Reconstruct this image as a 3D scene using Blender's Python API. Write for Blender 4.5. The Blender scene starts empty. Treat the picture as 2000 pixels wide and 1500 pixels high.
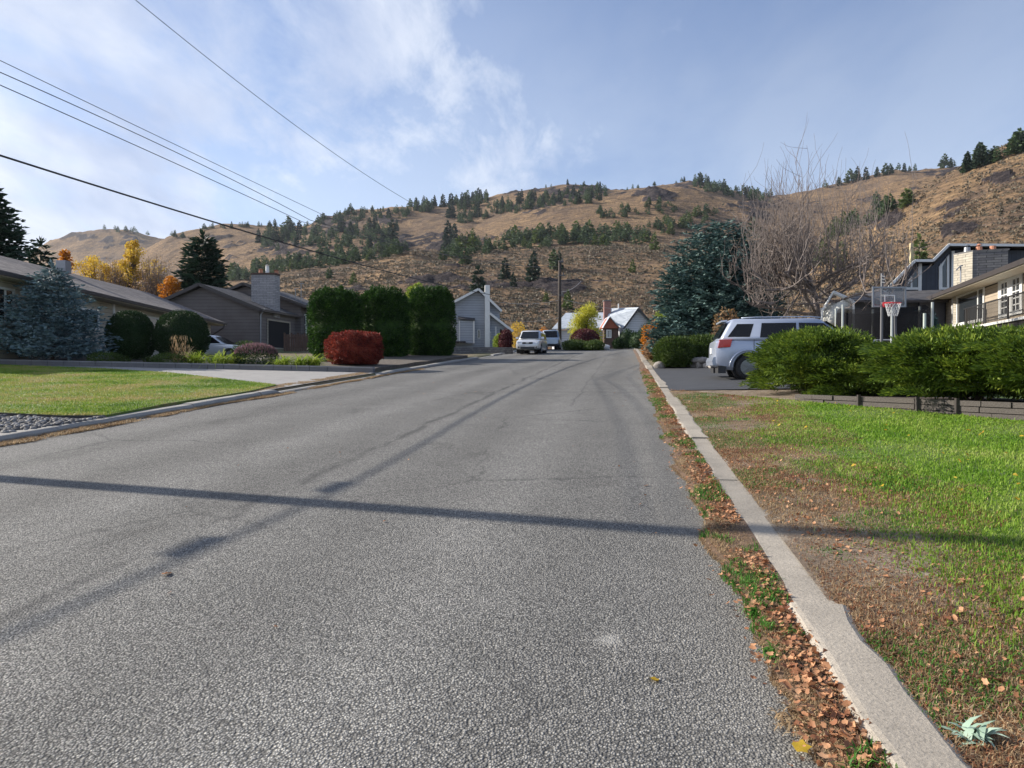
import bpy, bmesh, math, random
import numpy as np
from mathutils import Vector, Matrix
R = math.radians
rng = np.random.default_rng(7)
random.seed(7)
C = bpy.context.scene.collection
scene = bpy.context.scene

# ------------------------------------------------------------------ camera
F = 1333.33
HOR = 725.0
TH = math.atan((750 - HOR) / F)
CAMZ = 1.5
cam = bpy.data.cameras.new("camera"); camo = bpy.data.objects.new("camera", cam); C.objects.link(camo)
camo.location = (0, 0, CAMZ); camo.rotation_euler = (R(90) - TH, 0, 0)
cam.lens = 24; cam.sensor_width = 36; cam.clip_end = 6000; cam.clip_start = 0.05
scene.camera = camo
scene.render.resolution_x = 1024; scene.render.resolution_y = 768

# ------------------------------------------------------------------ light
SUN_EL = R(28)
sun_dir = Vector((-0.953 * math.cos(SUN_EL), 0.302 * math.cos(SUN_EL), math.sin(SUN_EL)))
sl = bpy.data.lights.new("sun", 'SUN'); so = bpy.data.objects.new("sun", sl); C.objects.link(so)
sl.energy = 5.0; sl.angle = R(0.5); sl.color = (1.0, 0.93, 0.82)
so.rotation_euler = sun_dir.to_track_quat('Z', 'Y').to_euler()
w = bpy.data.worlds.new("World"); scene.world = w; w.use_nodes = True
nt = w.node_tree; nt.nodes.clear()
def wn(t): return nt.nodes.new(t)
out = wn('ShaderNodeOutputWorld'); bg = wn('ShaderNodeBackground'); sky = wn('ShaderNodeTexSky')
sky.sky_type = 'NISHITA'; sky.sun_disc = False; sky.sun_elevation = SUN_EL
sky.sun_rotation = math.atan2(sun_dir.x, sun_dir.y)
sky.air_density = 1.0; sky.dust_density = 0.6; sky.ozone_density = 2.2
bg.inputs[1].default_value = 0.092
geo = wn('ShaderNodeNewGeometry'); sepn = wn('ShaderNodeSeparateXYZ')
nt.links.new(geo.outputs['Incoming'], sepn.inputs[0])
def wmath(op, a, b=None, c=None):
    n = wn('ShaderNodeMath'); n.operation = op
    for i, v in enumerate((a, b, c)):
        if v is None: continue
        if isinstance(v, (int, float)): n.inputs[i].default_value = v
        else: nt.links.new(v, n.inputs[i])
    return n.outputs[0]
# 'Incoming' points from the sky towards the eye: negate it
dx = wmath('MULTIPLY', sepn.outputs[0], -1.0); dy = wmath('MULTIPLY', sepn.outputs[1], -1.0); dz = wmath('MULTIPLY', sepn.outputs[2], -1.0)
den = wmath('ADD', wmath('MAXIMUM', dz, 0.0), 0.22)
cu = wmath('DIVIDE', dx, den); cv = wmath('DIVIDE', dy, den)
comb = wn('ShaderNodeCombineXYZ'); nt.links.new(cu, comb.inputs[0]); nt.links.new(cv, comb.inputs[1])
mp = wn('ShaderNodeMapping'); mp.inputs['Rotation'].default_value = (0, 0, R(35)); mp.inputs['Scale'].default_value = (1.25, 0.62, 1)
nt.links.new(comb.outputs[0], mp.inputs[0])
def wnoise(scale, detail, rough, dist=0.0, off=(0, 0, 0)):
    n = wn('ShaderNodeTexNoise'); n.inputs['Scale'].default_value = scale; n.inputs['Detail'].default_value = detail
    n.inputs['Roughness'].default_value = rough; n.inputs['Distortion'].default_value = dist
    m2 = wn('ShaderNodeMapping'); m2.inputs['Location'].default_value = off
    nt.links.new(mp.outputs[0], m2.inputs[0]); nt.links.new(m2.outputs[0], n.inputs['Vector'])
    return n.outputs[0]
n1 = wnoise(1.5, 10, 0.62, 0.35, (3.1, 1.7, 0)); n2 = wnoise(5.2, 9, 0.66, 0.35, (7, 2, 0))
n3 = wnoise(0.55, 3, 0.5, 0.0, (1.3, 5.2, 0))
# cloud cover grows to the left of the view (an azimuth gradient) and fades to thin veil on the right
azl = wmath('MULTIPLY', dx, -0.72)
cov = wmath('ADD', wmath('ADD', wmath('MULTIPLY', n1, 1.7), wmath('MULTIPLY', n2, 0.80)), azl)
cov = wmath('ADD', cov, wmath('MULTIPLY', wmath('SUBTRACT', n3, 0.5), 0.5))
mr = wn('ShaderNodeMapRange'); mr.interpolation_type = 'SMOOTHSTEP'
mr.inputs['From Min'].default_value = 1.02; mr.inputs['From Max'].default_value = 1.75
nt.links.new(cov, mr.inputs['Value'])
veil = wmath('MULTIPLY', wmath('SUBTRACT', 1.0, wmath('MINIMUM', wmath('MULTIPLY', wmath('MAXIMUM', dz, 0.0), 1.5), 1.0)), 0.50)
mask = wmath('MAXIMUM', mr.outputs[0], veil)
mask = wmath('MINIMUM', wmath('MULTIPLY', mask, 0.93), 1.0)
# cloud tone: thick parts carry grey undersides
tone = wn('ShaderNodeValToRGB'); nt.links.new(wnoise(1.7, 7, 0.55, 0.2, (11, 3, 0)), tone.inputs[0])
tone.color_ramp.elements[0].position = 0.36; tone.color_ramp.elements[0].color = (3.3, 3.95, 5.5, 1)
tone.color_ramp.elements[1].position = 0.60; tone.color_ramp.elements[1].color = (6.6, 6.9, 7.4, 1)
mix = wn('ShaderNodeMix'); mix.data_type = 'RGBA'
skm = wn('ShaderNodeMix'); skm.data_type = 'RGBA'; skm.blend_type = 'MULTIPLY'; skm.inputs[0].default_value = 1.0
nt.links.new(sky.outputs[0], skm.inputs[6]); skm.inputs[7].default_value = (0.95, 0.97, 1.08, 1)
nt.links.new(mask, mix.inputs[0]); nt.links.new(skm.outputs[2], mix.inputs[6]); nt.links.new(tone.outputs[0], mix.inputs[7])
nt.links.new(mix.outputs[2], bg.inputs[0]); nt.links.new(bg.outputs[0], out.inputs[0])

scene.view_settings.view_transform = 'Standard'; scene.view_settings.look = 'None'
scene.view_settings.exposure = 0.74; scene.view_settings.gamma = 1.0

# ------------------------------------------------------------------ geometry of the place
RD = Vector((0.1629, 0.98665)); RL = Vector((0.98665, -0.1629))   # along the road, across it (to the right)
def sl_of(x, y): return x * RD.x + y * RD.y, x * RL.x + y * RL.y
def xy_of(s, l): return s * RD.x + l * RL.x, s * RD.y + l * RL.y
def grade(s):
    s = np.asarray(s, float)
    t = np.clip(s - 60, 0, 24)
    return 0.0555 * (np.minimum(s, 60) + t - t * t / 48)
LK, RK = -8.85, 0.85
def side(l):
    l = np.asarray(l, float)
    left = 0.10 + 0.025 * np.clip(-9.0 - l, 0, 30)
    right = 0.055 + 0.021 * np.clip(l - 1.1, 0, 8) + 0.05 * np.clip(l - 10, 0, 14)
    return np.where(l < -8.98, left, np.where(l > 1.0, right, 0.0))
def hollow(s, l):   # the neighbour's parking place lies a little lower
    return -0.45 * np.exp(-((np.asarray(s) - 38.5) / 5.0) ** 2 - ((np.asarray(l) + 24.5) / 5.5) ** 2)
def G(x, y):
    s, l = sl_of(x, y)
    return float(grade(s) + side(l) + hollow(s, l))
def ray(px, py):
    a = (px - 1000) / F; b = -(py - 750) / F
    v = Vector((a, b * math.sin(TH) + math.cos(TH), b * math.cos(TH) - math.sin(TH)))
    return v / v.y
def at(px, py, Y):
    v = ray(px, py); return Vector((v.x * Y, Y, CAMZ + v.z * Y))
def gp(px, py, off=0.0, ymax=95):
    v = ray(px, py); Y = 1.2
    while Y < ymax:
        if CAMZ + v.z * Y <= G(v.x * Y, Y) + off: break
        Y *= 1.01
    return Vector((v.x * Y, Y, G(v.x * Y, Y) + off))
def gxy(x, y, off=0.0): return Vector((x, y, G(x, y) + off))

# ------------------------------------------------------------------ helpers
def tag(o, label=None, cat=None, group=None, kind=None):
    if label: o['label'] = label
    if cat: o['category'] = cat
    if group: o['group'] = group
    if kind: o['kind'] = kind
    return o
def empty(name, loc, rz=0, label=None, cat=None, group=None):
    o = bpy.data.objects.new(name, None); C.objects.link(o); o.location = loc; o.rotation_euler = (0, 0, rz)
    o.empty_display_size = 0.2
    return tag(o, label, cat, group)
def link(name, me, m, parent=None, smooth=False):
    o = bpy.data.objects.new(name, me); C.objects.link(o)
    if m is not None: me.materials.append(m)
    if parent is not None: o.parent = parent
    if smooth and len(me.polygons): me.polygons.foreach_set('use_smooth', [True] * len(me.polygons))
    return o
def mesh_np(name, V, Fc, m, parent=None, smooth=False, world=False):
    """V (n,3), Fc (k,3|4); world=True: V given in world space while parent has a location"""
    V = np.asarray(V, np.float32); Fc = np.asarray(Fc, np.int32)
    if world and parent is not None:
        c, s = math.cos(-parent.rotation_euler.z), math.sin(-parent.rotation_euler.z)
        D = V - np.array(parent.location, np.float32)
        V = np.stack([D[:, 0] * c - D[:, 1] * s, D[:, 0] * s + D[:, 1] * c, D[:, 2]], 1)
    me = bpy.data.meshes.new(name); n, k = Fc.shape
    me.vertices.add(len(V)); me.vertices.foreach_set('co', V.ravel())
    me.loops.add(n * k); me.loops.foreach_set('vertex_index', Fc.ravel())
    me.polygons.add(n); me.polygons.foreach_set('loop_start', np.arange(n, dtype=np.int32) * k)
    me.polygons.foreach_set('loop_total', np.full(n, k, np.int32))
    me.update(calc_edges=True); me.validate()
    return link(name, me, m, parent, smooth)

class MB:
    def __init__(s): s.v = []; s.f = []
    def poly(s, pts):
        b = len(s.v); s.v += [tuple(p) for p in pts]; s.f.append(tuple(range(b, b + len(pts)))); return s
    def prism(s, pts, d):
        """closed solid: polygon pts extruded by vector d"""
        d = Vector(d); n = len(pts); b = len(s.v)
        s.v += [tuple(Vector(p)) for p in pts] + [tuple(Vector(p) + d) for p in pts]
        s.f.append(tuple(range(b + n - 1, b - 1, -1))); s.f.append(tuple(range(b + n, b + 2 * n)))
        for i in range(n):
            j = (i + 1) % n; s.f.append((b + i, b + j, b + n + j, b + n + i))
        return s
    def box(s, c, size, rz=0, ax=None):
        c = Vector(c); x, y, z = [q / 2 for q in size]
        if ax is None: ax = (Vector((math.cos(rz), math.sin(rz), 0)), Vector((-math.sin(rz), math.cos(rz), 0)), Vector((0, 0, 1)))
        p = [c + ax[0] * a * x + ax[1] * b_ * y - ax[2] * z for a, b_ in ((-1, -1), (1, -1), (1, 1), (-1, 1))]
        return s.prism(p, ax[2] * 2 * z)
    def bar(s, a, b, wd, ht=None):
        a = Vector(a); b = Vector(b); ht = ht or wd; d = b - a
        u = d.normalized(); side_ = u.cross(Vector((0, 0, 1)))
        if side_.length < 1e-3: side_ = Vector((1, 0, 0))
        side_.normalize(); up = side_.cross(u)
        q = [a + side_ * i * wd / 2 + up * j * ht / 2 for i, j in ((-1, -1), (1, -1), (1, 1), (-1, 1))]
        return s.prism(q, d)
    def tube(s, pts, rad, n=8, caps=True):
        pts = [Vector(p) for p in pts]
        if isinstance(rad, (int, float)): rad = [rad] * len(pts)
        b = len(s.v); prev = None
        for i, p in enumerate(pts):
            t = (pts[min(i + 1, len(pts) - 1)] - pts[max(i - 1, 0)]).normalized()
            ref = prev if prev is not None else (Vector((1, 0, 0)) if abs(t.x) < 0.9 else Vector((0, 1, 0)))
            u = (ref - t * ref.dot(t)).normalized(); v = t.cross(u); prev = u
            for k in range(n):
                a = 2 * math.pi * k / n; s.v.append(tuple(p + (u * math.cos(a) + v * math.sin(a)) * rad[i]))
        for i in range(len(pts) - 1):
            for k in range(n):
                k2 = (k + 1) % n; s.f.append((b + i * n + k, b + i * n + k2, b + (i + 1) * n + k2, b + (i + 1) * n + k))
        if caps:
            s.f.append(tuple(b + k for k in range(n - 1, -1, -1))); e = b + (len(pts) - 1) * n
            s.f.append(tuple(e + k for k in range(n)))
        return s
    def ring(s, quad, n, wd, t, t0=0.0):
        """window frame: four bars inside quad (bl, br, tr, tl) of width wd, extruded along n from t0 by t"""
        bl, br, tr, tl = [Vector(q) + n * t0 for q in quad]
        ux = (br - bl).normalized(); uy = (tl - bl).normalized()
        ibl = bl + ux * wd + uy * wd; ibr = br - ux * wd + uy * wd; itr = tr - ux * wd - uy * wd; itl = tl + ux * wd - uy * wd
        for q in ((bl, br, ibr, ibl), (br, tr, itr, ibr), (tr, tl, itl, itr), (tl, bl, ibl, itl)): s.prism(q, n * t)
        return s
    def build(s, name, m, parent=None, smooth=False, world=True):
        me = bpy.data.meshes.new(name)
        V = s.v
        if world and parent is not None:
            inv = (Matrix.Translation(parent.location) @ parent.rotation_euler.to_matrix().to_4x4()).inverted()
            V = [tuple(inv @ Vector(p)) for p in V]
        me.from_pydata(V, [], s.f)
        bm = bmesh.new(); bm.from_mesh(me); bmesh.ops.recalc_face_normals(bm, faces=bm.faces); bm.to_mesh(me); bm.free()
        me.update()
        return link(name, me, m, parent, smooth)

# ------------------------------------------------------------------ materials
def mat(name):
    m = bpy.data.materials.new(name); m.use_nodes = True; m.node_tree.nodes.clear(); return m
class NT:
    def __init__(s, m): s.t = m.node_tree
    def n(s, typ, **kw):
        o = s.t.nodes.new(typ)
        for k, v in kw.items(): setattr(o, k, v)
        return o
    def l(s, a, b): s.t.links.new(a, b)
    def m(s, op, a, b=None, c=None):
        n = s.n('ShaderNodeMath', operation=op)
        for i, v in enumerate((a, b, c)):
            if v is None: continue
            if isinstance(v, (int, float)): n.inputs[i].default_value = v
            else: s.l(v, n.inputs[i])
        return n.outputs[0]
    def noise(s, vec, scale, detail=4, rough=0.55, dist=0.0, out=0):
        n = s.n('ShaderNodeTexNoise'); n.inputs['Scale'].default_value = scale; n.inputs['Detail'].default_value = detail
        n.inputs['Roughness'].default_value = rough; n.inputs['Distortion'].default_value = dist
        s.l(vec, n.inputs['Vector']); return n.outputs[out]
    def vor(s, vec, scale, feature='F1', out='Distance', rnd=1.0):
        n = s.n('ShaderNodeTexVoronoi', feature=feature); n.inputs['Scale'].default_value = scale; n.inputs['Randomness'].default_value = rnd
        s.l(vec, n.inputs['Vector']); return n.outputs[out]
    def ramp(s, fac, stops, interp='LINEAR'):
        n = s.n('ShaderNodeValToRGB'); cr = n.color_ramp; cr.interpolation = interp
        while len(cr.elements) < len(stops): cr.elements.new(0.5)
        for e, (p, c) in zip(cr.elements, stops):
            e.position = p; e.color = (*c, 1) if not isinstance(c, (int, float)) else (c, c, c, 1)
        s.l(fac, n.inputs[0]); return n.outputs[0]
    def mix(s, fac, a, b, blend='MIX'):
        n = s.n('ShaderNodeMix', data_type='RGBA', blend_type=blend)
        for i, v in ((0, fac), (6, a), (7, b)):
            if isinstance(v, (int, float)): n.inputs[i].default_value = v
            elif isinstance(v, tuple): n.inputs[i].default_value = (*v, 1)
            else: s.l(v, n.inputs[i])
        return n.outputs[2]
    def coord(s, out='Object'):
        return s.n('ShaderNodeTexCoord').outputs[out]
    def pos(s): return s.n('ShaderNodeNewGeometry').outputs['Position']
    def mapv(s, vec, scale=(1, 1, 1), rot=(0, 0, 0), loc=(0, 0, 0)):
        n = s.n('ShaderNodeMapping'); n.inputs['Scale'].default_value = scale; n.inputs['Rotation'].default_value = rot; n.inputs['Location'].default_value = loc
        s.l(vec, n.inputs['Vector']); return n.outputs[0]
    def bump(s, h, strength=0.5, dist=0.01, normal=None):
        n = s.n('ShaderNodeBump'); n.inputs['Strength'].default_value = strength; n.inputs['Distance'].default_value = dist
        s.l(h, n.inputs['Height'])
        if normal is not None: s.l(normal, n.inputs['Normal'])
        return n.outputs[0]
    def sep(s, vec):
        n = s.n('ShaderNodeSeparateXYZ'); s.l(vec, n.inputs[0]); return n.outputs
    def out(s, col, rough=0.8, normal=None, metal=0.0, spec=0.5, coat=0.0, alpha=None, emis=None):
        p = s.n('ShaderNodeBsdfPrincipled')
        if isinstance(col, tuple): p.inputs['Base Color'].default_value = (*col, 1)
        else: s.l(col, p.inputs['Base Color'])
        if isinstance(rough, (int, float)): p.inputs['Roughness'].default_value = rough
        else: s.l(rough, p.inputs['Roughness'])
        p.inputs['Metallic'].default_value = metal; p.inputs['Specular IOR Level'].default_value = spec
        p.inputs['Coat Weight'].default_value = coat
        if alpha is not None: p.inputs['Alpha'].default_value = alpha
        if normal is not None: s.l(normal, p.inputs['Normal'])
        o = s.n('ShaderNodeOutputMaterial'); s.l(p.outputs[0], o.inputs[0]); return p
def mix3(a, b, t): return tuple(x + (y - x) * t for x, y in zip(a, b))
def simple(name, col, rough=0.6, metal=0.0, var=0.12, scale=3.0, bump=0.0, spec=0.5, coat=0.0, alpha=None):
    m = mat(name); t = NT(m); c = t.coord()
    f = t.noise(c, scale, 6, 0.6)
    cc = t.ramp(f, [(0.25, mix3(col, (0, 0, 0), var)), (0.75, tuple(min(.85, q * (1 + var * .6)) for q in col))])
    nr = t.bump(t.noise(c, scale * 8, 4), 0.5, bump) if bump else None
    t.out(cc, rough, nr, metal, spec, coat, alpha); return m
def leafmat(name, cols, transl=0.3, nscale=0.8, rough=0.6, patch=1.3):
    """leaf colour varies leaf by leaf and in soft patches"""
    m = mat(name); t = NT(m)
    g = t.n('ShaderNodeNewGeometry'); f = t.noise(t.coord(), nscale, 4, 0.6)
    k = t.m('ADD', t.m('MULTIPLY', g.outputs['Random Per Island'], 0.5), t.m('MULTIPLY', t.m('SUBTRACT', f, 0.5), patch))
    k = t.m('ADD', k, 0.25)
    n = len(cols); col = t.ramp(k, [(i / (n - 1), c) for i, c in enumerate(cols)])
    d = t.n('ShaderNodeBsdfPrincipled'); t.l(col, d.inputs['Base Color']); d.inputs['Roughness'].default_value = rough; d.inputs['Specular IOR Level'].default_value = 0.25
    tr = t.n('ShaderNodeBsdfTranslucent'); t.l(col, tr.inputs[0])
    mx = t.n('ShaderNodeMixShader'); mx.inputs[0].default_value = transl; t.l(d.outputs[0], mx.inputs[1]); t.l(tr.outputs[0], mx.inputs[2])
    o = t.n('ShaderNodeOutputMaterial'); t.l(mx.outputs[0], o.inputs[0]); return m
def siding(name, col, spacing=0.2, var=0.1, rough=0.6, vertical=False):
    m = mat(name); t = NT(m); p = t.pos(); x, y, z = t.sep(p)
    src = t.m('ADD', t.m('MULTIPLY', x, 0.98), t.m('MULTIPLY', y, 0.2)) if vertical else z
    fr = t.m('FRACT', t.m('DIVIDE', src, spacing))
    line = t.ramp(fr, [(0.0, 0.25), (0.07, 0.45), (0.13, 1.0), (1.0, 0.92)])
    f = t.noise(p, 1.2, 5, 0.6)
    cc = t.ramp(f, [(0.3, mix3(col, (0, 0, 0), var)), (0.7, mix3(col, (1, 1, 1), var * 0.3))])
    cc = t.mix(1.0, cc, line, 'MULTIPLY')
    t.out(cc, rough, t.bump(fr, 0.6, 0.02)); return m
def brickmat(name, c1, c2, mortar, sx=1.0, w_=0.4, h_=0.15, ms=0.012, bumpd=0.01, rough=0.85, vec='wall'):
    m = mat(name); t = NT(m); p = t.pos(); x, y, z = t.sep(p)
    cb = t.n('ShaderNodeCombineXYZ'); t.l(t.m('ADD', t.m('MULTIPLY', x, 1.0), t.m('MULTIPLY', y, 0.83)), cb.inputs[0]); t.l(z, cb.inputs[1])
    b = t.n('ShaderNodeTexBrick'); b.inputs['Scale'].default_value = 1.0; b.inputs['Brick Width'].default_value = w_; b.inputs['Row Height'].default_value = h_
    b.inputs['Mortar Size'].default_value = ms; b.inputs['Color1'].default_value = (*c1, 1); b.inputs['Color2'].default_value = (*c2, 1); b.inputs['Mortar'].default_value = (*mortar, 1)
    t.l(t.mapv(cb.outputs[0]), b.inputs['Vector'])
    f = t.noise(p, 6, 5, 0.65)
    cc = t.mix(1.0, b.outputs[0], t.ramp(f, [(0.2, 0.7), (0.8, 1.15)]), 'MULTIPLY')
    h = t.m('SUBTRACT', 1.0, b.outputs[1]); h = t.m('ADD', h, t.m('MULTIPLY', f, 0.5))
    t.out(cc, rough, t.bump(h, 0.8, bumpd)); return m
def shingles(name, c1, c2):
    m = mat(name); t = NT(m); p = t.pos()
    x, y, z = t.sep(p)
    fr = t.m('FRACT', t.m('DIVIDE', z, 0.075))
    cell = t.vor(t.mapv(p, (3.0, 3.0, 13.3)), 1.0, 'F1', 'Color')
    s_ = t.sep(cell)[0]
    cc = t.ramp(t.m('ADD', t.m('MULTIPLY', s_, 0.6), t.m('MULTIPLY', t.noise(p, 1.5, 5), 0.5)), [(0.2, c1), (0.9, c2)])
    cc = t.mix(1.0, cc, t.ramp(fr, [(0, 0.55), (0.15, 1.0), (1, 1.0)]), 'MULTIPLY')
    t.out(cc, 0.9, t.bump(t.m('ADD', fr, s_), 0.6, 0.015)); return m

M = {}
# asphalt: chip-sealed aggregate, wear, cable shadow painted into a tarred centre seam, hairline cracks
def road_mat():
    m = mat('asphalt'); t = NT(m); p = t.pos()
    x, y, z = t.sep(p)
    s_ = t.m('ADD', t.m('MULTIPLY', x, RD.x), t.m('MULTIPLY', y, RD.y))
    l_ = t.m('ADD', t.m('MULTIPLY', x, RL.x), t.m('MULTIPLY', y, RL.y))
    v1 = t.vor(p, 95.0, 'F1', 'Color'); d1 = t.vor(p, 95.0, 'F1', 'Distance')
    v2 = t.vor(p, 230.0, 'F1', 'Color'); cr = t.sep(v1)[0]; cr2 = t.sep(v2)[1]
    stone = t.ramp(t.m('ADD', t.m('MULTIPLY', cr, 0.75), t.m('MULTIPLY', cr2, 0.3)), [(0.0, (0.12, 0.118, 0.115)), (0.35, (0.235, 0.229, 0.218)), (0.72, (0.37, 0.356, 0.33)), (0.93, (0.50, 0.48, 0.44)), (1.0, (0.64, 0.61, 0.55))])
    gap = t.ramp(d1, [(0.25, 1.0), (0.62, 0.33)])
    col = t.mix(1.0, stone, gap, 'MULTIPLY')
    sv = t.n('ShaderNodeCombineXYZ'); t.l(s_, sv.inputs[0]); t.l(l_, sv.inputs[1])
    big = t.noise(t.mapv(sv.outputs[0], (0.10, 0.55, 1)), 1.0, 5, 0.55)
    med = t.noise(p, 1.3, 6, 0.6)
    col = t.mix(1.0, col, t.ramp(t.m('ADD', t.m('MULTIPLY', big, 0.6), t.m('MULTIPLY', med, 0.4)), [(0.35, 0.80), (0.65, 1.12)]), 'MULTIPLY')
    sp_ = gp(1190, 1255); dd_ = t.n('ShaderNodeVectorMath', operation='DISTANCE'); t.l(p, dd_.inputs[0]); dd_.inputs[1].default_value = tuple(sp_)
    col = t.mix(t.ramp(t.m('ADD', dd_.outputs['Value'], t.m('MULTIPLY', t.m('SUBTRACT', med, .5), .08)), [(0.03, 0.30), (0.085, 0.0)]), col, (0.62, 0.60, 0.55))
    # wheel paths polished paler, oil-darkened lane middles
    wv = t.m('MULTIPLY', t.m('SUBTRACT', t.noise(t.mapv(sv.outputs[0], (0.06, 0, 0)), 1.0, 3, 0.5), 0.5), 1.2)
    tr = t.m('SINE', t.m('MULTIPLY', t.m('ADD', l_, wv), 3.7))
    trk = t.m('MULTIPLY', tr, t.noise(t.mapv(sv.outputs[0], (0.2, 0.8, 0)), 1.0, 4, 0.6))
    col = t.mix(1.0, col, t.ramp(t.m('MULTIPLY_ADD', trk, 0.5, 0.5), [(0.25, 0.88), (0.75, 1.10)]), 'MULTIPLY')
    blot = t.noise(t.mapv(sv.outputs[0], (0.5, 0.9, 1), loc=(4, 9, 0)), 1.0, 7, 0.7)
    col = t.mix(1.0, col, t.ramp(blot, [(0.30, 0.72), (0.42, 1.0), (0.62, 1.0), (0.75, 1.12)]), 'MULTIPLY')
    # joint between the two paving passes plus the cable's painted shadow, wandering a little
    wob = t.m('MULTIPLY', t.m('SUBTRACT', t.noise(t.mapv(sv.outputs[0], (0.5, 0, 0)), 1.0, 5, 0.65), 0.5), 0.55)
    dl = t.m('ABSOLUTE', t.m('ADD', t.m('ADD', l_, 3.25), wob))
    brk = t.noise(t.mapv(sv.outputs[0], (0.8, 3, 0)), 1.0, 5, 0.7)
    seam_cable_shade = t.m('MULTIPLY', t.ramp(dl, [(0.0, 1.0), (0.035, 0.7), (0.12, 0.0)]), t.ramp(brk, [(0.38, 0.0), (0.5, 1.0)]))
    col = t.mix(t.m('MULTIPLY', seam_cable_shade, 0.62), col, (0.035, 0.035, 0.037))
    dl2 = t.m('ABSOLUTE', t.m('ADD', t.m('ADD', l_, 1.1), t.m('MULTIPLY', wob, -0.9)))
    seam2 = t.m('MULTIPLY', t.ramp(dl2, [(0.0, 1.0), (0.02, 0.4), (0.05, 0.0)]), t.ramp(s_, [(0.0, 0.0), (1.0, 1.0)]))
    seam2 = t.m('MULTIPLY', seam2, t.m('GREATER_THAN', s_, 14.0))
    col = t.mix(t.m('MULTIPLY', seam2, 0.45), col, (0.04, 0.04, 0.042))
    # cross joints
    for s0, amt in ((17.4, 0.40), (19.9, 0.35), (30.5, 0.5), (39.0, 0.4), (47.0, 0.4)):
        ww = t.m('MULTIPLY', t.m('SUBTRACT', t.noise(t.mapv(sv.outputs[0], (0, 0.5, 0), loc=(s0, 0, 0)), 1.0, 5, 0.65), 0.5), 0.8)
        dd = t.m('ABSOLUTE', t.m('ADD', t.m('SUBTRACT', s_, s0), ww))
        k = t.m('MULTIPLY', t.ramp(dd, [(0.0, 1.0), (0.10, 0.0)]), t.m('GREATER_THAN', l_, -5.5))
        col = t.mix(t.m('MULTIPLY', k, amt), col, (0.05, 0.05, 0.05))
    # fine random cracks
    wp = t.n('ShaderNodeVectorMath', operation='MULTIPLY_ADD'); t.l(t.noise(p, 2.2, 6, 0.7, out=1), wp.inputs[0]); wp.inputs[1].default_value = (.7, .7, 0); t.l(p, wp.inputs[2])
    ce = t.vor(t.mapv(wp.outputs[0], (0.24, 0.24, 0.24)), 1.0, 'DISTANCE_TO_EDGE', 'Distance')
    ck = t.m('MULTIPLY', t.ramp(ce, [(0.0, 1.0), (0.0075, 0.0)]), t.ramp(t.noise(p, 0.22, 3), [(0.46, 0.0), (0.56, 0.7)]))
    col = t.mix(ck, col, (0.05, 0.05, 0.05))
    # dusty fringe near the right kerb
    fr_ = t.ramp(t.m('ADD', l_, t.m('MULTIPLY', med, 0.5)), [(0.35, 0.0), (0.95, 1.0)])
    col = t.mix(t.m('MULTIPLY', fr_, 0.35), col, (0.20, 0.185, 0.16))
    h = t.m('SUBTRACT', t.m('MULTIPLY', cr, 0.5), d1)
    nb = t.bump(h, 1.0, 0.006)
    nb = t.bump(med, 0.4, 0.02, nb)
    t.out(col, 0.88, nb, spec=0.3); return m
M['road'] = road_mat()
def concrete(name, col, bumpd=0.004, stain=0.25):
    m = mat(name); t = NT(m); p = t.pos()
    f = t.noise(p, 1.6, 8, 0.65); g = t.noise(p, 60, 3, 0.6); v = t.vor(p, 140, 'F1', 'Color')
    cc = t.ramp(f, [(0.3, mix3(col, (0.05, 0.045, 0.04), stain)), (0.7, col)])
    cc = t.mix(1.0, cc, t.ramp(g, [(0.3, 0.82), (0.7, 1.08)]), 'MULTIPLY')
    cc = t.mix(1.0, cc, t.ramp(t.sep(v)[0], [(0.0, 0.75), (0.2, 1.0), (1.0, 1.06)]), 'MULTIPLY')
    t.out(cc, 0.88, t.bump(t.m('ADD', g, t.sep(v)[1]), 0.7, bumpd)); return m
M['kerb'] = concrete('kerb_concrete', (0.43, 0.38, 0.315), .006, .45)
M['kerb_left'] = concrete('kerb_worn', (0.36, 0.34, 0.31))
M['drive'] = concrete('driveway_concrete', (0.36, 0.345, 0.33), 0.006)
M['blacktop'] = simple('blacktop', (0.045, 0.047, 0.053), 0.8, 0, 0.3, 2.0, 0.004)
def lawn_mat(name, dry=0.5):
    m = mat(name); t = NT(m); p = t.pos()
    f = t.noise(p, 0.45, 5, 0.6); g = t.noise(p, 7, 5, 0.65); h = t.noise(p, 55, 3, 0.6)
    k = t.m('ADD', t.m('MULTIPLY', f, 0.7), t.m('MULTIPLY', g, 0.3))
    cc = t.ramp(k, [(0.36, (0.10, 0.17, 0.025)), (0.5, (0.14, 0.21, 0.035)), (0.56 + 0.1 * (1 - dry), (0.22, 0.20, 0.07)), (0.75, (0.32, 0.24, 0.12))])
    cc = t.mix(1.0, cc, t.ramp(h, [(0.25, 0.5), (0.7, 1.2)]), 'MULTIPLY')
    t.out(cc, 0.9, t.bump(h, 0.8, 0.02)); return m
M['lawn'] = lawn_mat('lawn_soil', 0.8)
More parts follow.
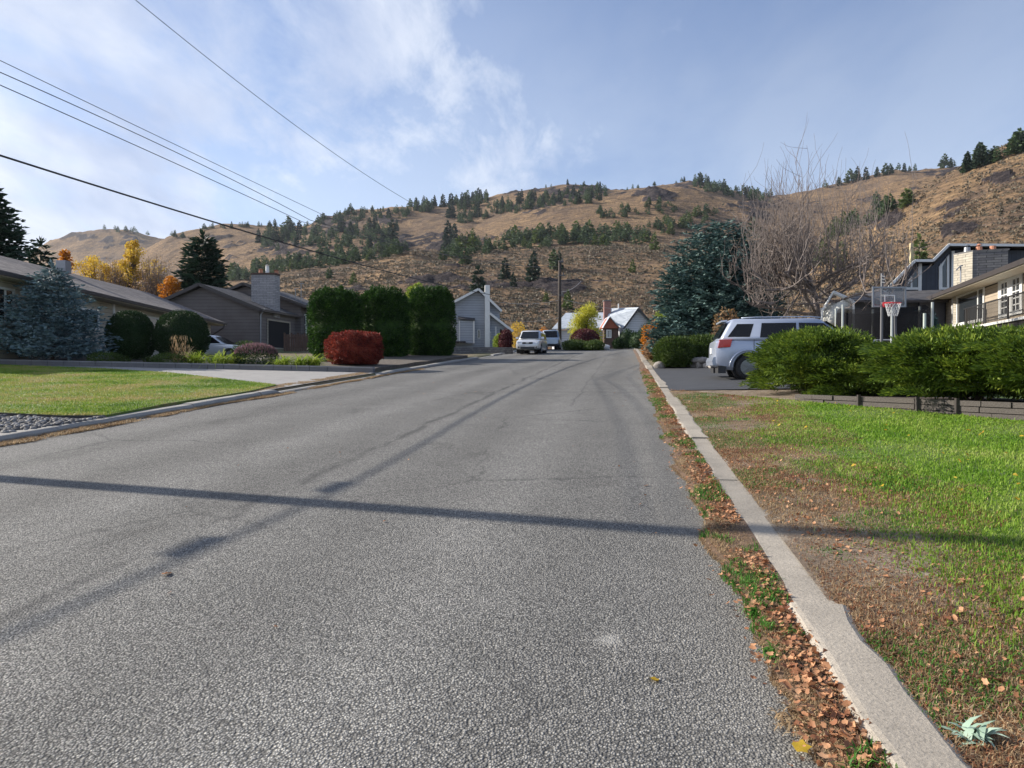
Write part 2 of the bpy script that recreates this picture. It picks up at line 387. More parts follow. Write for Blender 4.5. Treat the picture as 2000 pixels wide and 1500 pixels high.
def verge_mat():
    m = mat('verge_soil'); t = NT(m); p = t.pos(); x, y, z = t.sep(p)
    l_ = t.m('ADD', t.m('MULTIPLY', x, RL.x), t.m('MULTIPLY', y, RL.y))
    f = t.noise(p, 1.1, 6, 0.6); h = t.noise(p, 40, 5, 0.65); g = t.noise(p, 4.0, 5, 0.6)
    dirt = t.ramp(t.m('ADD', t.m('MULTIPLY', g, 0.6), t.m('MULTIPLY', h, 0.4)), [(0.3, (0.09, 0.06, 0.04)), (0.5, (0.20, 0.15, 0.105)), (0.7, (0.34, 0.29, 0.23))])
    gr = t.ramp(h, [(0.3, (0.05, 0.09, 0.015)), (0.7, (0.14, 0.20, 0.04))])
    k = t.ramp(t.m('ADD', l_, t.m('MULTIPLY', t.m('SUBTRACT', f, 0.5), 1.6)), [(0.0, 0.0), (1.0, 1.0)])
    mrr = t.n('ShaderNodeMapRange'); mrr.inputs[1].default_value = 1.9; mrr.inputs[2].default_value = 2.5
    s_ = t.m('ADD', t.m('MULTIPLY', x, RD.x), t.m('MULTIPLY', y, RD.y)); far_ = t.m('MULTIPLY', t.m('MAXIMUM', t.m('SUBTRACT', s_, 11.0), 0.0), 0.45)
    t.l(t.m('SUBTRACT', t.m('ADD', l_, t.m('MULTIPLY', t.m('SUBTRACT', f, 0.5), 1.8)), far_), mrr.inputs[0])
    cc = t.mix(mrr.outputs[0], dirt, gr)
    t.out(cc, 0.95, t.bump(t.m('ADD', h, t.m('MULTIPLY', g, 0.5)), 0.9, 0.02)); return m
M['verge'] = verge_mat()
def ground_mat():
    m = mat('dry_ground'); t = NT(m); p = t.pos()
    f = t.noise(p, 0.25, 6, 0.6); h = t.noise(p, 9, 5, 0.65)
    cc = t.ramp(f, [(0.3, (0.10, 0.085, 0.04)), (0.5, (0.17, 0.13, 0.07)), (0.7, (0.07, 0.10, 0.03))])
    cc = t.mix(1.0, cc, t.ramp(h, [(0.3, 0.6), (0.7, 1.2)]), 'MULTIPLY')
    t.out(cc, 0.95, t.bump(h, 0.8, 0.04)); return m
M['ground'] = ground_mat()
M['mulch'] = simple('garden_soil', (0.12, 0.10, 0.08), 0.95, 0, 0.5, 6, 0.03)
M['bark'] = simple('bark', (0.11, 0.085, 0.07), 0.95, 0, 0.4, 9, 0.01)
M['greybark'] = simple('grey_bark', (0.20, 0.165, 0.15), 0.9, 0, 0.45, 7, 0.004)
M['polewood'] = simple('pole_wood', (0.055, 0.042, 0.035), 0.9, 0, 0.3, 5, 0.004)
M['cable'] = simple('cable_black', (0.02, 0.02, 0.022), 0.6)
M['wire'] = simple('wire_grey', (0.10, 0.10, 0.105), 0.5, 0.3)
M['glass'] = simple('window_glass', (0.025, 0.03, 0.035), 0.06, 0, 0.3, 1.0, 0, 0.8)
M['white'] = simple('white_trim', (0.74, 0.74, 0.72), 0.55, 0, 0.08)
M['black'] = simple('black_metal', (0.02, 0.02, 0.022), 0.5)
M['rubber'] = simple('rubber', (0.02, 0.02, 0.021), 0.85)

# foliage colours
M['juniper'] = leafmat('juniper_leaf', [(0.02, 0.04, 0.01), (0.055, 0.10, 0.016), (0.16, 0.235, 0.028), (0.40, 0.45, 0.06)], 0.25, 2.2)
M['juniper_dark'] = leafmat('juniper_dark_leaf', [(0.03, 0.055, 0.012), (0.06, 0.10, 0.02), (0.13, 0.17, 0.035)], 0.25, 1.3)
M['thuja'] = leafmat('thuja_leaf', [(0.008, 0.025, 0.006), (0.026, 0.07, 0.012), (0.085, 0.17, 0.025)], 0.2, 1.6)
M['roundshrub'] = leafmat('round_shrub_leaf', [(0.015, 0.035, 0.012), (0.03, 0.06, 0.02), (0.045, 0.085, 0.025)], 0.15, 2)
M['red'] = leafmat('red_leaf', [(0.05, 0.012, 0.012), (0.13, 0.024, 0.018), (0.27, 0.045, 0.03), (0.40, 0.11, 0.06)], 0.3, 1.8)
M['darkred'] = leafmat('dark_red_leaf', [(0.04, 0.012, 0.018), (0.10, 0.025, 0.03), (0.16, 0.05, 0.05)], 0.25, 1.8)
M['spruce'] = leafmat('blue_spruce_needles', [(0.045, 0.085, 0.095), (0.12, 0.18, 0.19), (0.25, 0.33, 0.35)], 0.15, 1.2)
M['spruce_big'] = leafmat('green_spruce_needles', [(0.022, 0.05, 0.048), (0.06, 0.115, 0.105), (0.17, 0.26, 0.24)], 0.1, 1.3)
M['conifer'] = leafmat('dark_conifer_needles', [(0.012, 0.028, 0.018), (0.022, 0.048, 0.028), (0.035, 0.07, 0.035)], 0.12, 0.6)
M['pine_a'] = leafmat('pine_needles', [(0.035, 0.062, 0.032), (0.07, 0.11, 0.05), (0.12, 0.165, 0.07)], 0.2, 0.25)
M['pine_b'] = leafmat('fir_needles', [(0.018, 0.034, 0.026), (0.034, 0.058, 0.038), (0.055, 0.085, 0.05)], 0.15, 0.25)
M['pine_c'] = leafmat('young_pine_needles', [(0.05, 0.085, 0.025), (0.10, 0.14, 0.04), (0.16, 0.19, 0.06)], 0.25, 0.25)
M['yellow'] = leafmat('yellow_leaf', [(0.38, 0.22, 0.03), (0.60, 0.40, 0.04), (0.72, 0.55, 0.10)], 0.45, 0.7)
M['orange'] = leafmat('orange_leaf', [(0.30, 0.10, 0.015), (0.52, 0.20, 0.02), (0.65, 0.33, 0.05)], 0.4, 0.9)
M['mauve'] = leafmat('bare_twig_haze', [(0.20, 0.13, 0.10), (0.34, 0.22, 0.13), (0.52, 0.34, 0.12)], 0.35, 0.9)
M['willow'] = leafmat('willow_leaf', [(0.28, 0.30, 0.03), (0.50, 0.48, 0.05), (0.66, 0.60, 0.12)], 0.45, 0.6)
M['lime'] = leafmat('lime_leaf', [(0.13, 0.20, 0.03), (0.24, 0.31, 0.05), (0.38, 0.42, 0.08)], 0.4, 0.8)
M['daylily'] = leafmat('daylily_leaf', [(0.10, 0.20, 0.02), (0.28, 0.38, 0.04), (0.52, 0.54, 0.10)], 0.4, 1.5)
M['grass'] = leafmat('grass_blade', [(0.085, 0.20, 0.012), (0.15, 0.29, 0.022), (0.26, 0.38, 0.05), (0.46, 0.48, 0.17)], 0.4, 1.0)
M['grass_left'] = leafmat('mown_grass_blade', [(0.10, 0.19, 0.02), (0.20, 0.32, 0.035), (0.34, 0.36, 0.08), (0.46, 0.36, 0.16)], 0.3, 0.55, patch=3.2)
M['straw'] = leafmat('dry_grass_blade', [(0.17, 0.10, 0.06), (0.36, 0.25, 0.14), (0.60, 0.46, 0.28)], 0.3, 3.0)
M['redstraw'] = leafmat('rusty_weed', [(0.14, 0.055, 0.03), (0.28, 0.12, 0.06), (0.40, 0.24, 0.12)], 0.3, 3.0)
M['weed'] = leafmat('weed_leaf', [(0.03, 0.11, 0.015), (0.07, 0.20, 0.025), (0.14, 0.30, 0.05)], 0.3, 4.0)
M['deadleaf'] = leafmat('fallen_leaf', [(0.13, 0.05, 0.03), (0.30, 0.13, 0.065), (0.48, 0.25, 0.13), (0.62, 0.40, 0.24)], 0.15, 5.0)
M['lavender'] = leafmat('lavender_flower', [(0.10, 0.06, 0.06), (0.22, 0.12, 0.14), (0.36, 0.22, 0.22)], 0.3, 2.0)
M['sage'] = leafmat('sagebrush_leaf', [(0.06, 0.058, 0.045), (0.12, 0.105, 0.078), (0.20, 0.165, 0.115), (0.27, 0.20, 0.12)], 0.1, 0.05)
M['silverleaf'] = leafmat('silver_leaf', [(0.20, 0.30, 0.22), (0.34, 0.46, 0.36), (0.45, 0.56, 0.46)], 0.2, 4.0)

# ------------------------------------------------------------------ sheets laid on the ground
def sheet(name, poly, off, m, cell=1.0, rnd=0.0, label=None, cat=None, kind='structure', skirt=0.0, parent=None):
    bm = bmesh.new(); vs = [bm.verts.new((x, y, 0)) for x, y in poly]; bm.faces.new(vs)
    ss = [sl_of(x, y) for x, y in poly]
    s0, s1 = min(a for a, b in ss), max(a for a, b in ss); l0, l1 = min(b for a, b in ss), max(b for a, b in ss)
    def cuts(a, b): return np.arange(math.ceil(a / cell) * cell, b, cell)
    for s in list(cuts(s0, s1)):
        bmesh.ops.bisect_plane(bm, geom=bm.verts[:] + bm.edges[:] + bm.faces[:], plane_co=(RD.x * s, RD.y * s, 0), plane_no=(RD.x, RD.y, 0))
    for l in list(cuts(l0, l1)) + [q for q in (-9.0, -8.97, 0.99, 1.01, 1.1, 9.1, 10) if l0 < q < l1]:
        bmesh.ops.bisect_plane(bm, geom=bm.verts[:] + bm.edges[:] + bm.faces[:], plane_co=(RL.x * l, RL.y * l, 0), plane_no=(RL.x, RL.y, 0))
    if skirt:
        r = bmesh.ops.extrude_face_region(bm, geom=bm.faces[:])
        low = [g for g in r['geom'] if isinstance(g, bmesh.types.BMVert)]
        lowset = set(low)
    for v in bm.verts:
        z = G(v.co.x, v.co.y) + off
        if rnd: z += rnd * (math.sin(v.co.x * 1.7 + v.co.y * .9) + math.sin(v.co.y * 2.3 - v.co.x))
        if skirt and v in lowset: z -= skirt
        v.co.z = z
    bmesh.ops.triangulate(bm, faces=[f for f in bm.faces if len(f.verts) > 4])
    bmesh.ops.recalc_face_normals(bm, faces=bm.faces)
    me = bpy.data.meshes.new(name); bm.to_mesh(me); bm.free()
    if not skirt and me.polygons and sum(p.normal.z for p in me.polygons) < 0: me.flip_normals()
    o = link(name, me, m, parent); tag(o, label, cat, kind=kind); return o

def vnoise(x, y, seed=0):
    """smooth value noise on numpy arrays"""
    xi = np.floor(x).astype(np.int64); yi = np.floor(y).astype(np.int64); fx = x - xi; fy = y - yi
    fx = fx * fx * (3 - 2 * fx); fy = fy * fy * (3 - 2 * fy)
    def h(a, b):
        n = (a * 374761393 + b * 668265263 + seed * 974634777) & 0xffffffff
        n = ((n ^ (n >> 13)) * 1274126177) & 0xffffffff
        return ((n ^ (n >> 16)) & 0xffff) / 65535.0
    return (h(xi, yi) * (1 - fx) + h(xi + 1, yi) * fx) * (1 - fy) + (h(xi, yi + 1) * (1 - fx) + h(xi + 1, yi + 1) * fx) * fy
def fbm(x, y, octv=5, seed=0, gain=0.5):
    a = 1.0; t = 0; s = 0
    for i in range(octv):
        t = t + a * (vnoise(x, y, seed + i) - 0.5); s += a; a *= gain; x = x * 2.03 + 11.3; y = y * 2.03 + 5.7
    return t / s * 2

# ground: one sheet under everything near
def build_ground():
    S = np.concatenate([np.arange(-30, 60, 2.0), np.arange(60, 126, 3.0)])
    L = np.concatenate([np.arange(-130, -12, 3.0), np.array([-11, -10, -9.05, -8.95, -8.7, -6, -3, -1, 0.6, 0.95, 1.05, 1.5, 2, 3, 4, 6, 8, 10]), np.arange(12, 120, 3.0)])
    ss, ll = np.meshgrid(S, L, indexing='ij')
    x = ss * RD.x + ll * RL.x; y = ss * RD.y + ll * RL.y
    z = grade(ss) + side(ll) + hollow(ss, ll); z = np.where((ll > -8.9) & (ll < 1.0), grade(ss) - 0.06, z - 0.02)
    ni, nj = ss.shape; V = np.stack([x, y, z], -1).reshape(-1, 3); idx = np.arange(ni * nj).reshape(ni, nj)
    Fc = np.stack([idx[:-1, :-1], idx[1:, :-1], idx[1:, 1:], idx[:-1, 1:]], -1).reshape(-1, 4)[:, ::-1]
    tag(mesh_np('ground', V, Fc, M['ground']), kind='structure')
build_ground()

# road
def build_road():
    S = np.arange(-14, 116, 1.0); L = np.array([LK + 0.0, -7, -5, -3, -1, 0.2, 0.7, RK])
    ss, ll = np.meshgrid(S, L, indexing='ij')
    wob = (fbm(ss * 0.9, ll * 0 + 3, 4, 5)) * 0.05
    ll = ll + np.where(np.abs(ll - RK) < .01, 0.0, 0) + 0 * wob
    x = ss * RD.x + ll * RL.x; y = ss * RD.y + ll * RL.y
    z = grade(ss) + 0.012 * fbm(ss * 0.4, ll * 0.4, 3, 9)
    ni, nj = ss.shape; V = np.stack([x, y, z], -1).reshape(-1, 3); idx = np.arange(ni * nj).reshape(ni, nj)
    Fc = np.stack([idx[:-1, :-1], idx[1:, :-1], idx[1:, 1:], idx[:-1, 1:]], -1).reshape(-1, 4)[:, ::-1]
    tag(mesh_np('road', V, Fc, M['road'], smooth=True), kind='structure')
build_road()
sheet('side_street', [xy_of(70, -8.8), xy_of(70, -60), xy_of(78, -60), xy_of(78, -8.8)], 0.004, M['road'], 3)

# kerbs: real cast sections with joints
def kerb(name, s0, s1, l0, l1, h, m, seed, gaps=(), wav=0.02):
    sgn = 1 if l0 > -2 else -1
    segs = []; s = s0; r = random.Random(seed)
    while s < s1:
        n = s + r.uniform(2.6, 3.4); segs.append((s, min(n, s1) - 0.03)); s = n
    mb = MB()
    for a, b in segs:
        da = r.uniform(-.02, .02); db = r.uniform(-.02, .02); hz = r.uniform(-.014, .014)
        N = 14; rows = []
        for i in range(N + 1):
            q = a + (b - a) * i / N; low = 1.0
            for g0, g1 in gaps:
                if g0 < q < g1: low = 0.35
            o_ = da + (db - da) * i / N + wav * float(fbm(np.array(q * 0.9), np.array(0.3), 4, seed))
            zb = float(grade(q)); hh = h * low + hz
            e1 = l0 + o_ + 0.045 * float(fbm(np.array(q * 3.1), np.array(1.3), 3, seed + 3)); e2 = l1 + o_ + 0.06 * float(fbm(np.array(q * 2.3), np.array(4.3), 3, seed + 5))
            if sgn > 0: prof = [(e1, -0.1), (e1, hh * .55), (e1 + .035, hh * .93), (e1 + .06, hh), (e2 - .035, hh), (e2, hh * .8), (e2, -0.1)]
            else: prof = [(e2, -0.1), (e2, hh * .5), (e2 - .05, hh * .93), (e2 - .08, hh), (e1 + .02, hh), (e1, hh * .9), (e1, -0.1)]
            row = []
            for l, z in prof:
                x, y = xy_of(q, l); row.append((x, y, zb + z))
            rows.append(row)
        base = len(mb.v); k = len(rows[0])
        for row in rows: mb.v += row
        for i in range(N):
            for j in range(k - 1): mb.f.append((base + i * k + j, base + i * k + j + 1, base + (i + 1) * k + j + 1, base + (i + 1) * k + j))
        mb.f.append(tuple(base + j for j in range(k))); mb.f.append(tuple(base + N * k + j for j in range(k - 1, -1, -1)))
    return tag(mb.build(name, m), kind='structure')
kerb('kerb', -8, 78, RK, 1.15, 0.062, M['kerb'], 3, wav=0.05)
kerb('kerb', -8, 68, -9.12, LK + 0.02, 0.11, M['kerb_left'], 8, gaps=((16.5, 24.0), (41, 46)))

# right verge + lawn (one continuous soil sheet with grass growing on it)
sheet('verge', [xy_of(-6, 1.08), xy_of(17.3, 1.08), xy_of(17.0, 4.6), xy_of(15, 9.5), xy_of(12, 16), xy_of(-6, 16)], 0.0, M['verge'], 0.5, 0.006)
# right driveway
DR = [gp(1297, 722), gp(1300, 752), gp(1480, 757)]
sheet('driveway', [xy_of(17.3, 1.1), xy_of(29, 1.1), xy_of(29, 22), xy_of(17.3, 22)], 0.012, M['blacktop'], 1.0)

# ---- left side: lawn, gravel, driveway, bed
lawn_px = [(-500, 704), (0, 713), (200, 720), (330, 728), (540, 752)]
lp = [gp(px, py, .04) for px, py in lawn_px]
edge_k = [xy_of(s, -9.15) for s in (15.6, 13.5, 12.4)]
g0 = gp(205, 822); gl = [gp(120, 817), gp(0, 811), gp(-120, 807), gp(-500, 802)]
lawn_poly = [(p.x, p.y) for p in lp] + edge_k + [(g0.x, g0.y)] + [(p.x, p.y) for p in gl]
sheet('lawn', lawn_poly, 0.045, M['lawn'], 0.6, 0.004, skirt=0.12)
sheet('gravel_bed', [(g0.x, g0.y)] + [(p.x, p.y) for p in gl] + [xy_of(-4, -22), xy_of(-4, -9.13), xy_of(12.4, -9.13)], -0.008, simple('gravel_soil', (0.16, 0.15, 0.14), 0.95, 0, 0.5, 20, 0.02), 1.0)
bw = [gp(px, py) for px, py in ((-500, 705), (0, 713), (250, 718), (500, 723.5), (640, 726.5), (728, 729))]
d0 = [(p.x, p.y) for p in lp]
sheet('driveway', [(p.x, p.y) for p in lp] + [xy_of(15.7, -9.1), xy_of(24.6, -9.1)] + [(p.x, p.y) for p in reversed(bw)], 0.006, M['drive'], 1.0)

# ------------------------------------------------------------------ hillside
def interp(x, pts):
    xs, ys = zip(*pts); return np.interp(x, xs, ys)
S_prof = [(-900, 640), (0, 560), (200, 520), (290, 484), (330, 462), (415, 447), (440, 443), (500, 444), (560, 446), (600, 440), (640, 425), (700, 412), (760, 405), (850, 401), (900, 393), (930, 390), (960, 381), (1000, 372), (1050, 367), (1100, 363), (1160, 365), (1185, 373), (1220, 373), (1300, 363), (1340, 356), (1380, 360), (1420, 371), (1460, 384), (1520, 381), (1600, 368), (1650, 361), (1700, 345), (1740, 334), (1800, 331), (1850, 326), (1900, 316), (1950, 302), (2000, 287), (2400, 190), (3000, 120)]
M_prof = [(-900, 660), (0, 600), (300, 560), (400, 525), (500, 492), (600, 470), (700, 463), (800, 472), (900, 458), (953, 449), (1069, 412), (1135, 397), (1200, 382), (1283, 370), (1340, 376), (1400, 388), (1500, 402), (1600, 400), (1700, 377), (1749, 362), (1850, 340), (1950, 318), (2000, 300), (2400, 205), (3000, 130)]
B_prof = [(-900, 670), (0, 640), (300, 590), (450, 560), (530, 533), (600, 523), (640, 518), (706, 508), (805, 491), (871, 498), (970, 491), (1135, 476), (1267, 476), (1350, 484), (1430, 494), (1500, 500), (1545, 500), (1590, 486), (1640, 462), (1690, 440), (1749, 412), (1848, 352), (1962, 301), (2000, 289), (2400, 180), (3000, 110)]
F_prof = [(-900, 620), (-200, 560), (0, 535), (50, 510), (75, 485), (100, 470), (150, 455), (200, 449), (250, 452), (300, 461), (350, 470), (420, 482), (600, 520), (3000, 520)]
HU = np.linspace(-1.5, 1.5, 760)
HY = np.concatenate([np.linspace(92, 200, 60), np.linspace(202, 460, 110), np.linspace(463, 700, 70), np.linspace(705, 960, 60), np.linspace(975, 1500, 40), np.linspace(1530, 2100, 16)])
def build_hill():
    px = 1000 + F * HU
    YB = np.interp(px, [1000, 1350, 1700, 2000], [380, 380, 300, 250])
    z = np.zeros((len(HU), len(HY)))
    x_all = HU[:, None] * HY[None, :]; y_all = np.broadcast_to(HY[None, :], x_all.shape)
    def zz(py, Y): return CAMZ + (HOR - py) / F * Y
    zB = zz(interp(px, B_prof), YB); zM = zz(interp(px, M_prof), 620.0); zS = zz(interp(px, S_prof), 900.0); zF = zz(interp(px, F_prof), 1500.0)
    z100 = 3.3 + np.maximum(0, HU - 0.3) * 6
    for j, Y in enumerate(HY):
        t1 = np.clip((Y - 100) / (YB - 100), 0, 1); t1 = np.where(t1 < 1, 0.75 * t1 + 0.25 * t1 ** 2 * (3 - 2 * t1), 1)
        t2 = np.clip((Y - YB) / (620 - YB), 0, 1); t3 = np.clip((Y - 620) / 280, 0, 1); t4 = np.clip((Y - 900) / 600, 0, 1)
        d2 = np.sin(np.pi * np.minimum(1, t2 * 1.0) ** 0.6) * np.interp(px, [0, 600, 1400, 1560, 1700, 2000], [8, 12, 13, 16, 26, 40])
        d3 = np.sin(np.pi * t3 ** 0.6) * 12
        a = z100 + (zB - z100) * t1
        b = zB + (zM - zB) * t2 - d2
        c = zM + (zS - zM) * t3 - d3
        d = zS + (zF - zS) * t4 - np.sin(np.pi * t4 ** 0.7) * 60
        zc = np.where(Y < YB, a, np.where(Y < 620, b, np.where(Y < 900, c, d)))
        if Y > 1500: zc = zF - (Y - 1500) * 0.35
        z[:, j] = np.where(Y < 100, 3.3 - (100 - Y) * 0.12 + np.maximum(0, HU - .3) * 6, zc)
    amp = np.clip((HY - 100) / 150, 0, 1)[None, :]
    crest = np.ones_like(z)
    # gullies run downhill, warped
    wx = x_all + 40 * fbm(x_all / 90, y_all / 90, 3, 21)
    gul = fbm(wx / 42, y_all / 160, 4, 31)
    z = z + amp * (gul * 3.2 + fbm(x_all / 120, y_all / 120, 4, 41) * 4.5 + fbm(x_all / 14, y_all / 14, 4, 51) * 1.0) * np.interp(HY, [100, 300, 900], [0.35, 0.9, 1.3])[None, :]
    # cattle terraces
    z = z + amp * 0.22 * np.sin(z * 1.6 + 2 * fbm(x_all / 30, y_all / 30, 2, 61))
    return x_all, y_all, z
HX, HYY, HZ = build_hill()
PPX = 1000 + F * HU
def proj_py():
    return HOR - F * (HZ - CAMZ) / HY[None, :]
HPY = proj_py()
HVIS = np.minimum.accumulate(HPY, axis=1)
def on_hill(px, py):
    """world point where the sight line through (px,py) meets the hill (nearest)"""
    i = int(np.clip(np.searchsorted(PPX, px), 1, len(PPX) - 1)); col = HVIS[i]
    k = np.where(col <= py)[0]
    if len(k) == 0: return None
    j = int(k[0]); return Vector((HU[i] * HY[j], HY[j], HZ[i, j]))
# bedrock shows where the ground breaks away
ROCK = [(765, 478, 60, 26), (860, 470, 60, 22), (640, 440, 70, 20), (720, 432, 60, 14), (560, 490, 60, 22), (1120, 374, 95, 16), (990, 378, 50, 9), (1060, 405, 60, 16), (860, 545, 80, 26), (960, 560, 70, 26), (1090, 560, 60, 20), (900, 570, 60, 15), (1290, 385, 60, 16), (1350, 362, 60, 12), (1480, 410, 70, 24), (1870, 430, 50, 40), (1800, 400, 60, 26), (1840, 345, 50, 16), (1900, 480, 50, 20), (1740, 430, 40, 26), (130, 462, 60, 9), (230, 470, 60, 14), (420, 470, 50, 10), (1930, 345, 40, 14), (1700, 560, 60, 20), (1180, 545, 50, 12), (580, 590, 70, 10), (700, 575, 60, 14), (1330, 600, 60, 14)]
def hill_attrs():
    px = np.broadcast_to(PPX[:, None], HPY.shape)
    rock = np.zeros_like(HPY)
    for a, b, ra, rb in ROCK:
        d = ((px - a) / ra) ** 2 + ((HPY - b) / rb) ** 2
        rock = np.maximum(rock, np.clip(1.25 - d, 0, 1))
    n = fbm(HX / 16, HYY / 16, 5, 71, 0.6); n2 = fbm(HX / 45, HYY / 45, 4, 81)
    rock = np.clip((rock * .8 + n * 1.9 - 0.52) * 2.2, 0, 1) * (rock > .02)
    loose = np.clip((n + 0.5 * n2 - 0.42) * 3, 0, 0.8) * (HYY > 140)
    rock = np.maximum(rock, loose)
    return rock
HROCK = hill_attrs()
HZ2 = HZ + HROCK * (fbm(HX / 5, HYY / 5, 4, 91, 0.6) * 3.6 + 1.0) * np.interp(HY, [100, 300, 700], [0.4, 0.8, 1.1])[None, :]
def hill_mat():
    m = mat('hill_grass'); t = NT(m); p = t.pos()
    a = t.n('ShaderNodeAttribute', attribute_name='rock'); rk = a.outputs['Fac']
    x, y, z = t.sep(p)
    n1 = t.noise(p, 0.013, 6, 0.6); n2 = t.noise(p, 0.09, 7, 0.68); n3 = t.noise(p, 0.6, 5, 0.7)
    k = t.m('ADD', t.m('ADD', t.m('MULTIPLY', n1, 0.50), t.m('MULTIPLY', n2, 0.55)), t.m('MULTIPLY', n3, 0.28)); k = t.m('SUBTRACT', k, 0.13)
    grass = t.ramp(k, [(0.36, (0.085, 0.062, 0.05)), (0.46, (0.17, 0.118, 0.082)), (0.56, (0.26, 0.172, 0.10)), (0.68, (0.38, 0.255, 0.14))])
    terr = t.m('SINE', t.m('ADD', t.m('MULTIPLY', z, 2.2), t.m('MULTIPLY', n2, 14)))
    grass = t.mix(1.0, grass, t.ramp(t.m('MULTIPLY_ADD', terr, 0.5, 0.5), [(0, 0.80), (1, 1.12)]), 'MULTIPLY')
    v = t.vor(p, 0.55, 'F1', 'Distance')
    grass = t.mix(t.ramp(v, [(0.2, 0.8), (0.45, 0.0)]), grass, (0.07, 0.06, 0.048))
    rn = t.noise(p, 0.5, 8, 0.75)
    rock = t.ramp(rn, [(0.3, (0.022, 0.020, 0.024)), (0.5, (0.07, 0.058, 0.06)), (0.7, (0.17, 0.135, 0.125))])
    cc = t.mix(t.ramp(t.m('ADD', rk, t.m('MULTIPLY', t.m('SUBTRACT', rn, 0.5), 1.0)), [(0.35, 0.0), (0.6, 1.0)]), grass, rock)
    nb = t.bump(t.m('ADD', t.m('ADD', t.m('MULTIPLY', n3, 1.3), t.m('MULTIPLY', n2, 2.5)), t.m('MULTIPLY', rn, t.m('MULTIPLY', rk, 3.0))), 1.0, 1.5)
    t.out(cc, 0.95, nb, spec=0.1); return m
M['hill'] = hill_mat()
def make_hill():
    ni, nj = HX.shape; V = np.stack([HX, HYY, HZ2], -1).reshape(-1, 3); idx = np.arange(ni * nj).reshape(ni, nj)
    Fc = np.stack([idx[:-1, :-1], idx[1:, :-1], idx[1:, 1:], idx[:-1, 1:]], -1).reshape(-1, 4)
    o = mesh_np('hillside', V, Fc, M['hill'], smooth=True)
    at_ = o.data.attributes.new('rock', 'FLOAT', 'POINT'); at_.data.foreach_set('value', HROCK.astype(np.float32).ravel())
    tag(o, kind='structure')
make_hill()

# far valley floor and hills outside the picture, so the horizon is closed
def backland():
    V = [(-6000, -60, -8), (6000, -60, -8), (6000, 5000, -8), (-6000, 5000, -8)]
    tag(mesh_np('terrain', V, [(0, 1, 2, 3)], M['ground']), kind='structure')
backland()

# ------------------------------------------------------------------ foliage builders (numpy)
def unit(v): return v / np.maximum(np.linalg.norm(v, axis=-1, keepdims=True), 1e-6)
def leaves(P, D, L, W, r=rng, bend=0.0):
    """one quad leaf at each P pointing along D"""
    n = len(P); D = unit(D); U = unit(np.cross(D, unit(r.normal(size=(n, 3)))))
    L = np.broadcast_to(L, (n,))[:, None]; W = np.broadcast_to(W, (n,))[:, None]
    N = np.cross(D, U)
    a = P; b = P + D * L * .45 + U * W * .5; c = P + D * L + N * bend * L; d = P + D * L * .45 - U * W * .5
    V = np.stack([a, b, c, d], 1).reshape(-1, 3); Fc = np.arange(4 * n).reshape(n, 4)
    return V, Fc
def merge(parts):
    Vs, Fs, o = [], [], 0
    for V, Fc in parts:
        Vs.append(V); Fs.append(Fc + o); o += len(V)
    return np.concatenate(Vs), np.concatenate(Fs)
def sphere_dirs(n, r=rng, zmin=-1.0):
    z = r.uniform(zmin, 1, n); a = r.uniform(0, 2 * np.pi, n); q = np.sqrt(np.maximum(0, 1 - z * z))
    return np.stack([q * np.cos(a), q * np.sin(a), z], 1)
def dome_mesh(rx, ry, rz, zc, power=2.0, nu=24, nv=14, scale=0.86, lump=0.06, seed=0):
    """dark inner body so a dense clipped shrub is not see-through (superellipsoid)"""
    u = np.linspace(0, 2 * np.pi, nu, endpoint=False); v = np.linspace(-np.pi / 2, np.pi / 2, nv)
    uu, vv = np.meshgrid(u, v, indexing='ij'); e = 2 / power
    def sp(a, e): return np.sign(a) * np.abs(a) ** e
    x = sp(np.cos(vv), e) * np.cos(uu); y = sp(np.cos(vv), e) * np.sin(uu); z = sp(np.sin(vv), e)
    k = 1 + lump * fbm(uu * 2 + 3, vv * 3 + 9, 3, seed)
    V = np.stack([x * rx * scale * k, y * ry * scale * k, z * rz * scale * k + zc], -1).reshape(-1, 3)
    idx = np.arange(nu * nv).reshape(nu, nv); nx = np.roll(idx, -1, 0)
    Fc = np.stack([idx[:, :-1], nx[:, :-1], nx[:, 1:], idx[:, 1:]], -1).reshape(-1, 4)
    return V, Fc
def shrub_shell(rx, ry, rz, zc, n, L, W, power=2.0, depth=0.12, lump=0.10, lfreq=2.2, up=0.3, spread=0.7, seed=0, bias=(0, 0, 0)):
    r = np.random.default_rng(seed)
    D = sphere_dirs(n, r); e = 2 / power
    q = np.sqrt(D[:, 0] ** 2 + D[:, 1] ** 2); az = np.arctan2(D[:, 1], D[:, 0]); el = np.arctan2(D[:, 2], q)
    c = np.abs(np.cos(el)) ** e; s = np.sign(np.sin(el)) * np.abs(np.sin(el)) ** e
    P = np.stack([c * np.cos(az), c * np.sin(az), s], 1)
    k = 1 + lump * fbm(az * lfreq + 7, el * lfreq * 1.5 + 3, 4, seed + 3) - depth * r.random(n) ** 2
    N = unit(np.stack([P[:, 0] / rx, P[:, 1] / ry, P[:, 2] / rz], 1))
    P = P * k[:, None] * np.array([rx, ry, rz]) + np.array([0, 0, zc])
    dr = N + r.normal(size=(n, 3)) * spread + np.array([0, 0, up]) + np.array(bias)
    return leaves(P, dr, L * r.uniform(0.6, 1.4, n), W * r.uniform(0.7, 1.3, n), r)
def drop_below(V, Fc, z0):
    """keep leaves whose first vertex is above z0"""
    ok = V[Fc[:, 0], 2] > z0; return V, Fc[ok]
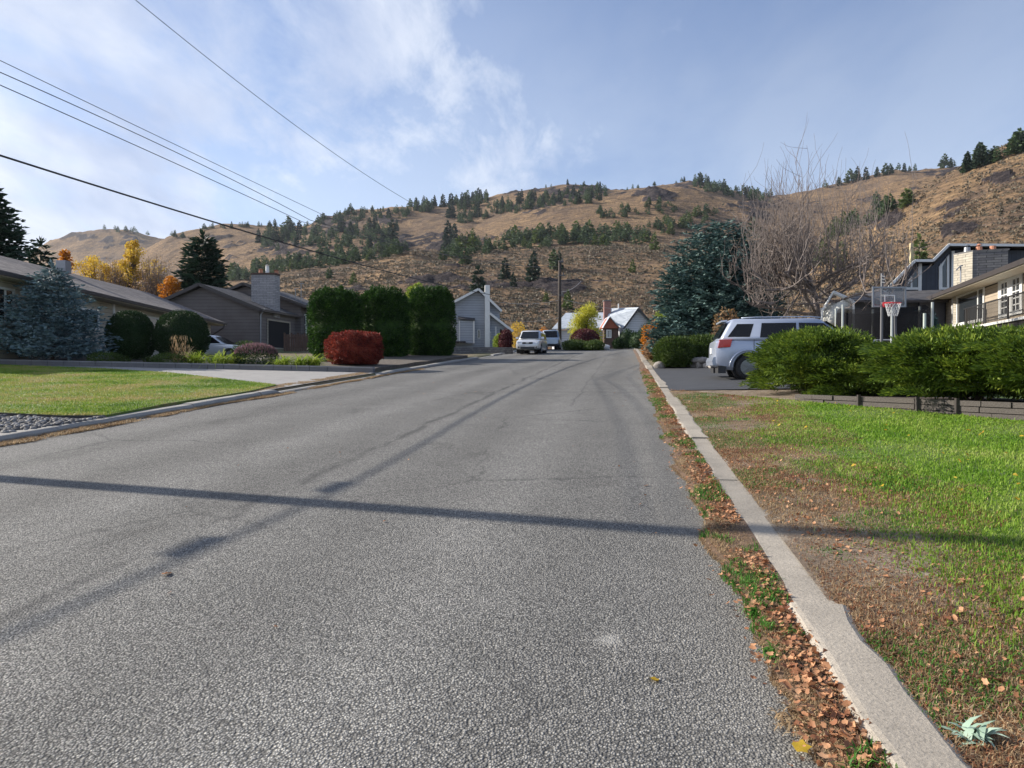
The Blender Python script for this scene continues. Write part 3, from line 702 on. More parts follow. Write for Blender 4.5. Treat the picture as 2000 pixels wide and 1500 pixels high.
def conifer(h, rad, nl, nb, per, L, W, seed=0, base=0.08, up=0.15, shape=0.85, droop=0.25, ragged=0.25, top=0.02, side_spread=0.5):
    """layered conifer: whorls of branches carrying needle sprays"""
    r = np.random.default_rng(seed); Ps, Ds, Ls = [], [], []
    for i in range(nl):
        t = (i + r.uniform(-.3, .3)) / nl; t = min(max(t, 0), 1); z = h * (base + (1 - base - top) * t)
        rr = rad * (1 - t) ** shape + rad * top
        for b in range(max(3, int(nb * (1 - 0.6 * t)))):
            a = r.uniform(0, 2 * np.pi); ln = rr * r.uniform(1 - ragged, 1 + ragged * .6); m_ = max(2, int(per * (ln / rad + 0.15)))
            s = (np.arange(m_) + r.random(m_)) / m_; s = 0.12 + 0.88 * s ** 0.8
            d = np.array([np.cos(a), np.sin(a)]); sd = np.array([-np.sin(a), np.cos(a)])
            wob = r.normal(size=m_) * 0.13 * ln * (1.1 - s)
            zz = z + up * ln * s ** 1.6 - droop * ln * s * (1 - s * .4) + r.normal(size=m_) * 0.03 * ln
            P = np.stack([d[0] * ln * s + sd[0] * wob, d[1] * ln * s + sd[1] * wob, zz], 1)
            D = np.stack([d[0] + sd[0] * r.normal(size=m_) * side_spread * 2, d[1] + sd[1] * r.normal(size=m_) * side_spread * 2, r.uniform(-.3, .5, m_)], 1)
            Ps.append(P); Ds.append(D); Ls.append(np.full(m_, 1.0))
    # leader
    m_ = 10 if top < .09 else 1; P = np.stack([r.normal(size=m_) * .01 * rad, r.normal(size=m_) * .01 * rad, h * r.uniform(.93, .985, m_)], 1)
    Ps.append(P); Ds.append(np.stack([r.normal(size=m_) * .5, r.normal(size=m_) * .5, np.ones(m_)], 1)); Ls.append(np.ones(m_))
    P = np.concatenate(Ps); D = np.concatenate(Ds); n = len(P)
    return leaves(P, D, L * r.uniform(.6, 1.4, n), W * r.uniform(.6, 1.4, n), r)
def tube_np(pts, r0, r1, n=6):
    mb = MB(); k = len(pts); mb.tube(pts, [r0 + (r1 - r0) * i / (k - 1) for i in range(k)], n); return mb
def trunk_obj(parent, h, r, m, lean=0.0):
    mb = MB(); mb.tube([(0, 0, -0.15), (0.02, 0, h * .3), (lean * .5, 0.02, h * .65), (lean, 0, h * .88)], [r, r * .8, r * .5, r * .15], 8)
    return mb.build('trunk', m, parent, True, world=False)

# ---- hillside pines: a few tree shapes, each copied with its own place, turn and size
def pine_mesh(name, m, h, rad, nl, nb, per, L, W, seed, base, shape, **kw):
    V, Fc = conifer(h, rad, nl, nb, per, L, W, seed, base, shape=shape, **kw)
    mb = MB(); mb.tube([(0, 0, -0.8), (0, 0, h * .9)], [h * 0.018, h * 0.004], 5)
    me = bpy.data.meshes.new(name)
    tv = np.array(mb.v); tf = [f for f in mb.f if len(f) == 4]
    V2 = np.concatenate([V, tv]); F2 = np.concatenate([Fc, np.array(tf) + len(V)])
    n = len(F2); me.vertices.add(len(V2)); me.vertices.foreach_set('co', V2.astype(np.float32).ravel())
    me.loops.add(4 * n); me.loops.foreach_set('vertex_index', F2.astype(np.int32).ravel()); me.polygons.add(n)
    me.polygons.foreach_set('loop_start', np.arange(n, dtype=np.int32) * 4); me.polygons.foreach_set('loop_total', np.full(n, 4, np.int32))
    me.materials.append(m); me.materials.append(M['bark'])
    mi = np.zeros(n, np.int32); mi[len(Fc):] = 1; me.polygons.foreach_set('material_index', mi)
    me.update(calc_edges=True); return me
PM = {'a': [pine_mesh('pine_a%d' % i, M['pine_a'], 1.0, 0.27, 15, 9, 5, 0.14, 0.11, 100 + i, 0.18, 0.55, ragged=0.5) for i in range(5)],
      'b': [pine_mesh('pine_b%d' % i, M['pine_b'], 1.0, 0.20, 22, 10, 5, 0.11, 0.085, 200 + i, 0.05, 0.8, ragged=0.45, droop=0.35) for i in range(4)],
      'c': [pine_mesh('pine_c%d' % i, M['pine_c'], 1.0, 0.30, 13, 9, 5, 0.15, 0.12, 300 + i, 0.08, 0.55, ragged=0.5) for i in range(4)]}
def hill_tree(px, py, hpx, typ, label, group, r, name='pine_tree'):
    p = on_hill(px, py)
    if p is None: return
    h = hpx * .80 / F * p.y
    me = r.choice(PM[typ]); o = bpy.data.objects.new(name, me); C.objects.link(o)
    o.location = (p.x, p.y, p.z - 0.03 * h); wd = r.uniform(.85, 1.3)
    o.scale = (h * wd, h * wd, h); o.rotation_euler = (r.uniform(-.04, .04), r.uniform(-.04, .04), r.uniform(0, 6.28))
    tag(o, label, 'tree', group)
r = random.Random(5)
LM = [(0, 'the bungalow roof'), (300, 'the wide dark conifer'), (450, 'the stone chimney'), (560, 'the fence of the grey-brown house'), (607, 'the leftmost tall cedar'), (703, 'the middle tall cedar'), (797, 'the rightmost tall cedar'), (884, 'the pale blue house'), (970, 'the white car'), (1070, 'the black pole'), (1110, 'the willow'), (1178, 'the brick chimney'), (1268, 'the left edge of the big spruce'), (1390, 'the top of the big spruce'), (1500, 'the left half of the bare tree'), (1600, 'the right half of the bare tree'), (1700, 'the basketball hoop'), (1790, 'the navy house'), (1900, 'the tan house')]
def landmark(px): return [n for x, n in LM if px >= x][-1]
FAR = []
def cluster(n, line, spread, hr, typs, label, group, bulk=0):
    """line: list of (px,py); trees scattered about it; bulk adds small ones that go into one mass"""
    xs = [a for a, b in line]; ys = [b for a, b in line]
    for i in range(n + int(bulk * 1.7)):
        px = r.uniform(xs[0], xs[-1]); py = float(np.interp(px, xs, ys)) + r.uniform(-spread, spread); typ = r.choice(typs)
        if i < n: hill_tree(px, py, r.uniform(*hr), typ, label + ' above ' + landmark(px), group, r)
        else: FAR.append((px, py, r.uniform(hr[0] * .5, hr[0] * .95), typ))
cluster(10, [(400, 450), (600, 442)], 2, (11, 17), 'ab', 'small dark pine on the low left skyline', 'pines along the low left skyline', 8)
cluster(5, [(200, 452), (360, 466)], 3, (11, 18), 'a', 'tiny bluish pine on the far left hump', 'pines on the far left hill', 10)
cluster(40, [(450, 548), (520, 530), (620, 519), (790, 494)], 8, (24, 38), 'aac', 'green pine of the lower left belt', 'pines in the lower left belt', 60)
cluster(32, [(500, 478), (600, 470), (700, 472), (780, 466)], 18, (24, 42), 'abb', 'dark fir in the shaded left gully', 'firs in the left gully', 55)
cluster(16, [(620, 436), (700, 425), (800, 420)], 9, (14, 24), 'ab', 'pine on the rocky left shoulder', 'pines on the rocky left shoulder', 40)
cluster(18, [(800, 412), (870, 408), (950, 396)], 8, (20, 32), 'abb', 'dark pine crowding the skyline', 'pines left of the middle summit', 25)
cluster(32, [(890, 430), (980, 412), (1060, 398), (1180, 384)], 12, (17, 30), 'abb', 'dark fir below the rocky summit', 'firs below the middle summit', 70)
cluster(46, [(860, 500), (950, 484), (1050, 474), (1240, 468)], 13, (24, 40), 'aacc', 'green pine in the open middle belt', 'pines in the middle belt', 60)
cluster(10, [(1160, 425), (1330, 408)], 9, (13, 24), 'aa', 'small pine on the smooth tan slope', 'pines on the smooth middle slope', 14)
cluster(7, [(960, 378), (1100, 365), (1220, 373), (1340, 357)], 1.5, (10, 15), 'ab', 'tiny pine on the skyline', 'pines on the middle skyline', 22)
cluster(18, [(1345, 362), (1420, 378), (1500, 392)], 9, (18, 30), 'ab', 'dark pine on the saddle', 'pines on the saddle', 35)
cluster(12, [(1240, 470), (1330, 440), (1400, 425)], 14, (20, 30), 'ac', 'pine on the slope', 'pines left of the large spruce', 16)
cluster(14, [(1600, 372), (1750, 338), (1860, 330)], 2, (18, 34), 'ab', 'dark pine on the right skyline', 'pines beyond the bare tree', 8)
cluster(12, [(1870, 343), (1940, 318), (2000, 294)], 3, (32, 58), 'ab', 'dark pine on top of the nearest spur', 'pines on the near right spur', 6)
cluster(14, [(1610, 470), (1680, 436), (1770, 400)], 12, (28, 48), 'ac', 'green pine in the dip', 'pines in the right-hand dip', 10)
def far_pines():
    Vs, Fs, o = [], [], 0; cache = {}
    for px, py, hpx, typ in FAR:
        p = on_hill(px, py)
        if p is None: continue
        me = r.choice(PM[typ])
        if me.name not in cache:
            V = np.empty(len(me.vertices) * 3, np.float32); me.vertices.foreach_get('co', V); V = V.reshape(-1, 3); Fc = np.empty(len(me.loops), np.int32); me.loops.foreach_get('vertex_index', Fc); Fc = Fc.reshape(-1, 4); keep = len(Fc) - 5; cache[me.name] = (V[:keep * 4], Fc[:keep][::2])
        V, Fc = cache[me.name]; h = hpx / F * p.y; a = r.uniform(0, 6.28); c, s_ = math.cos(a), math.sin(a)
        W_ = np.stack([V[:, 0] * c - V[:, 1] * s_, V[:, 0] * s_ + V[:, 1] * c, V[:, 2]], 1) * h * np.array([1.25, 1.25, 1]) + np.array([p.x, p.y, p.z]); Vs.append(W_); Fs.append(Fc + o); o += len(W_)
    tag(mesh_np('far_pines', np.concatenate(Vs), np.concatenate(Fs), M['pine_a']), 'small young pines filling in between the larger hillside trees', 'trees', kind='stuff')
far_pines()
for px, py, hpx, ty, lab in [
    (931, 600, 95, 'b', 'tall dark fir on the slope behind the chimney of the pale blue house'),
    (1037, 552, 74, 'b', 'narrow dark fir halfway between the pale blue house and the black pole'),
    (985, 548, 50, 'b', 'ragged dark fir beside the lower rock outcrop'),
    (1000, 560, 34, 'b', 'low broad fir at the foot of the lower rock outcrop'),
    (1078, 532, 50, 'a', 'bushy green pine just behind the top of the black pole'),
    (1092, 528, 46, 'b', 'dark fir touching the top of the black pole'),
    (1108, 606, 46, 'c', 'young pine on the slope right of the black pole'),
    (880, 428, 45, 'b', 'tallest dark pine breaking the middle skyline'),
    (871, 486, 66, 'b', 'tall dark fir in the notch below the middle summit'),
    (885, 488, 58, 'b', 'second dark fir in the notch below the middle summit'),
    (762, 482, 62, 'b', 'tall dark fir above the left rock face'),
    (845, 405, 26, 'b', 'slim pine on the skyline over the notch'),
    (905, 520, 42, 'a', 'green pine on the edge of the bench above the pale blue house'),
    (1790, 520, 74, 'c', 'yellow-green pine low on the right slope above the navy house'),
    (1905, 322, 46, 'a', 'largest bushy pine on the right skyline'),
    (1600, 520, 60, 'c', 'green pine seen through the bare tree'),
    (1640, 530, 64, 'c', 'broad green pine low behind the right of the bare tree'),
    (690, 556, 28, 'c', 'single small pine on the lower tan slope above the hedges'),
    (705, 615, 22, 'c', 'small lone bush pine low on the slope above the hedges'),
    (1232, 535, 30, 'c', 'small green pine on the bare slope left of the spruce'),
    (1275, 490, 40, 'c', 'bright green pine near the left edge of the large spruce'),
    (640, 548, 30, 'a', 'pine at the left end of the bench crest'),
    (1063, 592, 24, 'c', 'small shrubby pine on the slope left of the black pole')]:
    hill_tree(px, py, hpx, ty, lab, 'single trees on the hillside', r, 'pine_tree')

# ---- sagebrush: nobody could count it
def sage():
    rr = np.random.default_rng(77); n = 42000
    # denser on the near slope
    iu = rr.uniform(-0.72, 0.95, n); Y = 104 + (rr.random(n) ** 1.15) * 330
    ii = np.clip(np.searchsorted(HU, iu), 0, len(HU) - 1); jj = np.clip(np.searchsorted(HY, Y), 0, len(HY) - 1)
    dens = fbm(iu * Y / 35, Y / 35, 4, 15) + 0.25
    ok = (dens > rr.uniform(-.35, .35, n)) & (HROCK[ii, jj] < 0.7)
    iu, Y, ii, jj = iu[ok], Y[ok], ii[ok], jj[ok]; n = len(iu)
    X = HU[ii] * HY[jj] + rr.uniform(-.5, .5, n); Yg = HY[jj] + rr.uniform(-1, 1, n); Z = HZ2[ii, jj]
    s = rr.uniform(0.35, 1.0, n) * np.interp(Yg, [100, 400], [0.8, 1.3])
    K = 10
    D = sphere_dirs(n * K, rr, 0.0); base = np.repeat(np.stack([X, Yg, Z - .1], 1), K, 0); sc = np.repeat(s, K)
    P = base + D * sc[:, None] * np.array([.55, .55, .35]) 
    V, Fc = leaves(P, D + rr.normal(size=D.shape) * .5 + np.array([0, 0, .3]), sc * .75, sc * .6, rr)
    tag(mesh_np('sagebrush', V, Fc, M['sage']), 'grey brown sagebrush dotted over the dry lower slopes', 'sagebrush', kind='stuff')
sage()

# ------------------------------------------------------------------ poles and wires
def catenary(ctrl, n=40):
    """smooth curve through a few 3D points (parameter = Y), quadratic in z"""
    P = np.array([[p.x, p.y, p.z] for p in ctrl]); tt = np.linspace(0, 1, n)
    ys = P[:, 1]; t0 = (ys - ys[0]) / (ys[-1] - ys[0])
    cz = np.polyfit(t0, P[:, 2], min(2, len(P) - 1)); 
    x = P[0, 0] + (P[-1, 0] - P[0, 0]) * tt; y = P[0, 1] + (P[-1, 1] - P[0, 1]) * tt
    z = np.polyval(cz, tt); z0 = np.polyval(cz, 0); z1 = np.polyval(cz, 1)
    z = z + (P[0, 2] - z0) * (1 - tt) + (P[-1, 2] - z1) * tt
    return [Vector((a, b, c)) for a, b, c in zip(x, y, z)]
P0 = Vector((-12.06, 9.37, 0)); P0.z = G(P0.x, P0.y)
P1b = at(1093, 678, 70); P1 = Vector((P1b.x, P1b.y, P1b.z - .3))
Pm = Vector((-23.0, -32, -1.6))
def pole(name, base, h, r_, label, arm=True, armdir=0.0):
    e = empty(name, base, armdir, label, 'utility pole')
    mb = MB(); mb.tube([(0, 0, -.2), (0, 0, h * .5), (0, 0, h)], [r_, r_ * .9, r_ * .78], 12)
    mb.build('pole_shaft', M['polewood'], e, True, world=False)
    if arm:
        mb = MB(); mb.box((0, -.12, h - .35), (1.5, .1, .12)); mb.build('crossarm', M['polewood'], e, world=False)
        for xx in (-.65, 0, .65):
            mb = MB(); mb.tube([(xx, -.12, h - .28), (xx, -.12, h - .12)], [.04, .05], 8); mb.build('insulator', M['wire'], e, world=False)
    return e
pole('utility_pole', P0, 10.2, 0.15, 'wooden utility pole left of the road whose long shadow crosses the asphalt', True, R(-14))
pole('utility_pole', P1, 9.15, 0.20, 'dark wooden utility pole standing at the end of the street beside the white car', False)
def fittings():
    e = [o for o in C.objects if o.name.startswith('utility_pole')][-1]
    for z, w_ in ((9.0, .5), (7.6, .7), (5.6, .5)):
        mb = MB(); mb.box((w_ * .3, -.24, z), (w_, .08, .12)); mb.tube([(w_ * .5, -.24, z), (w_ * .5, -.24, z + .28)], [.06, .07], 8); mb.build('bracket', M['wire'], e, world=False)
fittings()
def cable_obj(name, pts, r_, m, label):
    mb = MB(); mb.tube(pts, r_, 6); return tag(mb.build(name, m, None, True), label, 'cable')
# thick telephone cable: previous pole -> near pole -> far pole
zc0 = P0.z + 4.55
def xline(px, Y=None):
    """point of the vertical plane P0-P1 seen at column px"""
    a = (px - 1000) / F; dxy = (P1.x - P0.x) / (P1.y - P0.y)
    return (P0.x - dxy * P0.y) / (a - dxy)
def onplane(px, py): return at(px, py, xline(px))
tel = [onplane(-400, 175), onplane(0, 271), onplane(240, 351), onplane(480, 441), onplane(762, 531), at(1093, 588, 70)]
tel_c = catenary(tel)
def extend(c, base):  # carry the curve on to the near pole
    return c
near_tel = Vector((P0.x, P0.y, tel_c[0].z + (tel_c[0].z - tel_c[1].z) / (tel_c[0].y - tel_c[1].y) * (P0.y - tel_c[0].y)))
cb = [near_tel] + tel_c
cable_obj('telephone_cable', cb, 0.022, M['cable'], 'thickest black cable, the lowest of the lines sloping down from the left')
back = [near_tel + (Vector((Pm.x, Pm.y, near_tel.z - .4)) - near_tel) * q + Vector((0, 0, -1.3 * 4 * q * (1 - q) * .5)) for q in np.linspace(0, 1, 24)]
cable_obj('telephone_cable', back, 0.022, M['cable'], 'black cable running back over the road behind the viewer')
# splice cases hang on that cable (they throw the two soft blobs on the road)
for q, ln, lab in ((-0.11, 0.5, 'black splice case on the cable right next to the near pole'), (0.24, 0.5, 'longer black splice case on the cable a little back from the near pole')):
    i = 0; a = near_tel.lerp(back[3], q); d = (back[3] - near_tel).normalized()
    mb = MB(); mb.tube([a - d * ln / 2, a - d * ln * .42, a + d * ln * .42, a + d * ln / 2], [.02, .065, .065, .02], 10)
    o = mb.build('splice_case', M['cable'], None, True); tag(o, lab, 'splice case'); o.location.z -= .06
# wires to the crossarm: thin grey lines
for pts, rr_, lab in (
    ([(0, 118), (320, 272), (640, 424)], 0.008, 'topmost of the three thin parallel wires at the left'),
    ([(0, 141), (300, 277), (606, 430)], 0.010, 'middle one of the three thin parallel wires at the left'),
    ([(0, 166), (300, 300), (590, 433)], 0.010, 'lowest of the three thin parallel wires at the left')):
    c = catenary([onplane(*p) for p in pts], 30)
    c2 = catenary([onplane(pts[2][0], pts[2][1]), at(900, 505 if rr_ < .009 else 508, 44), at(1093, 520, 70)], 24)
    # straight lead-in to the near pole's crossarm
    s0 = c[0]; sl_ = (c[0].z - c[1].z) / (c[0].y - c[1].y); st = Vector((P0.x, P0.y + .05, s0.z + sl_ * (P0.y - s0.y)))
    cable_obj('power_wire', [st] + c + c2[1:], rr_, M['wire'], lab)
c = catenary([onplane(265, 0), onplane(520, 203), onplane(805, 397)], 30)
s0 = c[0]; sl_ = (c[0].z - c[1].z) / (c[0].y - c[1].y); st = Vector((P0.x, P0.y, s0.z + sl_ * (P0.y - s0.y)))
c2 = catenary([c[-1], at(950, 462, 48), at(1093, 512, 70)], 20)
cable_obj('power_wire', [st] + c + c2[1:], 0.009, M['wire'], 'single steep wire crossing the open sky from the top edge down to the hill')
for a, b, lab in (((1093, 586, 70), (955, 587, 60), 'upper light service wire from the pole to the pale blue house'),
                  ((1093, 620, 70), (968, 621, 60), 'lower light service wire from the pole to the pale blue house'),
                  ((1095, 570, 70), (1135, 549, 92), 'short service wire rising right behind the pole'),
                  ((1095, 583, 70), (1250, 604, 76), 'service wire from the pole to the white house')):
    A, B = at(*a), at(*b); pts = [A.lerp(B, q) - Vector((0, 0, .35 * 4 * q * (1 - q))) for q in np.linspace(0, 1, 12)]
    cable_obj('service_wire', pts, 0.014, simple('pale_wire', (0.5, 0.5, 0.5), .5) if 'pale_wire' not in bpy.data.materials else bpy.data.materials['pale_wire'], lab)

# ------------------------------------------------------------------ building helpers
class Plane:
    """vertical plane through p0 along d; n faces the viewer"""
    def __init__(s, p0, d):
        s.p = Vector((p0[0], p0[1])); s.d = Vector(d).normalized(); n = Vector((s.d.y, -s.d.x))
        if n.dot(-s.p) < 0: n = -n
        s.n2 = n; s.n = Vector((n.x, n.y, 0)); s.d3 = Vector((s.d.x, s.d.y, 0))
    def hit(s, px, py, off=0.0):
        v = ray(px, py); p = s.p + s.n2 * off
        t = p.dot(s.n2) / (v.x * s.n2.x + v.y * s.n2.y)
        return Vector((v.x * t, t, CAMZ + v.z * t))
    def quad(s, x0, y0, x1, y1, off=0.0):
        """upright rectangle between two pixels: bl, br, tr, tl with level sill and head"""
        a = s.hit(x0, y1, off); c_ = s.hit(x0, y0, off); b = s.hit(x1, (y0 + y1) / 2, off)
        return [a, Vector((b.x, b.y, a.z)), Vector((b.x, b.y, c_.z)), c_]
def window(pl, q, parent, fw=0.07, mull=(), bars=(), name='window', frame='white', glass='glass', sill=True):
    f = MB(); f.ring(q, pl.n, fw, 0.06, 0.004)
    bl, br, tr, tl = q
    for k in mull:
        a = bl.lerp(br, k); b = tl.lerp(tr, k); u = (br - bl).normalized() * fw * .4
        f.prism([a - u + pl.n * .004, a + u + pl.n * .004, b + u + pl.n * .004, b - u + pl.n * .004], pl.n * .045)
    for k in bars:
        a = bl.lerp(tl, k); b = br.lerp(tr, k); u = Vector((0, 0, fw * .3))
        f.prism([a - u + pl.n * .003, b - u + pl.n * .003, b + u + pl.n * .003, a + u + pl.n * .003], pl.n * .035)
    fo = f.build(name, M[frame], parent)
    g = MB(); g.prism([p + pl.n * .001 for p in (bl, br, tr, tl)], pl.n * .014); 
    inv = MB(); inv.v = g.v; inv.f = g.f; gl_ = inv.build('pane', M[glass], parent)
    gl_.parent = fo
    return fo
def building(name, ref, label, cat='house'):
    return empty(name, ref, 0, label, cat)
def roof_slab(mb, quad, t=0.16):
    mb.prism(quad, Vector((0, 0, -t)))

M['siding_beige'] = siding('beige_siding', (0.42, 0.37, 0.29), 0.2)
M['siding_cream'] = siding('cream_siding', (0.50, 0.46, 0.38), 0.2)
M['siding_grey'] = siding('grey_brown_siding', (0.135, 0.115, 0.11), 0.24)
M['siding_blue'] = siding('pale_blue_siding', (0.36, 0.39, 0.45), 0.22)
M['siding_tan'] = siding('tan_siding', (0.44, 0.36, 0.27), 0.2)
M['siding_white'] = siding('white_siding', (0.62, 0.64, 0.68), 0.25)
M['siding_navy'] = siding('navy_siding', (0.022, 0.03, 0.05), 0.3, vertical=True)
M['shingle_brown'] = shingles('brown_shingles', (0.075, 0.065, 0.065), (0.21, 0.175, 0.165))
M['shingle_dark'] = shingles('dark_shingles', (0.035, 0.034, 0.038), (0.10, 0.095, 0.10))
M['shingle_grey'] = shingles('grey_shingles', (0.10, 0.11, 0.12), (0.24, 0.25, 0.27))
M['roof_pale'] = shingles('pale_blue_roof', (0.33, 0.37, 0.42), (0.50, 0.54, 0.60))
M['stone_chimney'] = brickmat('stone_chimney', (0.30, 0.29, 0.30), (0.42, 0.40, 0.40), (0.20, 0.19, 0.19), w_=0.5, h_=0.13)
M['stone_dark'] = brickmat('split_stone', (0.15, 0.145, 0.15), (0.24, 0.23, 0.22), (0.07, 0.07, 0.07), w_=0.45, h_=0.14)
M['stone_sunlit'] = brickmat('pale_stone', (0.42, 0.38, 0.31), (0.52, 0.47, 0.38), (0.25, 0.23, 0.2), w_=0.45, h_=0.14)  # sunlit tone of the tan house's chimney, put into the colour
M['brick_red'] = brickmat('red_brick', (0.26, 0.085, 0.065), (0.34, 0.13, 0.10), (0.3, 0.25, 0.22), w_=0.24, h_=0.08)
M['fascia_dark'] = simple('dark_fascia', (0.05, 0.042, 0.04), 0.5)
M['soffit'] = simple('soffit', (0.35, 0.31, 0.25), 0.7)
M['galv'] = simple('galvanised', (0.28, 0.29, 0.31), 0.45, 0.6)
M['terracotta'] = simple('terracotta', (0.45, 0.20, 0.12), 0.8)
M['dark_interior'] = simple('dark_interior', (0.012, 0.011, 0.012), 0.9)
M['wood_brown'] = simple('brown_wood', (0.10, 0.06, 0.045), 0.8, 0, 0.4, 4)

def solid_walls(mb, base_pts, z0, z1):
    mb.prism([(p[0], p[1], z0) for p in base_pts], (0, 0, z1 - z0))

# ---- long beige house on the left
def left_house():
    X = -20.1; Y0, Y1 = 26.0, 45.6
    pl = Plane((X, Y0), (0, 1))
    e = building('bungalow', (X, 30, G(X, 30)), 'long beige bungalow with brown shingle roof behind the small blue spruce')
    mb = MB()
    def ev(y): return 5.16 - (y - 27) * 0.028
    def rg(y): return 6.98 - (y - 27) * 0.018
    XR, XE = -24.5, -19.35
    XB = -29.6
    # walls as one solid with the gable end
    def sec(y, k=0.0): return [(X, y, 0.8), (X, y, ev(y) + .10), (XR, y, rg(y) - .12), (XB + .6, y, ev(y) + .10), (XB + .6, y, 0.8)]
    a, b = sec(Y0), sec(Y1); n = 5
    base = len(mb.v); mb.v += a + b
    mb.f.append(tuple(range(n))); mb.f.append(tuple(range(2 * n - 1, n - 1, -1)))
    for i in range(n):
        j = (i + 1) % n; mb.f.append((i, j, n + j, n + i))
    mb.build('wall', M['siding_cream'], e)
    r_ = MB()
    for xe in (XE, XB - .1):
        q = [(xe, Y0 - .5, ev(Y0)), (xe, Y1 + .55, ev(Y1 + .55)), (XR, Y1 + .55, rg(Y1 + .55)), (XR, Y0 - .5, rg(Y0 - .5))]
        roof_slab(r_, [Vector(p) + Vector((0, 0, .16)) for p in q], .14)
    r_.build('roof', M['shingle_brown'], e)
    f = MB(); f.bar((XE + .07, Y0 - .5, ev(Y0) + .03), (XE + .07, Y1 + .56, ev(Y1) + .03), .12, .13)
    f.build('gutter', M['fascia_dark'], e)
    f = MB(); f.bar((XE - .06, Y1 + .60, ev(Y1) + .06), (XR, Y1 + .60, rg(Y1) + .06), .05, .16); f.build('rake_board', M['fascia_dark'], e)
    f = MB(); f.prism([(XE + .04, Y0 - .4, ev(Y0) - .03), (XE + .04, Y1 + .5, ev(Y1) - .03), (X + .01, Y1 + .5, ev(Y1) - .03), (X + .01, Y0 - .4, ev(Y0) - .03)], (0, 0, -.05)); f.build('soffit', M['soffit'], e)
    # downspout at the far corner
    f = MB(); f.tube([(XE + .08, Y1 + .2, ev(Y1) - .05), (XE + .05, Y1 + .1, ev(Y1) - .25), (X + .05, Y1 - .1, ev(Y1) - .8), (X + .05, Y1 - .1, 2.6)], .05, 6); f.build('downspout', M['fascia_dark'], e)
    window(pl, pl.quad(-14, 558, 27, 632), e, .09, mull=(.55,), bars=(.4,))
    window(pl, pl.quad(-190, 545, -90, 625), e, .09, mull=(.5,))
    window(pl, pl.quad(269, 615, 309, 652), e, .09, mull=(.45,))
    window(pl, pl.quad(150, 600, 192, 640), e, .09, mull=(.5,))
    # darker recessed door bay
    f = MB(); q = pl.quad(195, 592, 221, 640); f.prism([p + pl.n * .005 for p in q], pl.n * .02); f.build('door', M['siding_beige'], e)
    for px in (222, 391): 
        f = MB(); a = pl.hit(px, 690, .01); f.box((a.x + .03, a.y, (a.z + ev(a.y)) / 2), (.07, .14, ev(a.y) - a.z - .1)); f.build('corner_board', M['white'], e)
    f = MB(); p = pl.hit(105, 510); f.box((-23.9, 36.5, 7.05), (.5, .5, .65)); f.build('roof_vent', M['galv'], e)
left_house()

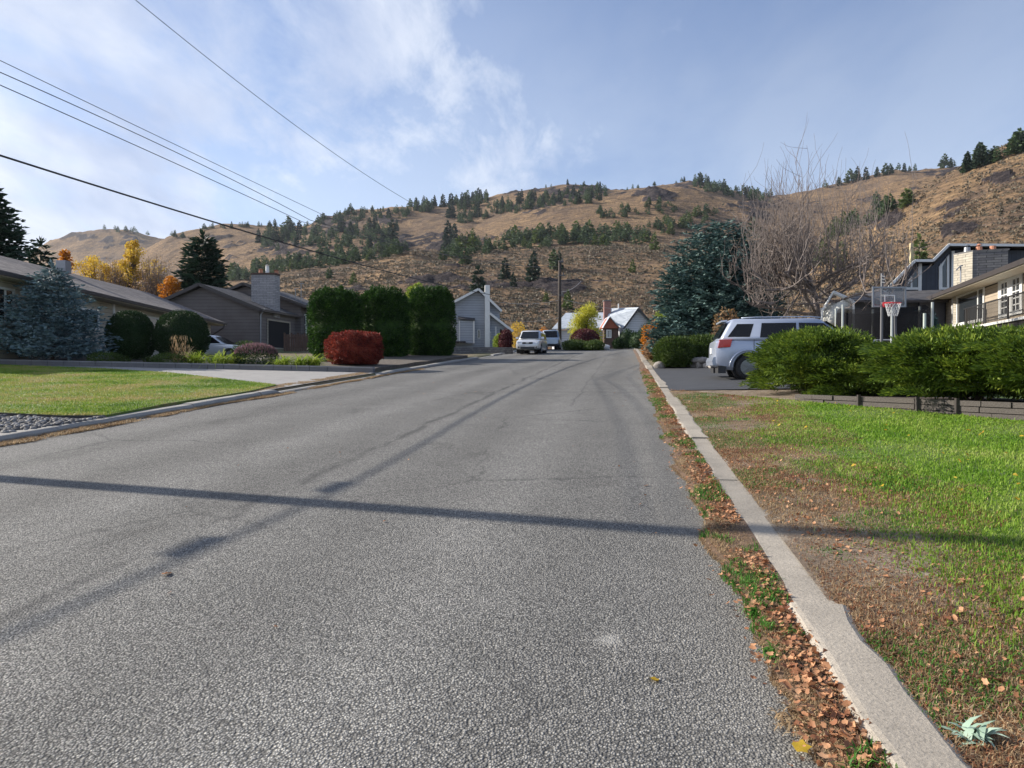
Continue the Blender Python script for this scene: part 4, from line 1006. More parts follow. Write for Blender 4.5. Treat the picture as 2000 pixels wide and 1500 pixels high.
# ---- grey-brown gabled house
def grey_house():
    Yg = 50.0; pl = Plane((-20, Yg), (1, 0.0)); D = Vector((RD.x, RD.y, 0))
    e = building('gabled_house', (-22, 52, 2.8), 'dark grey-brown house with stone chimney and open garage facing the street')
    L = pl.hit(322, 590); Rr = pl.hit(506, 604); Pk = pl.hit(394, 558)
    dep = 9.0
    zb = 2.2
    a = [Vector((L.x, Yg, zb)), Vector((Rr.x, Yg, zb)), Vector((Rr.x, Yg, Rr.z + .02)), Vector((Pk.x, Yg, Pk.z - .14)), Vector((L.x, Yg, L.z))]
    mb = MB(); mb.prism(a, D * dep); mb.build('wall', M['siding_grey'], e)
    # roof: right slope runs on past the wall as the garage eave
    ez = Vector((0, 0, .12)); fr = Vector((0, -.45, 0))
    lo = Pk + (L - Pk) * 1.10; ro = Pk + (Rr - Pk) * 1.07
    r_ = MB(); roof_slab(r_, [Pk + fr + ez, lo + fr + ez, lo + D * (dep + .5) + ez, Pk + D * (dep + .5) + ez], .13)
    roof_slab(r_, [Pk + fr + ez, Pk + D * (dep + .5) + ez, ro + D * (dep + .5) + ez + Vector((0, 0, 0)), ro + fr + ez], .13)
    r_.build('roof', M['shingle_dark'], e)
    f = MB()
    f.bar(lo + fr + Vector((0, -.03, .03)), Pk + fr + Vector((0, -.03, .05)), .05, .24); f.bar(Pk + fr + Vector((0, -.03, .05)), ro + fr + Vector((0, -.03, .03)), .05, .24)
    f.build('rake_board', M['fascia_dark'], e)
    f = MB(); f.bar(ro + fr + Vector((.08, 0, .0)), ro + D * (dep + .5) + Vector((.08, 0, 0)), .13, .14); f.build('gutter', M['fascia_dark'], e)
    # garage side
    gs = Plane((Rr.x, Yg), (RD.x, RD.y))
    q = gs.quad(521, 622, 566, 681); f = MB(); f.prism([p + gs.n * .006 for p in q], gs.n * .02); f.build('garage_shade_panel', M['dark_interior'], e)  # flat near-black panel paints the shade inside the garage
    f = MB(); f.ring(q, gs.n, .12, .06, .004); f.build('garage_frame', M['siding_beige'], e)
    f = MB(); a = gs.hit(508, 610, .05); f.tube([a + Vector((.35, 0, .25)), a + Vector((.05, 0, -.2)), Vector((a.x, a.y, 2.6))], .05, 6); f.build('downspout', M['galv'], e)
    # upper storey behind
    Yu = 55.5; pu = Plane((-18, Yu), (1, 0)); Pk2 = pu.hit(479, 556); R2 = pu.hit(600, 600); L2 = pu.hit(392, 592)
    mb = MB(); mb.prism([Vector((L2.x, Yu, 4)), Vector((R2.x - .5, Yu, 4)), Vector((R2.x - .5, Yu, R2.z + .1)), Vector((Pk2.x, Yu, Pk2.z - .15)), Vector((L2.x, Yu, L2.z))], D * 7)
    mb.build('upper_wall', M['siding_grey'], e)
    r_ = MB(); lo2 = L2; ro2 = Pk2 + (R2 - Pk2) * 1.06
    roof_slab(r_, [Pk2 + fr + ez, lo2 + fr + ez, lo2 + D * 7.4 + ez, Pk2 + D * 7.4 + ez], .14)
    roof_slab(r_, [Pk2 + fr + ez, Pk2 + D * 7.4 + ez, ro2 + D * 7.4 + ez, ro2 + fr + ez], .14)
    r_.build('upper_roof', M['shingle_dark'], e)
    f = MB(); f.bar(Pk2 + fr + Vector((0, -.03, .04)), ro2 + fr + Vector((0, -.03, .02)), .05, .22); f.bar(lo2 + fr + Vector((0, -.03, .02)), Pk2 + fr + Vector((0, -.03, .04)), .05, .22); f.build('upper_rake_board', M['fascia_dark'], e)
    # entry bay with tall white window and porch rail
    pe = Plane((-16, 56.2), (1, 0.05)); 
    mb = MB(); A = pe.hit(584, 690); B = pe.hit(606, 690); mb.prism([(A.x - 1.5, A.y, 2.4), (B.x + .4, B.y, 2.4), (B.x + .4, B.y + 3, 2.4), (A.x - 1.5, A.y + 3, 2.4)], (0, 0, 4.2)); mb.build('entry_wall', M['siding_grey'], e)
    window(pe, pe.quad(584, 614, 600, 655, .01), e, .12, bars=(.5,))
    # chimney
    Yc = 52.0; pc = Plane((-19, Yc), (1, 0)); c0, c1 = pc.hit(491, 600), pc.hit(536, 536)
    mb = MB(); mb.prism([(c0.x, Yc, 5.6), (c1.x, Yc, 5.6), (c1.x + .12, Yc + .85, 5.6), (c0.x + .12, Yc + .85, 5.6)], (0, 0, c1.z - 5.6)); ch = mb.build('chimney', M['stone_chimney'], e)
    mb = MB(); mb.box(((c0.x + c1.x) / 2 + .06, Yc + .42, c1.z + .06), (c1.x - c0.x + .16, 1.0, .12)); o = mb.build('chimney_cap', M['wood_brown'], e); o.parent = ch
    for px, py, r0, m_, hh in ((503, 529, .16, 'terracotta', .3), (516, 521, .15, 'white', .6), (534, 528, .16, 'terracotta', .22)):
        p = pc.hit(px, 535); mb = MB(); mb.tube([(p.x + .1, Yc + .4, c1.z + .1), (p.x + .1, Yc + .4, c1.z + .1 + hh)], [r0, r0 * .9], 10); mb.tube([(p.x + .1, Yc + .4, c1.z + .14 + hh), (p.x + .1, Yc + .4, c1.z + .18 + hh)], [r0 * 1.3, r0 * .4], 10)
        o = mb.build('chimney_pot', M[m_], e); o.parent = ch
    for px, py0, py1 in ((567, 606, 580), (577, 606, 564), (588, 606, 554)):
        p = at(px, py0, 57); q_ = at(px, py1, 57); mb = MB(); mb.tube([p - Vector((0, 0, .6)), q_], .035, 5); mb.tube([q_ + Vector((-.12, 0, 0)), q_ + Vector((.25, 0, 0))], .03, 5); mb.build('antenna_mast', M['galv'], e)
grey_house()
def porch():
    e = empty('porch_fence', at(570, 685, 49), 0, 'low weathered wooden fence and gate in front of the grey-brown house', 'fence')
    for i in range(11):
        px = 556 + i * 4.4; p = at(px, 686, 48.5); q = at(px, 653 - (3 if i % 3 == 0 else 0), 48.5); mb = MB(); mb.box((p.x, p.y, (p.z + q.z) / 2), (.13, .03, q.z - p.z)); mb.build('picket', M['wood_brown'], e)
    mb = MB(); a, b = at(554, 660, 48.56), at(602, 660, 48.56); mb.bar(a, b, .05, .1); a, b = at(554, 678, 48.56), at(602, 678, 48.56); mb.bar(a, b, .05, .1); mb.build('rail', M['wood_brown'], e)
porch()

# ---- pale blue two-storey house
def blue_house():
    Yg = 60.0; pl = Plane((-4, Yg), (1, 0.10)); D = Vector((-.12, .99, 0))
    e = building('two_storey_house', (-3, 62, 3.2), 'pale blue two-storey house with a white chimney beyond the tall hedges')
    LL = pl.hit(884, 592); PK = pl.hit(934, 566); RR = pl.hit(976, 606); zb = 2.9
    a = [Vector((LL.x, LL.y, zb)), Vector((RR.x, RR.y, zb)), RR, Vector((PK.x, PK.y, PK.z - .15)), Vector((LL.x, LL.y, LL.z))]
    mb = MB(); mb.prism(a, D * 10); mb.build('wall', M['siding_blue'], e)
    # lower lean-to on the right with the carport
    s0 = pl.hit(956, 613, .02); s1 = pl.hit(1001, 648, .02); c0 = pl.hit(968, 641, .02); 
    mb = MB(); mb.prism([s0, pl.hit(998, 646, .02), pl.hit(990, 646, .02), c0, pl.hit(968, 679, .02), pl.hit(956, 679, .02)], -pl.n * .25); mb.build('carport_wall', M['siding_blue'], e)
    ez = Vector((0, 0, .1)); fr = pl.n * .5
    lo = PK + (LL - PK) * 1.12; ro = PK + (RR - PK) * 1.07
    r_ = MB(); roof_slab(r_, [PK + fr + ez, lo + fr + ez, lo + D * 10.5 + ez, PK + D * 10.5 + ez], .12)
    roof_slab(r_, [PK + fr + ez, PK + D * 10.5 + ez, ro + D * 10.5 + ez, ro + fr + ez], .12)
    roof_slab(r_, [s0 + fr + ez, s1 + fr + ez, s1 + D * 7 + ez, s0 + D * 7 + ez], .12)
    r_.build('roof', M['shingle_grey'], e)
    f = MB()
    for p, q in ((lo, PK), (PK, ro), (s0, s1)): f.bar(p + fr + pl.n * .03 + Vector((0, 0, .0)), q + fr + pl.n * .03 + Vector((0, 0, .0)), .05, .2)
    f.build('rake_board', M['white'], e)
    # boxed bay
    q = pl.quad(897, 627, 925, 671, .0); f = MB(); f.prism(q, pl.n * .5); by = f.build('bay', M['siding_blue'], e)
    f = MB()
    for A, B in ((q[0], q[3]), (q[1], q[2])): f.bar(A + pl.n * .52, B + pl.n * .52, .12, .06)
    o = f.build('bay_trim', M['white'], e); o.parent = by
    f = MB(); f.prism([q[3] + Vector((-.1, 0, .35)), q[2] + Vector((.1, 0, .2)), q[2] + pl.n * .65 + Vector((.1, 0, .0)), q[3] + pl.n * .65 + Vector((-.1, 0, .12))], (0, 0, .07)); o = f.build('bay_roof', M['shingle_dark'], e); o.parent = by
    window(pl, pl.quad(932.5, 644, 938, 661, .02), e, .05); window(pl, pl.quad(954, 648, 959, 664, .05), e, .05)
    cq = pl.quad(946.5, 558, 956, 679, .03); f = MB(); f.prism(cq, pl.n * .5); f.build('chimney', M['white'], e)
    f = MB(); a = pl.hit(884.5, 600); f.box((a.x, a.y - .03, (a.z + 3) / 2), (.14, .06, a.z - 3)); f.build('corner_board', M['white'], e); f = MB(); a = pl.hit(968.6, 660, .05); f.box((a.x, a.y, a.z - .3), (.1, .08, 2.6)); f.build('corner_board', M['white'], e)
    f = MB(); p = at(852, 576, 66); f.tube([p - Vector((0, 0, 1.2)), p + Vector((0, 0, .5))], .08, 6); f.build('vent_pipe', M['white'], e)
    f = MB(); p = at(886, 668, 59.4); f.box((p.x, p.y, p.z), (2.1, .9, .12)); f.build('side_awning', M['shingle_dark'], e)
blue_house()
def low_walls():
    D = 52
    for i, (x0, y0, x1, y1, Y0, Y1, h, lab) in enumerate((
        (884, 694, 1002, 684, 47, 52, .42, 'low dark stone wall in front of the pale blue house'),
        (770, 708, 884, 694, 40, 46, .34, 'low grey stone wall between the tall hedges and the kerb'))):
        A, B = at(x0, y0, Y0), at(x1, y1, Y1); A.z = G(A.x, A.y) + .05; B.z = G(B.x, B.y) + .05
        mb = MB(); mb.prism([A - Vector((0, 0, .5)), B - Vector((0, 0, .5)), B + Vector((0, 0, h)), A + Vector((0, 0, h))], Vector((-.05, .3, 0)))
        tag(mb.build('stone_wall', M['stone_dark']), lab, 'wall')
low_walls()

# ---- white house with the brick chimney at the end of the street
def white_house():
    pl = Plane((15, 76), (1, .12))
    e = building('white_house', (15, 78, 3.9), 'white house with pale metal roof, red porch gable and brick chimney at the street end')
    H = lambda x, y, o=0.0: pl.hit(x, y, o)
    zb = 3.0
    PK, LE, RE = H(1245, 603), H(1217, 641), H(1268, 630)
    back = Vector((-.55, .83, 0))
    mb = MB(); mb.prism([Vector((LE.x, LE.y, zb)), Vector((RE.x, RE.y, zb)), RE, PK - Vector((0, 0, .15)), LE], Vector((-.2, .97, 0)) * 8); mb.build('wall', M['siding_white'], e)
    # main ridge runs left; its front slope faces the street
    Lr = pl.hit(1194, 606, -4.0); ez = Vector((0, 0, .12))
    le = LE + (LE - PK) * .05
    r_ = MB(); roof_slab(r_, [PK + pl.n * .4 + ez, le + pl.n * .4 + ez, at(1187, 619, 77.5) + ez, at(1194, 604, 80.5) + ez], .12)
    re = RE + (RE - PK) * .12
    roof_slab(r_, [PK + pl.n * .4 + ez, re + pl.n * .4 + ez, re + Vector((-.2, .97, 0)) * 8 + ez, PK + Vector((-.2, .97, 0)) * 8 + ez], .12)
    # left wing: long low roof
    roof_slab(r_, [at(1188, 612, 82) + ez, at(1105, 613, 83) + ez, at(1078, 644, 77.5) + ez, at(1190, 641, 77.5) + ez], .12)
    r_.build('roof', M['roof_pale'], e)
    f = MB(); f.bar(PK + pl.n * .44, le + pl.n * .44, .06, .2); f.bar(PK + pl.n * .44, re + pl.n * .44, .06, .2); f.build('rake_board', M['shingle_dark'], e)
    mb = MB(); A, B = at(1083, 690, 78.2), at(1206, 690, 78.2); mb.prism([(A.x, A.y, zb), (B.x, B.y, zb), (B.x, B.y + 5, zb), (A.x, A.y + 5, zb)], (0, 0, at(1100, 645, 78.2).z - zb)); mb.build('wing_wall', M['siding_white'], e)
    pw = Plane((5, 78.19), (1, 0)); window(pw, pw.quad(1084, 651, 1096, 664), e, .12, mull=(.5,)); 
    # red porch gable
    pr = Plane((12, 75.0), (1, .12)); pk, pl_, pr_ = pr.hit(1190, 620), pr.hit(1177, 641), pr.hit(1209, 641)
    mb = MB(); mb.prism([pl_, pr_, pk], -pr.n * 1.6); mb.build('porch_gable', simple('red_shingle_cladding', (0.33, 0.10, 0.06), .8), e)
    r_ = MB(); roof_slab(r_, [pk + pr.n * .3 + ez, pr_ + pr.n * .3 + ez, pr_ + Vector((-.1, 2.6, 0)) + ez, pk + Vector((-.1, 2.6, 0)) + ez], .1); roof_slab(r_, [pk + pr.n * .3 + ez, pl_ + pr.n * .3 + ez, pl_ + Vector((-.1, 2.6, 0)) + ez, pk + Vector((-.1, 2.6, 0)) + ez], .1); r_.build('porch_roof', M['roof_pale'], e)
    mb = MB(); a, b = pr.hit(1180, 641, -.3), pr.hit(1208, 641, -.3); mb.prism([(a.x, a.y, zb), (b.x, b.y, zb), (b.x, b.y + 1.3, zb), (a.x, a.y + 1.3, zb)], (0, 0, a.z - zb)); mb.build('porch_wall', M['wood_brown'], e)
    window(pr, pr.quad(1184, 644, 1194, 660, -.28), e, .1, mull=(.33, .66))
    f = MB(); q = pr.quad(1198, 642, 1206, 676, -.28); f.prism(q, pr.n * .04); f.build('door', M['wood_brown'], e)
    mb = MB(); c0, c1 = at(1180, 622, 78.5), at(1193, 588, 78.5); mb.prism([(c0.x, c0.y, 6), (c1.x, c1.y, 6), (c1.x, c1.y + .8, 6), (c0.x, c0.y + .8, 6)], (0, 0, c1.z - 6)); ch = mb.build('chimney', M['brick_red'], e)
    mb = MB(); mb.box(((c0.x + c1.x) / 2, c0.y + .4, c1.z + .05), (c1.x - c0.x + .14, .95, .12)); o = mb.build('chimney_cap', M['stone_dark'], e); o.parent = ch
    f = MB(); p = at(1208, 603, 80); f.tube([p - Vector((0, 0, .7)), p + Vector((0, 0, .6))], .07, 6); f.build('vent_pipe', M['white'], e)
white_house()

# ---- beige house on the right with balcony
def tan_house():
    d = (.3206, .947); pl = Plane((22.46, 30), d)
    e = building('raised_house', (24, 36, 1.5), 'tan sided house with dark eaves, French doors and balcony at the right edge')
    def ext(s): return Vector((pl.p.x + pl.d.x * s, pl.p.y + pl.d.y * s, 0))
    c = pl.hit(1845, 600); sC = (Vector((c.x, c.y)) - pl.p).dot(pl.d); s0 = -7
    A, B = ext(s0), ext(sC); inn = -pl.n * 8; zb = 1.0
    # rake line of the roof (front edge), fitted on a plane 0.9 m proud of the wall
    e0 = pl.hit(2000, 506, .9); e1 = pl.hit(1802, 585, .9); sl0 = (Vector((e0.x, e0.y)) - pl.p).dot(pl.d); sl1 = (Vector((e1.x, e1.y)) - pl.p).dot(pl.d)
    k = (e0.z - e1.z) / (sl0 - sl1)
    def ez_(s): return e0.z + (s - sl0) * k
    top = lambda s: ez_(s) - .30
    mb = MB(); mb.prism([Vector((A.x, A.y, zb)), Vector((B.x, B.y, zb)), Vector((B.x, B.y, top(sC))), Vector((A.x, A.y, top(s0)))], inn); mb.build('wall', M['siding_tan'], e)
    r_ = MB(); a = ext(s0 - .8) + pl.n * .9; b = ext(sl1) + pl.n * .9
    q = [Vector((a.x, a.y, ez_(s0 - .8))), Vector((b.x, b.y, ez_(sl1))), Vector((b.x, b.y, ez_(sl1))) - pl.n * 10, Vector((a.x, a.y, ez_(s0 - .8))) - pl.n * 10]
    roof_slab(r_, q, .12); r_.build('roof', M['shingle_dark'], e)
    f = MB(); f.bar(q[0] + pl.n * .04 - Vector((0, 0, .08)), q[1] + pl.n * .04 - Vector((0, 0, .08)), .07, .22); f.build('fascia', M['fascia_dark'], e)
    f = MB(); f.prism([q[0] - Vector((0, 0, .14)), q[1] - Vector((0, 0, .14)), q[1] - pl.n * .92 - Vector((0, 0, .14)), q[0] - pl.n * .92 - Vector((0, 0, .14))], (0, 0, -.10)); f.build('soffit', simple('tan_soffit', (.46, .41, .33), .7), e)
    # picture window with slanted head following the roof
    def sq(x0, yb0, yt0, x1, yb1, yt1, off=.0): return [pl.hit(x0, yb0, off), pl.hit(x1, yb1, off), pl.hit(x1, yt1, off), pl.hit(x0, yt0, off)]
    window(pl, sq(1861, 639, 581, 1924, 627, 556), e, .16, mull=(.17, .82), glass='glass')
    dq = sq(1952, 624, 548, 1999, 612, 530)
    fo = window(pl, dq, e, .16, mull=(.5,), name='french_door')
    f = MB()
    for a0, a1 in ((.12, .40), (.60, .90)):
        for kx in np.linspace(a0, a1, 3):
            f.bar(dq[0].lerp(dq[1], kx).lerp(dq[3].lerp(dq[2], kx), .10) + pl.n * .035, dq[0].lerp(dq[1], kx).lerp(dq[3].lerp(dq[2], kx), .9) + pl.n * .035, .05, .03)
        for ky in np.linspace(.1, .9, 6):
            f.bar(dq[0].lerp(dq[3], ky).lerp(dq[1].lerp(dq[2], ky), a0) + pl.n * .035, dq[0].lerp(dq[3], ky).lerp(dq[1].lerp(dq[2], ky), a1) + pl.n * .035, .03, .05)
    for a0, a1 in ((0.0, .13), (.39, .61), (.89, 1.0)):
        f.prism([dq[0].lerp(dq[1], a0) + pl.n * .02, dq[0].lerp(dq[1], a1) + pl.n * .02, dq[3].lerp(dq[2], a1) + pl.n * .02, dq[3].lerp(dq[2], a0) + pl.n * .02], pl.n * .03)
    o = f.build('door_frame', M['white'], e); o.parent = fo
    # balcony slab and rail
    zs = pl.hit(1960, 625, .95).z; eb = pl.hit(1884, 640, .95); sb = (Vector((eb.x, eb.y)) - pl.p).dot(pl.d)
    def bp(px, off, z): s_ = pl.hit(px, 620, off); return Vector((s_.x, s_.y, z))
    f = MB(); a, b = ext(-7) + pl.n * .02, ext(sb) + pl.n * .02; f.prism([Vector((a.x, a.y, zs - .13)), Vector((b.x, b.y, zs - .13)), Vector((b.x, b.y, zs - .13)) + pl.n * 1.0, Vector((a.x, a.y, zs - .13)) + pl.n * 1.0], (0, 0, .11)); bl = f.build('balcony', M['white'], e)
    f = MB(); f.prism([Vector((a.x, a.y, zb)), Vector((b.x, b.y, zb)), Vector((b.x, b.y, zb)) + pl.n * .9, Vector((a.x, a.y, zb)) + pl.n * .9], (0, 0, zs - .14 - zb)); o = f.build('balcony_base', M['fascia_dark'], e)
    f = MB(); A2 = Vector((a.x, a.y, zs)) + pl.n * .95; B2 = Vector((b.x, b.y, zs)) + pl.n * .95; up = Vector((0, 0, .95)); C2 = Vector((b.x, b.y, zs)) + pl.n * .1
    f.bar(A2 + up, B2 + up, .05, .05); f.bar(A2 + up * .12, B2 + up * .12, .03, .03); f.bar(B2 + up, C2 + up, .05, .05)
    nb = 90
    for i in range(nb + 1):
        p = A2.lerp(B2, i / nb); w_ = .07 if i % 22 == 0 else .018; f.bar(p, p + up, w_, w_)
    for i in range(8): p = B2.lerp(C2, i / 7); f.bar(p, p + up, .018, .018)
    o = f.build('railing', M['black'], e); o.parent = bl
    # stone chimney on the roof, sunlight on one side painted as paler stone
    pc = Plane((27, 38), d); zt = pc.hit(1900, 492).z; u = Vector((pl.d.x, pl.d.y, 0))
    c0 = pc.hit(1969, 492); c1 = pc.hit(1889, 490); Yc = 38.5
    c0 = at(1901, 492, Yc); c1 = at(1969, 492, Yc - .6); z0 = 4.2
    mb = MB(); bk = Vector((-.35, 1.1, 0)); z0v = Vector((0, 0, 1)); P = [Vector((c0.x, c0.y, z0)), Vector((c1.x, c1.y, z0)), Vector((c1.x, c1.y, z0)) + bk, Vector((c0.x, c0.y, z0)) + bk]
    mb.prism(P, (0, 0, c0.z - z0)); ch = mb.build('chimney', M['stone_dark'], e)
    mb = MB(); mb.prism([P[0] + Vector((-.015, .0, 0)), P[3] + Vector((-.015, 0, 0)), P[3] + Vector((-.04, .0, 0)), P[0] + Vector((-.04, .0, 0))], (0, 0, c0.z - z0)); o = mb.build('chimney_sunlit_side', M['stone_sunlit'], e); o.parent = ch
    mb = MB(); cc = (P[0] + P[2]) / 2; mb.prism([p + (p - cc) * .05 + Vector((0, 0, c0.z - z0 + .002)) for p in P], (0, 0, .09)); o = mb.build('chimney_cap', M['stone_dark'], e); o.parent = ch
    for q_, m_, lab in ((.1, 'galv', None), (.45, 'terracotta', None), (.85, 'terracotta', None)):
        p = P[0].lerp(P[1], q_) + bk * .5; p.z = c0.z + .09; mb = MB(); mb.tube([p, p + Vector((0, 0, .25))], [.17, .15], 10)
        if q_ < .5: mb.tube([p + Vector((0, 0, .33)), p + Vector((0, 0, .42))], [.16, .05], 8); mb.tube([p + Vector((0, 0, .2)), p + Vector((0, 0, .36))], .04, 6)
        o = mb.build('chimney_pot', M[m_], e); o.parent = ch
    f = MB(); p = at(1876, 551, 37.5); f.tube([p, p + Vector((0, 0, .9))], .04, 6); f.tube([p + Vector((-.25, 0, .65)), p + Vector((0, 0, .9)), p + Vector((.12, 0, .9))], .03, 5); f.build('vent_pipe', M['galv'], e)
tan_house()

# ---- navy house behind it
def navy_house():
    Y = 46.0; pl = Plane((30, Y), (1, 0.0)); D = Vector((.1, .99, 0))
    e = building('navy_house', (30, 48, 2.5), 'dark navy house with stepped shed roofs and white trimmed slanted windows')
    H = pl.hit; n = pl.n
    top = [(1725, 572), (1787, 509), (1822, 509), (1853, 478), (2140, 480)]
    pts = [H(x, y) for x, y in top]; zb = 1.5
    mb = MB(); inn = Vector((4.2, 5.2, 0))
    # walls sit back under deep eaves
    wl = [H(1738, 575, -.9)] + [H(x, y + 10, -.9) for x, y in top[1:]] 
    base = [Vector((wl[-1].x, wl[-1].y, zb)), Vector((wl[0].x, wl[0].y, zb))]
    for a, b in zip(wl[:-1], wl[1:]):
        m2 = MB(); 
        mb.prism([Vector((a.x, a.y, zb)), Vector((b.x, b.y, zb)), b, a], inn)
    mb.build('wall', M['siding_navy'], e)
    r_ = MB()
    for a, b in zip(pts[:-1], pts[1:]): roof_slab(r_, [a + Vector((0, 0, .06)), b + Vector((0, 0, .06)), b + inn + Vector((0, 0, .06)), a + inn + Vector((0, 0, .06))], .12)
    r_.build('roof', M['shingle_dark'], e)
    f = MB()
    for a, b in zip(pts[:-1], pts[1:]): f.bar(a + n * .03, b + n * .03, .05, .17)
    f.build('fascia', M['white'], e)
    pw = Plane((30, Y + .9), (1, 0))
    def trap(q, mull=()):
        q = [pw.hit(x, y, .01) for x, y in q]; return window(pw, q, e, .16, mull)
    trap([(1762, 566), (1797, 566), (1797, 516), (1762, 562)], (.5,)); trap([(1833, 566), (1853, 566), (1853, 497), (1833, 521)], (.25,))
    for x, y0 in ((1797, 514), (1861, 490)):
        f = MB(); a = pw.hit(x, y0, .02); f.box((a.x, a.y - .02, (a.z + 6.6) / 2), (.2, .06, a.z - 6.6)); f.build('corner_board', M['white'], e)
    # low garage with hipped grey roof in front
    G4 = [at(1652, 588, 41), at(1800, 588, 41), at(1850, 572, 41)]
    r_ = MB(); q = [at(1650, 586, 41), at(1862, 586, 41), at(1838, 566, 45), at(1672, 572, 45)]; roof_slab(r_, q, .14); g = r_.build('garage_roof', M['shingle_dark'], e)
    a, b = at(1660, 590, 41.6), at(1856, 590, 41.6); mb = MB(); mb.prism([(a.x, a.y, zb), (b.x, b.y, zb), (b.x, b.y + 4, zb), (a.x, a.y + 4, zb)], (0, 0, a.z - zb)); mb.build('garage_wall', M['siding_navy'], e)
    f = MB(); q = at(1820, 612, 41.5); f.box((q.x, q.y, q.z), (1.5, .08, 1.6)); f.build('garage_panel', simple('slate_door', (.10, .105, .13), .6), e)
    f = MB(); p = at(1780, 510, 50); f.box((p.x, p.y, p.z), (.2, .2, 2.6)); f.build('vent_pipe', simple('yellow_post', (.5, .43, .25), .7), e)
navy_house()

# ------------------------------------------------------------------ garden bed and its block edging
BW = [gp(px, py) for px, py in ((-260, 709), (0, 713), (250, 718), (500, 723.5), (640, 726.5), (728, 729))]
def bed():
    e = empty('block_edging', BW[3], 0, 'low grey block edging wall around the planted bed', 'retaining wall')
    TH_ = 0.22
    mb = MB(); cap = MB()
    for a, b in zip(BW[:-1], BW[1:]):
        d = (b - a).normalized(); nin = Vector((-d.y, d.x, 0)); n = max(1, int((b - a).length / .6))
        for i in range(n):
            p = a.lerp(b, i / n); q = a.lerp(b, (i + 1) / n) - d * .008; q0 = p + d * .008
            mb.prism([q0 - Vector((0, 0, .1)), q - Vector((0, 0, .1)), q - Vector((0, 0, .1)) + nin * .25, q0 - Vector((0, 0, .1)) + nin * .25], (0, 0, TH_ - .06 + .1))
            cap.prism([q0 - nin * .02 + Vector((0, 0, TH_ - .058)), q - nin * .02 + Vector((0, 0, TH_ - .058)), q + nin * .27 + Vector((0, 0, TH_ - .058)), q0 + nin * .27 + Vector((0, 0, TH_ - .058))], (0, 0, .055))
    mb.build('block_course', concrete('dark_block', (0.17, 0.17, 0.18)), e); cap.build('cap_course', concrete('cap_block', (0.27, 0.27, 0.28)), e)
    # soil
    P = [Vector((p.x, p.y, p.z)) for p in BW]; e2 = xy_of(33, -9.6)
    poly = [(p.x, p.y + .2) for p in P] + [xy_of(25.6, -9.5), xy_of(40, -9.3), xy_of(40, -13), (-13.5, 34), (-20.2, 34), (-27, 30)]
    sheet('garden_bed', poly, 0.12, M['mulch'], 1.0, 0.01, skirt=0.3)
bed()
def bz(x, y): return G(x, y) + 0.12
def onbed(px, Y): v = ray(px, 700); x = v.x * Y; return Vector((x, Y, bz(x, Y)))

# small blue spruce
def small_spruce():
    p = onbed(103, 27.6); e = empty('blue_spruce', p, 0, 'small bushy silver-blue spruce in front of the beige bungalow', 'spruce tree')
    h = at(103, 512, 27.6).z - p.z
    trunk_obj(e, h * .9, .09, M['bark'])
    V, Fc = conifer(h, 2.15, 26, 22, 24, .18, .065, 11, 0.07, up=0.22, shape=0.60, droop=0.16, ragged=0.30, top=0.05, side_spread=.7)
    V2, F2 = conifer(h, 1.9, 24, 19, 21, .19, .075, 12, 0.08, up=0.10, shape=0.60, droop=0.2, ragged=0.32, top=0.05, side_spread=.9)
    V, Fc = merge([(V, Fc), (V2, F2)])
    mesh_np('crown', V, Fc, M['spruce'], e)
small_spruce()

def shrub(name, px, Y, py0, py1, wpx, m, label, cat, n=5000, L=.09, W=.04, power=2.6, on='ground', depth_r=1.0, group=None, core=True, stems=True, spread=.7, lump=.08, up=.3, seed=None, lfreq=2.2, depth=.12, bias=(0, 0, 0)):
    """shrub standing on the ground at column px, distance Y, its top at py0, its foot at py1 (or on the ground)"""
    seed = seed if seed is not None else int(px * 7 + py0)
    x = ray(px, 700).x * Y; zg = bz(x, Y) if on == 'bed' else G(x, Y); top = at(px, py0, Y).z
    if py1 is not None: zg = min(zg, at(px, py1, Y).z) if on == 'low' else zg
    h = max(.25, top - zg); rx = wpx / 2 / F * Y; ry = rx * depth_r
    e = empty(name, (x, Y, zg), 0, label, cat, group)
    V, Fc = shrub_shell(rx, ry, h * .56, h * .48, n, L, W, power, depth, lump, lfreq, up, spread, seed, bias)
    parts = [(V, Fc)]
    if core: parts.append(dome_mesh(rx, ry, h * .56, h * .48, power, seed=seed, lump=lump, scale=.82))
    V, Fc = merge(parts); V[:, 2] = np.maximum(V[:, 2], 0.02)
    mesh_np('foliage', V, Fc, m, e)
    if stems:
        mb = MB(); rr = random.Random(seed)
        for i in range(4): mb.tube([(rr.uniform(-.1, .1), rr.uniform(-.1, .1), -.1), (rr.uniform(-.3, .3) * rx, rr.uniform(-.3, .3) * ry, h * .5)], [.03, .015], 5)
        mb.build('stems', M['bark'], e, world=False)
    return e
shrub('round_shrub', 256, 30.0, 612, 692, 86, M['roundshrub'], 'dark clipped round shrub nearer the blue spruce', 'shrub', 20000, .065, .035, 2.2, 'bed', lump=.09, depth=.14, spread=.9)
shrub('round_shrub', 356, 30.6, 611, 694, 98, M['roundshrub'], 'dark clipped round shrub beside the end of the bungalow', 'shrub', 22000, .065, .035, 2.2, 'bed', lump=.10, depth=.14, spread=.9)
for px, Y, y0, wpx, lab, sd in ((656, 36.5, 572, 100, 'leftmost of the three tall clipped cedar columns', 3), (750, 38.5, 571, 96, 'middle one of the three tall clipped cedar columns', 4), (842, 40.5, 569, 92, 'rightmost of the three tall clipped cedar columns, next to the pale blue house', 5)):
    shrub('clipped_cedar', px, Y, y0, None, wpx, M['thuja'], lab, 'cedar hedge', 30000, .13, .06, 3.0, 'ground', seed=sd, lump=.20, group='tall clipped cedars', lfreq=3.6, depth=.16, spread=.75, depth_r=.95)
